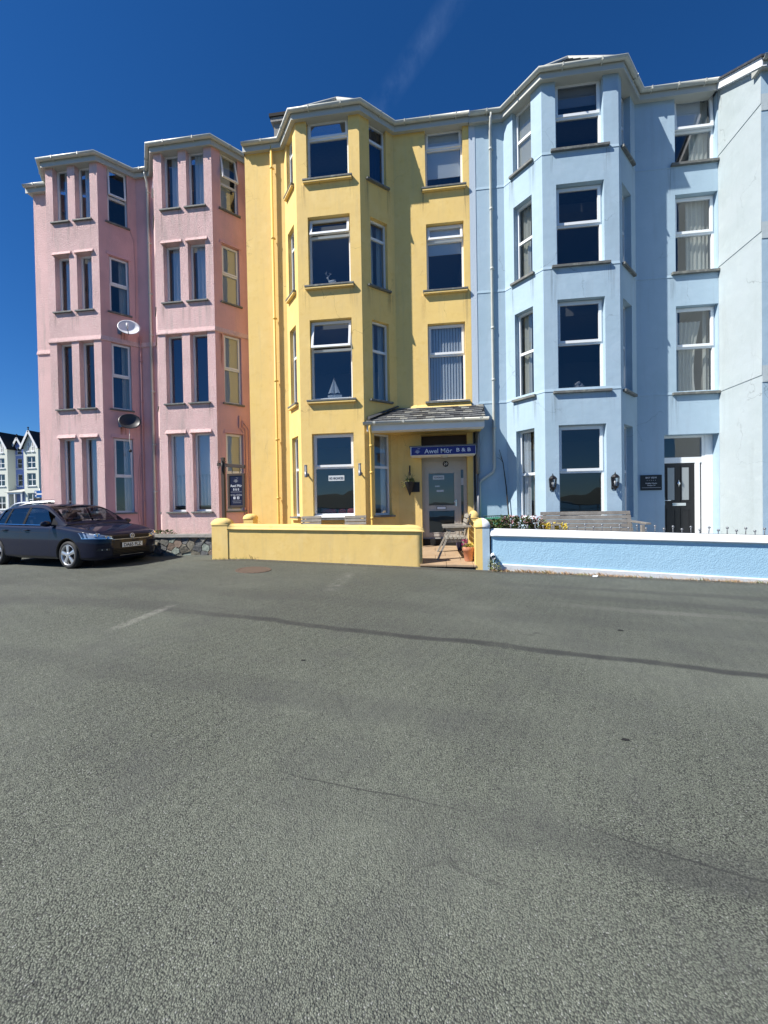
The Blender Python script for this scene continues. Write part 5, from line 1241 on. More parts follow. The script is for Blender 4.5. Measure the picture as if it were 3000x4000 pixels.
F = YF[4]; pq = empty('wall_plaque', (-.54, -.02, 2.13), 'small dark framed plaque behind the hanging basket', 'plaque'); mb = MB(); F.ring(mb, -.70 + xr, -.39 + xr, 1.99, 2.27, .022, .002, .022); mb.build('frame', M['black'], pq); mb = MB(); F.box(mb, -.68 + xr, -.41 + xr, .002, .012, 2.01, 2.25); mb.build('face', M['blackmatt'], pq)

# ------------------------------------------------------------------ wall lamps
def tube_lamp(x, label):     # slim grey up-lighter on the yellow bay
    y = YY; o = empty('wall_lamp', (x, y - .09, 2.5), label, 'wall lamp', 'grey lamps either side of the yellow bay window')
    mb = MB(); mb.lathe([(0, 2.42), (.038, 2.42), (.040, 2.43), (.040, 2.58), (0, 2.58)], (x, y - .13, 0), 'z', 14); mb.tube([(x, y - .01, 2.50), (x, y - .10, 2.50)], .022, 8); mb.lathe([(0, .004), (.045, .004), (.045, -.01)], (x, y - .006, 2.50), 'y', 14); mb.build('body', M['greymetal'], o)
    mb = MB(); mb.lathe([(.034, 2.58), (.034, 2.735)], (x, y - .13, 0), 'z', 14); mb.build('lens', M['lamplens'], o)
    mb = MB()
    for k in range(4): a = k * 1.5708 + .785; mb.beam((x + .038 * math.cos(a), y - .13 + .038 * math.sin(a), 2.575), (x + .038 * math.cos(a), y - .13 + .038 * math.sin(a), 2.745), .008, .008, (0, 1, 0))
    mb.lathe([(0, 2.752), (.030, 2.752), (.043, 2.746), (.043, 2.732), (0, 2.732)], (x, y - .13, 0), 'z', 14); mb.build('cage', M['greymetal'], o)
tube_lamp(-3.40, 'slim grey wall lamp left of the NO VACANCIES window'); tube_lamp(-1.93, 'slim grey wall lamp right of the NO VACANCIES window')
def lantern(x, label):
    y = YB - .14; o = empty('lantern', (x, y, 2.1), label, 'lantern', 'black half lanterns on the blue bay'); n = 8
    def ringp(r, z): return [(x + r * math.cos(k * math.pi / 4 + .39), y + r * math.sin(k * math.pi / 4 + .39), z) for k in range(n)]
    def loft(mb, lv, m=0):
        vs = [p for r, z in lv for p in ringp(r, z)]; mb.mesh(vs, [(i * n + k, i * n + (k + 1) % n, (i + 1) * n + (k + 1) % n, (i + 1) * n + k) for i in range(len(lv) - 1) for k in range(n)] + [tuple(range(n - 1, -1, -1)), tuple((len(lv) - 1) * n + k for k in range(n))], m)
    mb = MB(); loft(mb, [(.092, 2.195), (.096, 2.215), (.06, 2.265), (.02, 2.295), (.010, 2.30), (.014, 2.315), (.003, 2.345)]); mb.build('cap', M['black'], o)
    mb = MB(); loft(mb, [(.003, 1.885), (.012, 1.90), (.022, 1.925), (.055, 1.955), (.072, 1.985), (.075, 2.00)])
    for k in range(n): a = k * math.pi / 4 + .39; mb.beam((x + .072 * math.cos(a), y + .072 * math.sin(a), 1.995), (x + .088 * math.cos(a), y + .088 * math.sin(a), 2.20), .012, .012, (math.cos(a), math.sin(a), 0))
    mb.tube([(x, y + .05, 2.02), (x, YB - .0, 2.02)], .016, 6); mb.box((x - .035, YB - .022, 1.93), (x + .035, YB - .002, 2.22)); mb.build('frame', M['black'], o)
    mb = MB(); vs = ringp(.068, 2.0) + ringp(.083, 2.197); mb.mesh(vs, [(k, (k + 1) % n, n + (k + 1) % n, n + k) for k in range(n)]); mb.build('pane', M['lampglass'], o)
    mb = MB(); mb.lathe([(0, 2.01), (.014, 2.01), (.016, 2.05), (.030, 2.085), (.030, 2.11), (.012, 2.14), (0, 2.145)], (x, y, 0), 'z', 10); mb.build('bulb', M['ornament'], o)
lantern(2.905, 'black half lantern left of the lower blue bay window'); lantern(4.345, 'black half lantern right of the lower blue bay window')

# ------------------------------------------------------------------ signs
def sun_logo(mb, F, s, z, r, d):     # sun rising over the sea with three small birds
    P = F.p
    def arc(r0, r1, a0, a1, n=10):
        for k in range(n):
            t, u = a0 + (a1 - a0) * k / n, a0 + (a1 - a0) * (k + 1) / n; mb.poly([P(s + r0 * math.cos(t), d, z + r0 * math.sin(t)), P(s + r1 * math.cos(t), d, z + r1 * math.sin(t)), P(s + r1 * math.cos(u), d, z + r1 * math.sin(u)), P(s + r0 * math.cos(u), d, z + r0 * math.sin(u))])
    arc(.26 * r, .38 * r, 0, math.pi)
    for w, h in ((1.0, -.03), (.60, -.28), (.26, -.50)): F.box(mb, s - w * r, s + w * r, d - .001, d, z + h * r - .05 * r, z + h * r + .05 * r)
    for a in (.52, 1.05, 1.57, 2.09, 2.62): mb.poly([P(s + q * r * math.cos(a + e), d, z + q * r * math.sin(a + e)) for q, e in ((.55, -.09), (.80, -.09), (.80, .09), (.55, .09))])
    for bx, bz_ in ((.25, 1.30), (.55, 1.02), (.85, 1.22)):
        for sg in (-1, 1): mb.poly([P(s + bx * r, d, z + bz_ * r), P(s + (bx + sg * .26) * r, d, z + (bz_ + .12) * r), P(s + (bx + sg * .12) * r, d, z + (bz_ + .16) * r)])
nsb = empty('name_board', (.26, -.3, 3.06), 'navy sign over the door reading Awel Môr B & B with sunrise emblem', 'sign')
SF = Fr((-.60, -.56), (1.11, -.56))
mb = MB(); SF.box(mb, 0, 1.71, -.54, 0, 2.945, 3.175); mb.build('box', M['white'], nsb)
mb = MB(); SF.box(mb, .022, 1.70, .0, .006, 2.955, 3.165); mb.build('face', M['navy'], nsb)
mb = MB(); rr = random.Random(4)
for k in range(8): a = -.03 + k * .222; SF.box(mb, a, a + .218, -.56, .035 + rr.uniform(-.01, .01), 3.178, 3.196 + rr.uniform(0, .01))
mb.build('slate_top', M['slate'], nsb)
mb = MB(); sun_logo(mb, SF, .185, 3.04, .070, .0085); mb.build('emblem', M['letter'], nsb)
text(nsb, 'Awel Môr', SF, .735, 3.052, .122, M['letter'], d=.009, width=.73, bold=.004); text(nsb, 'B & B', SF, 1.395, 3.062, .094, M['letter'], d=.009, width=.37, bold=.012)
mb = MB(); mb.lathe([(0, -.05), (.06, -.045), (.10, -.012), (.10, 0)], (.30, -.33, 2.943), 'z', 18); mb.build('door_light', M['lamplens'], nsb)
# hanging sign on a timber post
hs = empty('hanging_sign', (-5.17, -1.93, 1.2), 'dark hanging sign on a brown timber post behind the left yellow pillar', 'sign')
HF = Fr((-5.3, -1.98), (-4.6, -1.98)); hx = 5.3
mb = MB(); mb.box((-5.205, -1.975, .35), (-5.125, -1.895, 2.88)); mb.build('post', M['woodbrown'], hs, bev=.006)
mb = MB(); mb.beam((-5.31, -1.935, 2.715), (-4.60, -1.935, 2.635), .06, .085); mb.build('crossbar', M['woodbrown'], hs, bev=.005)
mb = MB()
for dx, dz in ((-.09, .075), (.075, .06), (-.09, -.07), (.075, -.085)):
    c = Vector((-5.165 + dx, -1.98, 2.70 + dz)); mb.tube([c + Vector((.022 * math.cos(t), 0, .022 * math.sin(t))) for t in [k * .7 for k in range(8)]], .007, 5)
mb.tube([(-5.165, -1.985, 2.80), (-5.165, -1.985, 2.55), (-5.13, -1.985, 2.46)], .012, 5); mb.build('ironwork', M['black'], hs)
mb = MB()
for x in (-4.93, -4.73): mb.tube([(x, -1.935, 2.62), (x, -1.935, 2.58), (x + .008, -1.935, 2.55), (x - .006, -1.935, 2.51), (x, -1.935, 2.47)], .008, 6)
mb.build('hook', M['black'], hs)
mb = MB(); HF.ring(mb, .25, .69, 1.635, 2.475, .055, -.065, -.02); mb.build('sign_frame', M['woodbrown'], hs, bev=.004)
mb = MB(); HF.box(mb, .30, .64, -.055, -.032, 1.685, 2.425); mb.build('sign_face', M['navyd'], hs)
mb = MB(); sun_logo(mb, HF, .465, 2.29, .06, -.0305); mb.build('emblem', M['lettergrey'], hs)
text(hs, 'Awel Môr', HF, .47, 2.175, .066, M['letter'], d=-.032, width=.30); text(hs, 'B & B', HF, .47, 2.085, .055, M['letter'], d=-.032, width=.15)
mb = MB(); HF.box(mb, .32, .62, -.0318, -.0305, 2.018, 2.024); mb.build('rule', M['lettergrey'], hs)
text(hs, '01766 522066', HF, .47, 1.945, .042, M['lettergrey'], d=-.032, width=.29)
mb = MB(); HF.box(mb, .395, .445, -.0318, -.0305, 1.845, 1.905); HF.ring(mb, .490, .545, 1.845, 1.905, .010, -.0318, -.0305); mb.build('icon', M['letter'], hs)
text(hs, 'f', HF, .42, 1.873, .045, M['navyd'], d=-.0308); 
mb = MB(); mb.tube([HF.p(.5175 + .013 * math.cos(t), -.030, 1.875 + .013 * math.sin(t)) for t in [k * .5236 for k in range(13)]], .003, 4); mb.build('icon', M['letter'], hs)
mb = MB(); HF.box(mb, .37, .60, -.0318, -.0308, 1.795, 1.801); HF.box(mb, .38, .59, -.0318, -.0308, 1.752, 1.758); mb.build('small_print', M['lettergrey'], hs)
# house sign by the black door
bs_ = empty('house_sign', (5.65, -.02, 2.1), 'black slate sign reading BAY VIEW left of the black door', 'sign'); F = BF[4]
mb = MB(); F.box(mb, S(5.39), S(5.91), .003, .024, 1.905, 2.305); mb.build('panel', M['black'], bs_, bev=.004)
text(bs_, 'BAY VIEW', F, S(5.65), 2.235, .042, M['letter'], d=.026, width=.27)
mb = MB()
for k in range(5):
    cx, cz = S(5.55 + k * .05), 2.165; pts_ = [F.p(cx + (.014 if i % 2 == 0 else .006) * math.sin(i * math.pi / 5), .0265, cz + (.014 if i % 2 == 0 else .006) * math.cos(i * math.pi / 5)) for i in range(10)]; mb.poly(pts_[::-1])
mb.build('stars', M['lettergrey'], bs_)
text(bs_, 'Holiday House', F, S(5.65), 2.09, .032, M['letter'], d=.026, width=.28); text(bs_, 'Sleeps 14', F, S(5.65), 2.035, .030, M['letter'], d=.026, width=.19)
mb = MB(); F.box(mb, S(5.42), S(5.88), .0243, .0255, 1.968, 1.978); mb.build('small_print', M['lettergrey'], bs_)
# NO VACANCIES plate inside the bay window
nv = empty('vacancies_sign', (-2.65, YY + .17, 2.4), 'white NO VACANCIES sign inside the lower yellow bay window', 'sign'); NF = Fr((-3.556, YY + .155), (-1.812, YY + .155))
q = Matrix.Rotation(R(1.0), 3, 'Y'); mb = MB(); NF.box(mb, .70, 1.14, -.004, .0, 2.325, 2.47); mb.build('plate', M['notice'], nv); text(nv, 'NO VACANCIES', NF, .92, 2.397, .066, M['letterdark'], d=.003, width=.39, bold=.006)
DF = YF[4]
for o in [c for c in bpy.data.objects if c.name.startswith('notice')]:
    text(o.parent, 'NO VACANCIES', DF, .14 + xr, 2.398, .045, M['letterdark'], d=-.2205, width=.25); break

# ------------------------------------------------------------------ satellite dishes on the shaded pink wall
def dish(F, s, z, m, label, hang):
    c = F.p(s, .26, z); o = empty('satellite_dish', F.p(s - .18, .0, z - .06), label, 'satellite dish', 'satellite dishes on the pink house')
    ax = Vector((.50, -.80, .33)).normalized(); a = ax.cross(Vector((0, 0, 1))).normalized(); b = a.cross(ax)
    mb = MB(); vs = []; rn, an = 6, 28
    for side in (0, 1):
        for i in range(rn + 1):
            for k in range(an): t = 2 * math.pi * k / an; q = i / rn; vs.append(c + a * (.305 * q * math.cos(t)) + b * (.262 * q * math.sin(t)) + ax * (.085 * q * q - .004 * side - (.0 if side == 0 else .006)))
    fs = []
    for side in (0, 1):
        o_ = side * (rn + 1) * an
        for i in range(rn):
            for k in range(an): f = (o_ + i * an + k, o_ + i * an + (k + 1) % an, o_ + (i + 1) * an + (k + 1) % an, o_ + (i + 1) * an + k); fs.append(f if side == 0 else f[::-1])
    for k in range(an): fs.append((rn * an + k, rn * an + (k + 1) % an, (2 * rn + 1) * an + (k + 1) % an, (2 * rn + 1) * an + k))
    mb.mesh(vs, fs, 0, True); mb.build('reflector', M[m], o)
    mb = MB(); mb.tube([F.p(s - .22, .0, z - .05), F.p(s - .20, .14, z - .05), c - ax * .02], .020, 8); mb.box(tuple(F.p(s - .22, .03, z - .05) - Vector((.05, .03, .09))), tuple(F.p(s - .22, .03, z - .05) + Vector((.05, .03, .09)))); mb.build('mount', M['greymetal'], o)
    f0 = c - b * .266 + ax * .05
    if not hang:
        f1 = c + ax * .36 - b * .24; mb = MB(); mb.tube([f0, f1], .012, 6); mb.build('feed_arm', M['greymetal'], o); mb = MB(); mb.tube([f1 - Vector((0, 0, .04)), f1 + Vector((0, 0, .11))], .03, 10); mb.build('feed', M['dishw'], o)
    else:
        e = f0 + Vector((.02, -.02, -.66)); mb = MB(); mb.tube([f0, f0 + Vector((-.01, -.01, -.3)), e], .007, 5); mb.build('loose_cable', M['curtain'], o); mb = MB(); mb.lathe([(0, -.06), (.035, -.05), (.045, 0), (.02, .03), (0, .035)], e, 'z', 12); mb.build('feed', M['blackmatt'], o)
dish(PF[3], .70, 7.27, 'dishw', 'white satellite dish on the shaded pink bay side', False)
dish(PF[3], .66, 4.36, 'dishb', 'black satellite dish with its feed dangling on a cable', True)

# ------------------------------------------------------------------ ornaments and cushions behind the glass
y = YY + .225
for s, z in ((0, 10.47), (1, 7.655), (2, 4.60)):
    mb = MB(); mb.box((-3.24, YY + .18, z - .03), (-2.12, YY + .42, z)); mb.build('inner_sill', M['upvc'], yh)
mb = MB(); b0 = Vector((-2.66, y, 7.657))
mb.tube([b0 + Vector((-.10, 0, .11)), b0 + Vector((.0, 0, .12)), b0 + Vector((.09, 0, .12))], [.03, .038, .036], 8)
for dx in (-.09, -.07, .07, .09): mb.tube([b0 + Vector((dx, 0, .11)), b0 + Vector((dx + .005, 0, .0))], [.013, .008], 6)
mb.tube([b0 + Vector((-.09, 0, .12)), b0 + Vector((-.12, 0, .20)), b0 + Vector((-.125, 0, .235))], [.022, .016, .018], 7); mb.tube([b0 + Vector((-.12, 0, .235)), b0 + Vector((-.175, 0, .215))], [.02, .008], 7)
for sg in (-1, 1): mb.tube([b0 + Vector((-.115, 0, .25)), b0 + Vector((-.115 + sg * .05, sg * .02, .32)), b0 + Vector((-.115 + sg * .04, sg * .03, .38))], [.007, .006, .003], 5); mb.tube([b0 + Vector((-.115 + sg * .045, sg * .02, .31)), b0 + Vector((-.115 + sg * .09, sg * .02, .345))], [.005, .003], 5)
tag(mb.build('deer_figurine', M['ornament'], base=b0), 'small white deer figurine inside the second floor yellow window', 'figurine')
sb = empty('model_sailboat', (-2.66, y, 4.60), 'model sailing boat with white sails inside the yellow bay window', 'model boat')
mb = MB(); q = []
for i in range(9):
    t = i / 8; x = -2.85 + .40 * t; w = .045 * math.sin(math.pi * (.08 + .84 * t)); q += [(x, y - w, 4.68), (x, y - w * .5, 4.63), (x, y, 4.605), (x, y + w * .5, 4.63), (x, y + w, 4.68)]
mb.mesh(q, [(i * 5 + j, (i + 1) * 5 + j, (i + 1) * 5 + j + 1, i * 5 + j + 1) for i in range(8) for j in range(4)] + [tuple([i * 5 for i in range(9)] + [i * 5 + 4 for i in range(8, -1, -1)])]); mb.build('hull', M['sail'], sb)
mb = MB(); mb.tube([(-2.665, y, 4.66), (-2.665, y, 5.16)], .006, 6); mb.build('mast', M['woodd'], sb)
mb = MB()
for x0, x1, bulge in ((-2.84, -2.68, .02), (-2.50, -2.655, -.025)):
    vs = [(-2.67, y, 5.14), (x0, y, 4.72), (x1, y, 4.72), ((x0 + x1) / 2 - .0, y - .02, 4.74)]; mb.mesh(vs, [(0, 1, 3), (0, 3, 2)]); mb.mesh([(p[0], p[1] + .004, p[2]) for p in vs], [(0, 3, 1), (0, 2, 3)])
mb.build('sail', M['sail'], sb)
mb = MB(); c = Vector((-2.60, y, 10.472)); 
for k in range(7): a = k * .9; mb.lathe([(0, 0), (.03, .01), (.038, .035), (.02, .065), (0, .07)], c + Vector((.05 * math.cos(a), .03 * math.sin(a), .03 * (k % 2))), 'z', 8)
tag(mb.build('shell_ornament', M['ornament'], base=c), 'small white shell ornament inside the top yellow bay window', 'ornament')
mb = MB(); c = Vector((.42, .30, 10.46)); mb.lathe([(0, 0), (.03, .005), (.042, .03), (.022, .06), (0, .065)], c, 'z', 10); mb.tube([c + Vector((-.02, 0, .05)), c + Vector((-.05, 0, .09)), c + Vector((-.08, 0, .08))], [.016, .014, .004], 6); mb.lathe([(0, 0), (.022, .005), (.03, .02), (0, .045)], c + Vector((.10, 0, 0)), 'z', 8)
tag(mb.build('bird_ornament', M['ornament'], base=c), 'tiny pale bird ornament inside the top right yellow window', 'ornament')
mb = MB(); mb.box((-.03, .21, 10.42), (.86, .40, 10.457)); mb.build('inner_sill', M['upvc'], yh)
for z in (7.53, 4.45): mb = MB(); mb.box((3.15, YB + .235, z - .03), (4.16, YB + .45, z)); mb.build('inner_sill', M['upvc'], bh)
c = Vector((3.66, YB + .31, 4.45)); mb = MB(); r = random.Random(15)
for k in range(16): a = r.uniform(0, 6.28); e = r.uniform(.0, .16); mb.lathe([(0, -.04), (.035, -.025), (.05, .0), (.035, .028), (0, .04)], c + Vector((e * math.cos(a), .05 * math.sin(a), .05 + (.18 - e) * r.random())), 'z', 8)
tag(mb.build('coral_ornament', M['ornament'], base=c), 'white coral ornament inside the first floor blue bay window', 'ornament')
for k, x in enumerate((3.55, 3.70)):
    c = Vector((x, YB + .31, 7.53)); mb = MB(); mb.lathe([(0, 0), (.03, .004), (.036, .03), (.024, .065), (.012, .085), (0, .09)], c, 'z', 10); mb.lathe([(0, -.018), (.018, 0), (0, .018)], c + Vector((-.008, 0, .10)), 'z', 8); mb.tube([c + Vector((-.02, 0, .10)), c + Vector((-.045, 0, .096))], [.006, .002], 5)
    tag(mb.build('bird_ornament', M['ornament'], base=c), ('left of the two pale bird ornaments inside the second floor blue window', 'right of the two pale bird ornaments inside the second floor blue window')[k], 'ornament', 'bird ornaments in the blue window')
sf = empty('window_seat', (-2.65, YY + .55, .8), 'dark window seat inside the lower yellow bay window', 'seat'); mb = MB(); mb.box((-3.3, YY + .30, .5), (-2.0, YY + .9, 1.36)); mb.build('base', M['seatcloth'], sf)
for k, (xa, xb) in enumerate(((-3.14, -2.72), (-2.66, -2.44), (-2.40, -2.14))):
    mb = MB(); n1, n2 = 10, 8; vs = []
    for j in range(n2):
        for i in range(n1): t = 2 * math.pi * i / n1; ph = math.pi * j / (n2 - 1); e = lambda v: math.copysign(abs(v) ** .6, v); vs.append(((xa + xb) / 2 + (xb - xa) / 2 * e(math.cos(ph)), YY + .42 + .07 * e(math.sin(ph)) * e(math.cos(t)), 1.47 + .10 * e(math.sin(ph)) * e(math.sin(t))))
    mb.mesh(vs, [(j * n1 + i, j * n1 + (i + 1) % n1, (j + 1) * n1 + (i + 1) % n1, (j + 1) * n1 + i) for j in range(n2 - 1) for i in range(n1)], 0, True)
    tag(mb.build('cushion', M['cushion'], base=((xa + xb) / 2, YY + .42, 1.37)), ('widest red cushion at the left of the yellow bay window', 'red cushion between two others behind the NO VACANCIES window', 'red cushion at the right end of the yellow bay window')[k], 'cushion', 'red cushions in the window')
for x in (-2.58, -2.42):
    c = Vector((x, YY + .27, 1.40)); mb = MB(); mb.lathe([(0, -.02), (.03, -.012), (.042, .01), (.02, .028), (0, .03)], c, 'z', 10); tag(mb.build('pebble', M['ornament'], base=c), 'left white pebble on the inner sill below the red cushions' if x < -2.5 else 'right white pebble on the inner sill below the red cushions', 'pebble', 'white pebbles')
mb = MB(); mb.box((-3.20, YY + .21, 1.34), (-2.10, YY + .33, 1.38)); mb.build('inner_sill', M['upvc'], yh)
# litter and flattened bits on the road
for k, (x, y, lb) in enumerate(((3.36, -2.35, 'crumpled white scrap of paper in the dry grass by the blue wall'),)):
    mb = MB(); z = ground_z(x, y); mb.mesh([(x - .05, y, z + .005), (x + .03, y - .04, z + .01), (x + .07, y + .01, z + .045), (x + .0, y + .05, z + .03), (x - .04, y + .03, z + .04)], [(0, 1, 2), (0, 2, 3), (0, 3, 4)]); tag(mb.build('paper_scrap', M['notice'], base=(x, y, z)), lb, 'litter')
for (x, y, s, lb) in ((1.25, -8.45, .028, 'dark flattened spot on the asphalt, nearest the camera'), (2.28, -6.01, .045, 'dark flattened spot on the asphalt beyond the tar seam'), (-1.27, -7.6, .03, 'small dark spot on the asphalt left of centre')):
    mb = MB(); z = ground_z(x, y) + .004; r = random.Random(int(x * 100)); n = 11; mb.poly([(x + s * r.uniform(.5, 1.2) * math.cos(2 * math.pi * i / n), y + s * .8 * r.uniform(.5, 1.1) * math.sin(2 * math.pi * i / n), z) for i in range(n)]); tag(mb.build('gum_spot', M['dark'], base=(x, y, z)), lb, 'gum spot', 'dark spots on the road')

# ------------------------------------------------------------------ houses far down the side street
def gable_house(x0, y0, w, ze, za, m, label, dep=1.25, side=None, wins=((10.0, 1),), xs=0, z0=.2):
    """gabled bay facing the camera: x0 left edge, y0 front"""
    o = empty('gabled_house', (x0 + w / 2, y0, z0), label, 'house'); F = Fr((x0, y0), (x0 + w, y0)); mb = MB()
    holes = []
    for (zb_, zt_, n) in wins:
        ww = {1: w * .60, 2: w * .17}[n]
        for c in ([w * .5] if n == 1 else [w * .36, w * .66]): holes.append((c - ww / 2, c + ww / 2, zb_, zt_))
    panel(mb, F, 0, w, z0, ze, [h for h in holes if h[3] < ze], .15); 
    top = [h for h in holes if h[3] >= ze]
    P = F.p
    mb.poly([P(0, 0, ze), P(w, 0, ze), P(w / 2, 0, za)]); mb.poly([P(w, 0, z0), P(w, -dep - 6, z0), P(w, -dep - 6, ze), P(w, 0, ze)]); mb.poly([P(0, -dep - 6, z0), P(0, 0, z0), P(0, 0, ze), P(0, -dep - 6, ze)])
    mb.build('wall', m, o)
    mb = MB(); oh = .22; k = (za - ze) / (w / 2)
    for sg in (0, 1):
        xe = -oh if sg == 0 else w + oh; ze_ = ze - oh * k; a, b, c, d = P(xe, .35, ze_), P(w / 2, .35, za + .02), P(w / 2, -dep - 6, za + .02), P(xe, -dep - 6, ze_); mb.poly([a, b, c, d]); u = Vector((0, 0, .14)); mb.poly([a + u, b + u, c + u, d + u]); mb.poly([a, a + u, d + u, d])
    mb.build('roof', M['farroof'], o)
    mb = MB(); 
    for sg in (0, 1): xe = -oh if sg == 0 else w + oh; mb.beam(P(xe, .36, ze - oh * k + .02), P(w / 2, .36, za + .04), .06, .30, (0, -1, 0) if False else (0, 0, 1))
    mb.build('bargeboard', M['white'], o)
    mb = MB(); mb.tube([P(w / 2, .3, za + .1), P(w / 2, .3, za + .55)], .07, 6); mb.lathe([(0, -.14), (.15, 0), (0, .14)], P(w / 2, .3, za + .55), 'z', 8); mb.build('finial', M['farroof'], o)
    for h in holes:
        mb = MB(); rec = .12 if h[3] < ze else -.03; F.ring(mb, h[0], h[1], h[2], h[3], .09, -rec - .06, -rec); zt_ = h[2] + (h[3] - h[2]) * .48; F.box(mb, h[0], h[1], -rec - .06, -rec + .01, zt_ - .05, zt_ + .05)
        if h[1] - h[0] > 1: F.box(mb, (h[0] + h[1]) / 2 - .05, (h[0] + h[1]) / 2 + .05, -rec - .06, -rec + .005, h[2], h[3])
        F.box(mb, h[0] - .08, h[1] + .08, -.02, .12, h[2] - .12, h[2]); wv = mb.build('window', M['upvc'], o); mb = MB(); F.quad(mb, h[0], h[1], h[2], h[3], -rec - .03); mb.build('pane', M['glassd'], wv); mb = MB(); F.quad(mb, h[0] - .05, h[1] + .05, h[2] - .05, h[3] + .05, -rec - .5) if h[3] < ze else F.quad(mb, h[0] + .02, h[1] - .02, h[2] + .02, h[3] - .02, .005); mb.build('room', M['room'], wv)
    return o, F
fy = 43.4
W4 = ((10.25, 11.35, 2), (7.0, 9.1, 1), (3.55, 5.75, 1), (.2, 2.4, 1))

# grit and small stones washed against the walls
gr = MB(); r = random.Random(77)
for k in range(900):
    x = r.uniform(-5.3, 7.2)
    if -.35 < x < .95: continue
    y = -2.14 - abs(r.gauss(0, .10)); z = ground_z(x, y); q = r.uniform(.004, .013); a = r.uniform(0, 6.28)
    p = [(x + q * math.cos(a + t), y + q * math.sin(a + t), z - .002) for t in (0, 2.1, 4.2)] + [(x + q * .2, y, z + q * .9)]
    gr.mesh(p, [(0, 1, 3), (1, 2, 3), (2, 0, 3)], r.randrange(2))
tag(gr.build('grit', [M['stone0'], M['stone2']], base=(1, -2.2, 0)), 'loose grit along the foot of the front walls', 'gravel', kind='stuff')
GR = 'gabled houses down the side street'
def far(*a, **k): o, F = gable_house(*a, **k); o['group'] = GR; return o, F
far(-62.87, fy, 2.56, 11.8, 14.1, M['farwall'], 'far cream green gabled house touching the edge of the pink house', wins=((11.05, 12.5, 2), (8.5, 10.3, 1), (5.75, 7.7, 1), (2.7, 4.65, 1)))
far(-68.35, fy, 2.60, 11.85, 14.1, M['farwall'], 'far cream green gabled house at the left edge of the photo', wins=((11.0, 12.4, 2), (8.6, 10.15, 1), (5.8, 7.65, 1), (2.2, 4.2, 1)))
ob, FB = far(-65.90, fy + 1.25, 1.62, 12.05, 13.35, M['farblue'], 'far periwinkle blue gabled house set back between two cream green ones', wins=((10.8, 12.0, 1), (8.6, 10.2, 1), (5.85, 7.7, 1)))
mb = MB(); F = FB; P = F.p; mb.hexa([P(-.1, 1.6, 4.75), P(3.0, 1.6, 4.75), P(3.0, 0, 5.25), P(-.1, 0, 5.25), P(-.1, 1.6, 4.85), P(3.0, 1.6, 4.85), P(3.0, 0, 5.4), P(-.1, 0, 5.4)]); mb.build('porch_roof', M['fascia'], ob)
mb = MB()
for s in (.35, 1.5, 2.7): F.box(mb, s - .08, s + .08, 1.35, 1.5, .2, 4.75)
F.box(mb, .35, 2.7, 1.36, 1.48, 4.5, 4.74); mb.build('porch_post', M['upvc'], ob)
mb = MB(); F.box(mb, .3, 1.2, .002, .06, .3, 3.4); mb.build('door', M['navy'], ob)
# street sign beyond the parked cars
ss = empty('street_sign', (-29.3, 15.3, .45), 'blue and white street sign on a pole at the corner of the pink house', 'sign')
mb = MB(); mb.tube([(-29.3, 15.33, .4), (-29.3, 15.33, 3.4)], .04, 8); mb.build('pole', M['greymetal'], ss)
mb = MB(); mb.box((-29.68, 15.26, 2.72), (-28.95, 15.30, 3.24)); mb.build('panel', M['roadsign'], ss); mb = MB(); mb.box((-29.62, 15.245, 2.92), (-29.05, 15.258, 3.03)); mb.box((-29.62, 15.245, 2.80), (-29.52, 15.258, 3.18)); mb.build('symbol', M['letter'], ss)
mb = MB(); mb.box((-29.8, 15.26, 2.28), (-28.95, 15.30, 2.68)); mb.build('plate', M['blackmatt'], ss)
# ------------------------------------------------------------------ parked hatchbacks
def interp(tab, x):
    """Catmull-Rom through rows (x, a, b, c, ...) ordered by falling x"""
    for i in range(len(tab) - 1):
        if tab[i][0] >= x >= tab[i + 1][0]: break
    else: i = 0 if x > tab[0][0] else len(tab) - 2
    p1, p2 = tab[i], tab[i + 1]; p0 = tab[max(0, i - 1)]; p3 = tab[min(len(tab) - 1, i + 2)]; h = p1[0] - p2[0]; t = max(0, min(1, (p1[0] - x) / h)); out = []
    for k in range(1, len(p1)):
        m1 = (p2[k] - p0[k]) / max(1e-6, (p0[0] - p2[0])) * h if p0 is not p1 else (p2[k] - p1[k]); m2 = (p3[k] - p1[k]) / max(1e-6, (p1[0] - p3[0])) * h if p3 is not p2 else (p2[k] - p1[k])
        d = p2[k] - p1[k]
        if d == 0: m1 = m2 = 0
        else:
            m1 = 0 if m1 * d < 0 else max(-3 * abs(d), min(3 * abs(d), m1)); m2 = 0 if m2 * d < 0 else max(-3 * abs(d), min(3 * abs(d), m2))
        t2, t3 = t * t, t * t * t; out.append((2 * t3 - 3 * t2 + 1) * p1[k] + (t3 - 2 * t2 + t) * m1 + (-2 * t3 + 3 * t2) * p2[k] + (t3 - t2) * m2)
    return out
#        x     half-w  z-bottom  z-shoulder  z-centre
LOW = [(.865, .42, .31, .63, .655), (.848, .55, .23, .682, .710), (.79, .675, .195, .738, .775), (.69, .765, .18, .785, .825), (.52, .835, .175, .832, .872), (.25, .882, .18, .880, .925), (-.05, .893, .19, .918, .968), (-.30, .894, .19, .944, 1.000), (-.80, .893, .19, .962, 1.01), (-1.6, .894, .19, .972, 1.01), (-2.3, .893, .19, .985, 1.01), (-2.8, .880, .20, 1.000, 1.02), (-3.15, .840, .22, 1.005, 1.03), (-3.32, .770, .26, .99, 1.00), (-3.375, .66, .34, .92, .93)]
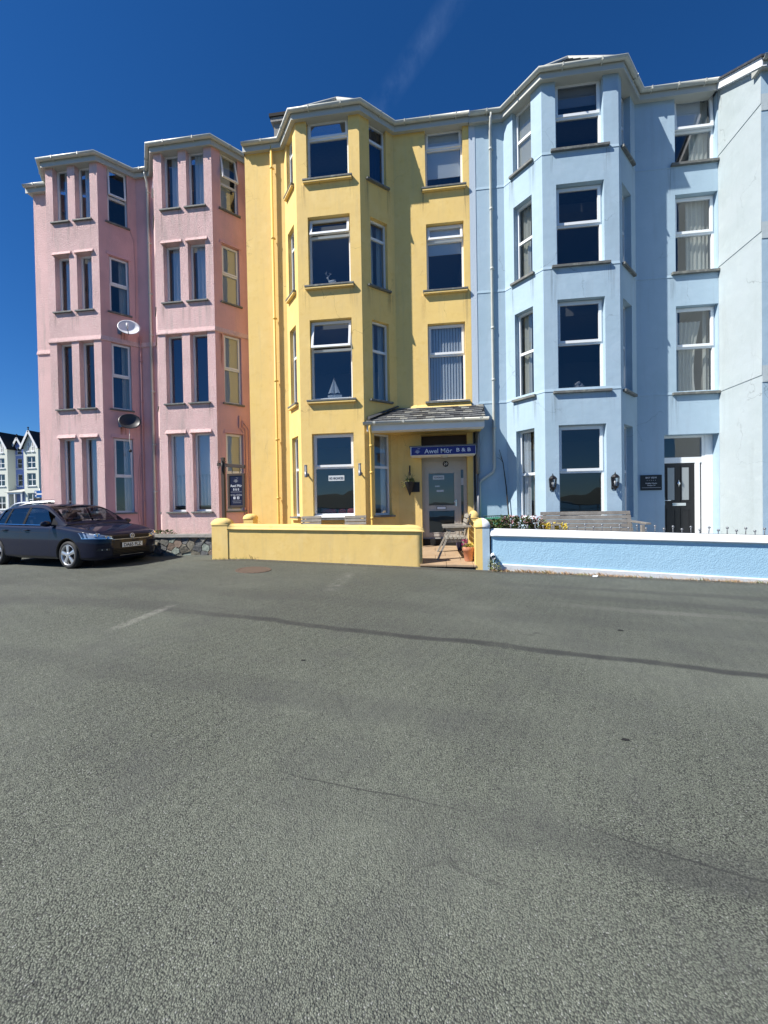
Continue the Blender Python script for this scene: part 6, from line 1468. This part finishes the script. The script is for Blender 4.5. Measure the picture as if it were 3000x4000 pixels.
#        x     belt half-w  belt z  roof-edge half-w  roof-edge z  centre z
TOP = [(-.20, .770, .965, .745, .985, .995), (-.42, .795, .958, .728, 1.100, 1.130), (-.70, .808, .960, .694, 1.252, 1.288), (-.98, .815, .965, .652, 1.378, 1.416), (-1.22, .818, .968, .618, 1.432, 1.470), (-1.60, .820, .975, .602, 1.452, 1.492), (-2.08, .818, .985, .594, 1.448, 1.489), (-2.50, .800, 1.000, .576, 1.420, 1.462), (-2.82, .775, 1.010, .549, 1.370, 1.412), (-2.99, .75, 1.010, .54, 1.262, 1.298), (-3.16, .72, 1.005, .56, 1.095, 1.120), (-3.24, .70, 1.0, .62, 1.01, 1.02)]
WX = (0.0, -2.637); WZ = .316
def make_car(name, label, paint, full=True):
    root = empty(name, (0, 0, 0), label, 'car', 'cars parked at the end of the terrace'); BASE[root.name] = Vector((0, 0, 0))
    mb = MB(); bvh_v = []; bvh_f = []
    def low_sec(x):
        w, zb, zs, zc = interp(LOW, x); zm = zb + (zs - zb) * .52
        return [(0, zb), (w * .80, zb), (w * .955, zb + .05), (w * .985, zb + .13), (w, zm), (w * .997, zm + .10), (w * .975, zs - .075), (w * .955, zs - .028), (w * .905, zs), (w * .82, zs + .012 + (zc - zs) * .25), (w * .5, zs + (zc - zs) * .80), (0, zc)]
    def grid(secf, xs, flip):
        for sg in (1, -1):
            n0 = len(bvh_v); S_ = [secf(x) for x in xs]; k = len(S_[0])
            for x, s in zip(xs, S_):
                for y, z in s: bvh_v.append((x, y * sg, z))
            for i in range(len(xs) - 1):
                for j in range(k - 1):
                    f = (n0 + i * k + j, n0 + (i + 1) * k + j, n0 + (i + 1) * k + j + 1, n0 + i * k + j + 1); bvh_f.append(f if sg > 0 else f[::-1])
            for e in (0, len(xs) - 1):
                f = tuple(n0 + e * k + j for j in range(k)); bvh_f.append(f if (e == 0) == (sg < 0) else f[::-1])
    def dense(secf):     # finer spacing across the section with a Catmull-Rom pass
        def g(x):
            s = secf(x); out = []
            for j in range(len(s) - 1):
                p0, p1, p2, p3 = s[max(0, j - 1)], s[j], s[j + 1], s[min(len(s) - 1, j + 2)]
                for t in (0, 1 / 3, 2 / 3):
                    c = []
                    for a in (0, 1):
                        m1, m2 = (p2[a] - p0[a]) / 2, (p3[a] - p1[a]) / 2; t2, t3 = t * t, t ** 3; c.append((2 * t3 - 3 * t2 + 1) * p1[a] + (t3 - 2 * t2 + t) * m1 + (-2 * t3 + 3 * t2) * p2[a] + (t3 - t2) * m2)
                    out.append((max(0, c[0]), c[1]))
            out.append(s[-1]); return out
        return g
    def axis(a, b, n, ends=()):
        return sorted(set([a + (b - a) * i / n for i in range(n + 1)] + list(ends)), reverse=True)
    xl = axis(.865, -3.375, 110, [.862, .857, .845, .83, .815])
    grid(dense(low_sec), xl, False); nlow = len(bvh_f)
    def top_sec(x):
        wb, zb, wr, zr, zc = interp(TOP, x); return [(wb + .005, zb - .03), (wb, zb), (wb + (wr - wb) * .35, zb + (zr - zb) * .42), (wb + (wr - wb) * .72, zb + (zr - zb) * .80), (wr, zr), (wr * .86, zr + (zc - zr) * .45), (wr * .5, zr + (zc - zr) * .85), (0, zc)]
    grid(dense(top_sec), axis(-.20, -3.24, 78), False)
    tree = BVHTree.FromPolygons(bvh_v, bvh_f)
    vv = [list(v) for v in bvh_v]; keep = []
    RA = .362
    for v in vv:
        for wx in WX:
            if abs(v[1]) > .45 and v[2] < .80:
                dx, dz = v[0] - wx, v[2] - WZ; q = math.hypot(dx, dz)
                if RA - .028 < q < RA + .028 and q > 1e-6: v[0] = wx + dx / q * RA; v[2] = WZ + dz / q * RA
    for i, f in enumerate(bvh_f):
        c = [sum(vv[k][a] for k in f) / len(f) for a in range(3)]
        if any(math.hypot(c[0] - wx, c[2] - WZ) < RA - .002 and abs(c[1]) > .45 for wx in WX): continue
        if i >= nlow:     # leave the glazed openings of the cabin open
            ax = c[0]; wb, zb, wr, zr, zc = interp(TOP, max(-3.24, min(-.20, ax))); fr = (c[2] - zb) / max(.01, zr - zb); side = abs(c[1]) > wr - .004
            if side and .03 < fr < .88 and -2.72 < ax < -.62 and not (-1.69 < ax < -1.60): continue
            if not side and -1.06 < ax < -.30 and abs(c[1]) < wr * .93: continue
            if not side and -3.12 < ax < -2.88 and abs(c[1]) < wr * .88: continue
            if fr < -.005: continue
        keep.append(f)
    mb.mesh(vv, keep, 0, True)
    body = mb.build('body', M[paint], root, local=True, weld=True)
    for p in body.data.polygons: p.use_smooth = True
    def on(origin, d, off=.004):
        h = tree.ray_cast(Vector(origin), Vector(d)); 
        return (h[0] - Vector(d) * off) if h[0] is not None else None
    def patch(nm, pts2, mapf, m, parent=body, nu=12, nv=6, off=.004):
        """quad patch (4 corners in a plane) thrown on to the body"""
        a, b, c, d = [Vector(p) for p in pts2]; vs = []; ok = True
        for j in range(nv + 1):
            for i in range(nu + 1):
                u, v = i / nu, j / nv; q = (a * (1 - u) + b * u) * (1 - v) + (d * (1 - u) + c * u) * v; o_, dr = mapf(q); h = on(o_, dr, off)
                if h is None: return None
                vs.append(h)
        mb_ = MB(); mb_.mesh(vs, [(j * (nu + 1) + i, j * (nu + 1) + i + 1, (j + 1) * (nu + 1) + i + 1, (j + 1) * (nu + 1) + i) for j in range(nv) for i in range(nu)], 0, True)
        return mb_.build(nm, m, parent, local=True)
    side = lambda sg: (lambda q: ((q.x, sg * 2.0, q.y), (0, -sg, 0)))
    frontm = lambda q: ((2.5, q.x, q.y), (-1, 0, 0))
    topm = lambda q: ((q.x, q.y, 2.5), (0, 0, -1))
    # glazing
    for sg in (1, -1):
        patch('window', [(-.66, 1.0), (-1.60, .985), (-1.60, 1.412), (-.98, 1.345)], side(sg), M['carglass'], off=-.006); patch('window', [(-1.70, .985), (-2.36, 1.0), (-2.36, 1.388), (-1.70, 1.412)], side(sg), M['carglass'], off=-.006); patch('window', [(-2.42, 1.005), (-2.72, 1.03), (-2.66, 1.29), (-2.42, 1.375)], side(sg), M['carglass'], off=-.006)
        # dark pillars and bright waist line
        patch('pillar', [(-1.612, .985), (-1.692, .985), (-1.692, 1.416), (-1.612, 1.416)], side(sg), M['trimblack'], nu=2, off=.002); patch('pillar', [(-2.358, .995), (-2.425, .995), (-2.425, 1.388), (-2.358, 1.392)], side(sg), M['trimblack'], nu=2, off=.002)
        patch('trim_strip', [(-.50, .972), (-2.74, 1.012), (-2.74, 1.024), (-.50, .984)], side(sg), M['chrome'], nu=30, nv=1, off=.005)
        patch('quarter_panel', [(-.44, .985), (-.66, .985), (-.66, 1.145), (-.50, 1.05)], side(sg), M['trimblack'], nu=4, off=.004)
        # shut lines, painted crease shade and sill strip
        for xa in (-.60, -1.655):
            patch('door_seam', [(xa, .27), (xa - .007, .27), (xa - .007, .962), (xa, .962)], side(sg), M['dark'], nu=1, nv=14, off=.0015)
        patch('door_seam', [(-.60, .268), (-2.05, .268), (-2.05, .275), (-.60, .275)], side(sg), M['dark'], nu=14, nv=1, off=.0015)
        patch('crease_shade', [(-.30, .800), (-3.0, .835), (-3.0, .842), (-.30, .807)], side(sg), M['dark'], nu=40, nv=1, off=.0012)  # dark strip paints the shade line of a crease on the smooth side
        for xa in (-1.42, -2.25):
            mb_ = MB(); h = on((xa, sg * 2, .865), (0, -sg, 0)); mb_.tube([h + Vector((.09, 0, 0)), h + Vector((.07, sg * .028, .004)), h + Vector((-.07, sg * .028, .008)), h + Vector((-.09, 0, .008))], [.012, .015, .015, .012], 8); mb_.build('handle', M[paint], body, local=True)
        mb_ = MB(); b_ = Vector((-.50, sg * .87, .985)); ms = []
        for j in range(7):
            for i in range(12): t = 2 * math.pi * i / 12; q = j / 6; e = math.sin(math.pi * (.06 + .88 * q)) ** .45; ms.append((-.545 + .052 * e * math.cos(t) - .01 * q, sg * (.875 + .20 * q), 1.02 + .072 * e * math.sin(t) * (1 - .15 * q)))
        mb_.mesh(ms, [(j * 12 + i, j * 12 + (i + 1) % 12, (j + 1) * 12 + (i + 1) % 12, (j + 1) * 12 + i) for j in range(6) for i in range(12)] + [tuple(range(12)), tuple(72 + i for i in range(12))], 0, True)
        mr_ = mb_.build('mirror', M[paint], root, local=True); mb_ = MB(); mb_.beam((-.55, sg * .79, .975), (-.55, sg * .90, .985), .05, .035); mb_.build('mirror_arm', M['black'], mr_, local=True)
        # head lamp
        pt = [(.44, .688), (.73, .650), (.86, .652), (.86, .700), (.77, .748), (.42, .800)]
        patch('headlight', [(sg * .47, .662), (sg * .850, .685), (sg * .850, .812), (sg * .47, .716)], frontm, M['lamphouse'], nu=16, nv=6, off=.003) 
        for (yy_, zz_, rr_) in ((.715, .738, .064), (.565, .700, .040)):
            h = on((2.5, sg * yy_, zz_), (-1, 0, 0), .004)
            if h is not None:
                mb_ = MB(); nrm_ = Vector((.86, sg * .42, .25)).normalized(); ta = nrm_.cross(Vector((0, 0, 1))).normalized(); tb_ = nrm_.cross(ta)
                for (ra, rb, da, db) in ((1.0, .9, .0, .008), (.9, .35, .008, -.002), (.35, .0, -.002, .012)):
                    for k in range(16):
                        a_, c_ = 2 * math.pi * k / 16, 2 * math.pi * (k + 1) / 16; f_ = lambda rq, dq, an: h + (ta * math.cos(an) + tb_ * math.sin(an)) * rr_ * rq + nrm_ * dq; mb_.poly([f_(ra, da, a_), f_(ra, da, c_), f_(rb, db, c_), f_(rb, db, a_)], 0, True)
                mb_.build('lamp_reflector', M['chrome'], body, local=True)
        patch('lamp_edge', [(sg * .45, .655), (sg * .852, .678), (sg * .852, .688), (sg * .45, .665)], frontm, M['chrome'], nu=16, nv=1, off=.006)
        patch('lamp_glass', [(sg * .46, .658), (sg * .852, .682), (sg * .852, .815), (sg * .46, .720)], frontm, M['lampglass'], nu=16, nv=6, off=.012)
        patch('fog_lamp', [(sg * .52, .395), (sg * .74, .402), (sg * .72, .455), (sg * .52, .450)], frontm, M['black'], nu=8, nv=4, off=.002)
        for yy_ in (.58, .66):
            h = on((2.5, sg * yy_, .424), (-1, 0, 0), .003)
            if h is not None: mb_ = MB(); mb_.lathe([(.016, 0), (.014, .002), (0, .002)], h, 'x', 12); mb_.build('fog_lens', M['lamplens'], body, local=True)
        patch('tail_light', [(-3.05, .80), (-3.30, .80), (-3.28, .93), (-3.0, .92)], side(sg), mat('red lamp', (.3, .01, .01), .2) if 'red lamp' not in bpy.data.materials else bpy.data.materials['red lamp'], nu=6, nv=3, off=.004)
        # arch lips, inner wells and wheels
        for wx in WX:
            mb_ = MB(); vs = []; na = 34
            for i in range(na + 1):
                t = math.radians(-14 + 208 * i / na); x, z = wx + (RA) * math.cos(t), WZ + RA * math.sin(t); x2, z2 = wx + (RA + .022) * math.cos(t), WZ + (RA + .022) * math.sin(t)
                h = on((x2, sg * 2, max(z2, .20)), (0, -sg, 0), .003); yh_ = abs(h.y) if h is not None else .88
                vs += [(x2, sg * yh_, z2), (x, sg * (yh_ + .001), z), (x, sg * (yh_ - .05), z), (wx + (RA + .012) * math.cos(t), sg * .55, WZ + (RA + .012) * math.sin(t))]
            mb_.mesh(vs, [(i * 4 + j, (i + 1) * 4 + j, (i + 1) * 4 + j + 1, i * 4 + j + 1) for i in range(na) for j in range(3)], 0, True); mb_.build('wheel_arch', M['black'], body, local=True)
            mb_ = MB(); mb_.lathe([(RA + .01, 0), (0, 0)], (wx, sg * .52, WZ), 'y', 24); mb_.build('inner_well', M['dark'], body, local=True)
            wheel = empty('wheel', (0, 0, 0)); wheel.parent = root; yo = .885; sd = -sg
            prof = [(.222, -.02), (.232, -.008), (.250, .0), (.280, -.002), (.300, -.016), (.313, -.045), (.316, -.08), (.316, -.14), (.312, -.175), (.295, -.20), (.21, -.20)]
            mb_ = MB(); c_ = (wx, sg * yo, WZ)
            mb_.lathe([(r_, (h_ if sg < 0 else -h_)) for r_, h_ in prof], c_, 'y', 44); mb_.build('tyre', M['rubber'], wheel, local=True)
            mb_ = MB(); q = 1 if sg < 0 else -1
            mb_.lathe([(.233, -.012 * q), (.226, -.004 * q), (.215, -.014 * q), (.208, -.05 * q), (.200, -.14 * q)], c_, 'y', 44)
            out = lambda r_, a_, d_: Vector((wx + r_ * math.cos(a_), sg * (yo + d_), WZ + r_ * math.sin(a_)))
            for k in range(5):
                a0 = math.pi / 2 + k * 2 * math.pi / 5 + .10
                for (da, db) in ((0, 0),):
                    wi, wo = .62, .215; L0, L1 = .045, .215
                    A = [out(L0, a0 - wi, -.012), out(L1, a0 - wo, -.016), out(L1, a0 + wo, -.016), out(L0, a0 + wi, -.012)]; mid = [out(L0, a0, -.004), out(L1, a0, -.010)]
                    Bk = [p - Vector((0, sg * .028, 0)) for p in A]
                    mb_.poly([A[0], A[1], mid[1], mid[0]]); mb_.poly([mid[0], mid[1], A[2], A[3]]); mb_.poly([A[0], Bk[0], Bk[1], A[1]]); mb_.poly([A[3], A[2], Bk[2], Bk[3]])
            mb_.lathe([(0, .000), (.030, -.001 * q), (.052, -.006 * q), (.060, -.02 * q)], c_, 'y', 20)
            for k in range(5): a0 = math.pi / 2 + k * 2 * math.pi / 5 + .10 + .63; mb_.lathe([(.008, -.012 * q), (.006, -.004 * q), (0, -.004 * q)], tuple(out(.055, a0, 0)), 'y', 8)
            mb_.build('rim', M['alloy'], wheel, local=True)
            mb_ = MB(); mb_.lathe([(.205, -.075 * q), (0, -.075 * q)], c_, 'y', 24); mb_.lathe([(.135, -.055 * q), (.05, -.055 * q)], c_, 'y', 24); mb_.build('brake_disc', M['blackmatt'], wheel, local=True)
    # screens (laid along the cabin surface)
    def screen(nm, xa, xb, wk):
        vs = []; nu, nv = 14, 8
        for j in range(nv + 1):
            x = xa + (xb - xa) * j / nv; wb, zb, wr, zr, zc = interp(TOP, x)
            for i in range(nu + 1): y = (i / nu * 2 - 1) * wr * wk; h = tree.ray_cast(Vector((x, y, 2.5)), Vector((0, 0, -1))); vs.append(h[0] + Vector((0, 0, -.004)))
        mb_ = MB(); mb_.mesh(vs, [(j * (nu + 1) + i, j * (nu + 1) + i + 1, (j + 1) * (nu + 1) + i + 1, (j + 1) * (nu + 1) + i) for j in range(nv) for i in range(nu)], 0, True); mb_.build(nm, M['carglass'], body, local=True)
    screen('windscreen', -.28, -1.08, .955); screen('rear_window', -2.87, -3.13, .90)
    mb_ = MB()    # scuttle and wipers
    for (ya, yb_) in ((-.62, .02), (-.02, .55)):
        p = []
        for k in range(7): y = ya + (yb_ - ya) * k / 6; x = -.30 - .02 * k; h = tree.ray_cast(Vector((x, y, 2.5)), Vector((0, 0, -1))); p.append(h[0] + Vector((0, 0, .012)))
        mb_.tube(p, .008, 5)
    mb_.build('wiper', M['black'], body, local=True)
    # bonnet shut lines
    for sg in (1, -1):
        pp = []
        for k in range(12): x = .66 - .92 * k / 11; w_ = interp(LOW, x)[0]; h = on((x, sg * w_ * (.80 if k < 2 else .845), 2.5), (0, 0, -1), .0015); pp.append(h)
        mb_ = MB(); mb_.tube(pp, .0035, 4); mb_.build('bonnet_seam', M['dark'], body, local=True)
    # nose
    patch('grille', [(-.46, .640), (.46, .640), (.46, .708), (-.46, .708)], frontm, M['trimblack'], nu=24, nv=4, off=.004)
    for z in (.655, .672, .690): patch('grille_bar', [(-.455, z), (.455, z), (.455, z + .006), (-.455, z + .006)], frontm, M['black'], nu=24, nv=1, off=.008)
    patch('chrome_strip', [(-.47, .634), (.47, .634), (.47, .643), (-.47, .643)], frontm, M['badge'], nu=24, nv=1, off=.009)
    patch('lower_grille', [(-.47, .27), (.47, .27), (.47, .425), (-.47, .425)], frontm, M['trimblack'], nu=24, nv=6, off=.003)
    for z in (.30, .335, .37, .405): patch('grille_bar', [(-.46, z), (.46, z), (.46, z + .008), (-.46, z + .008)], frontm, M['black'], nu=24, nv=1, off=.008)
    patch('splitter', [(-.60, .235), (.60, .235), (.60, .262), (-.60, .262)], frontm, M['trimblack'], nu=24, nv=2, off=.006)
    patch('chrome_strip', [(-.30, .262), (.30, .262), (.30, .268), (-.30, .268)], frontm, M['alloy'], nu=16, nv=1, off=.008)
    NP = Fr((.905, .26), (.905, -.26)) if False else Fr((.885, -.26), (.885, .26))
    mb_ = MB(); NP.box(mb_, 0, .52, -.012, 0, .445, .556); pl_ = mb_.build('number_plate', M['plate'], root, local=True); mb_ = MB(); NP.ring(mb_, -.006, .526, .439, .562, .008, -.014, .002); mb_.build('plate_surround', M['black'], pl_, local=True)
    if full: text(pl_, 'DA65 FLZ', NP, .26, .5005, .079, M['black'], d=.002, width=.43, local=True, bold=.014)
    mb_ = MB()      # round emblem on the grille: ring with a V above a W
    cz, R_ = .700, .060; cx_ = .885
    for k in range(28):
        a_, b_ = 2 * math.pi * k / 28, 2 * math.pi * (k + 1) / 28
        for (r0, r1, d0, d1) in ((.86, 1.0, .006, .0), (.78, .86, .0, .006)): mb_.poly([(cx_ + d0, R_ * r0 * math.cos(a_), cz + R_ * r0 * math.sin(a_)), (cx_ + d1, R_ * r1 * math.cos(a_), cz + R_ * r1 * math.sin(a_)), (cx_ + d1, R_ * r1 * math.cos(b_), cz + R_ * r1 * math.sin(b_)), (cx_ + d0, R_ * r0 * math.cos(b_), cz + R_ * r0 * math.sin(b_))])
    for pts_ in (((-.40, .74), (0, .05), (.40, .74)), ((-.76, .30), (-.36, -.72), (0, -.10), (.36, -.72), (.76, .30))):
        for p, q in zip(pts_, pts_[1:]): mb_.beam((cx_ + .003, p[0] * R_, cz + p[1] * R_), (cx_ + .003, q[0] * R_, cz + q[1] * R_), .010, .008, (1, 0, 0))
    mb_.build('emblem', M['badge'], root, local=True)
    mb_ = MB(); mb_.lathe([(.062, -.012), (.06, .0), (0, .0)], (cx_, 0, cz), 'x', 28); mb_.build('emblem_base', M['black'], root, local=True)
    # cabin
    mb_ = MB()
    for y in (-.37, .37):
        for x in (-1.45, -2.30):
            mb_.hexa([(x + .28, y - .24, .42), (x + .28, y + .24, .42), (x - .25, y + .24, .42), (x - .25, y - .24, .42), (x + .28, y - .24, .60), (x + .28, y + .24, .60), (x - .25, y + .24, .56), (x - .25, y - .24, .56)]); mb_.hexa([(x - .12, y - .23, .56), (x - .12, y + .23, .56), (x - .26, y + .23, .56), (x - .26, y - .23, .56), (x - .30, y - .20, 1.10), (x - .30, y + .20, 1.10), (x - .40, y + .20, 1.10), (x - .40, y - .20, 1.10)]); mb_.hexa([(x - .32, y - .12, 1.13), (x - .32, y + .12, 1.13), (x - .40, y + .12, 1.13), (x - .40, y - .12, 1.13), (x - .34, y - .11, 1.28), (x - .34, y + .11, 1.28), (x - .41, y + .11, 1.28), (x - .41, y - .11, 1.28)])
    mb_.build('seat', M['seatcloth'], root, local=True)
    mb_ = MB(); mb_.hexa([(-.36, -.70, .55), (-.36, .70, .55), (-.80, .70, .55), (-.80, -.70, .55), (-.36, -.70, .94), (-.36, .70, .94), (-.78, .70, .955), (-.78, -.70, .955)]); mb_.box((-3.1, -.70, .40), (-.36, .70, .42)); mb_.build('dashboard', M['blackmatt'], root, local=True)
    mb_ = MB(); mb_.tube([Vector((-.90 - .06 * math.sin(t), -.37 + .18 * math.cos(t), .97 + .17 * math.sin(t))) for t in [k * .3307 for k in range(20)]], .014, 6); mb_.build('steering_wheel', M['black'], root, local=True)
    mb_ = MB(); mb_.box((-3.2, -.62, .17), (.70, .62, .30)); mb_.build('underbody', M['dark'], root, local=True)
    mb_ = MB(); mb_.box((-1.06, -.11, 1.27), (-1.03, .11, 1.33)); mb_.build('inner_mirror', M['black'], root, local=True)
    return root
car = make_car('parked_car', 'dark navy hatchback parked in front of the pink house', 'paint')
TH = -.224
def put(o, x, y, th, z, sc=1.0): o.location = (x, y, z); o.rotation_euler = (0, 0, th); o.scale = (sc, sc, sc)
def clone(o, label, swap, parent=None):
    c = o.copy(); COL.objects.link(c)
    if parent: c.parent = parent
    else: c['label'] = label
    for ch in list(o.children):
        if ch.name.startswith(('lettering',)): continue
        k = clone(ch, None, swap, c)
    if c.type == 'MESH' and any(s.material and s.material.name == M['paint'].name for s in c.material_slots):
        c.data = c.data.copy()
        for i, mt in enumerate(c.data.materials):
            if mt and mt.name == M['paint'].name: c.data.materials[i] = swap
    return c
car2 = clone(car, 'graphite car half hidden behind the navy hatchback at the left edge', M['paintk'])
car3 = clone(car, 'white car whose roof shows above the navy hatchback', M['paintw'])
put(car, -7.959, -2.44, TH, .318); put(car2, -14.2, .6, math.pi + .15, ground_z(-14.2, .6), 1.10); put(car3, -22.6, 8.3, math.pi - .4, ground_z(-22, 8), 1.18)
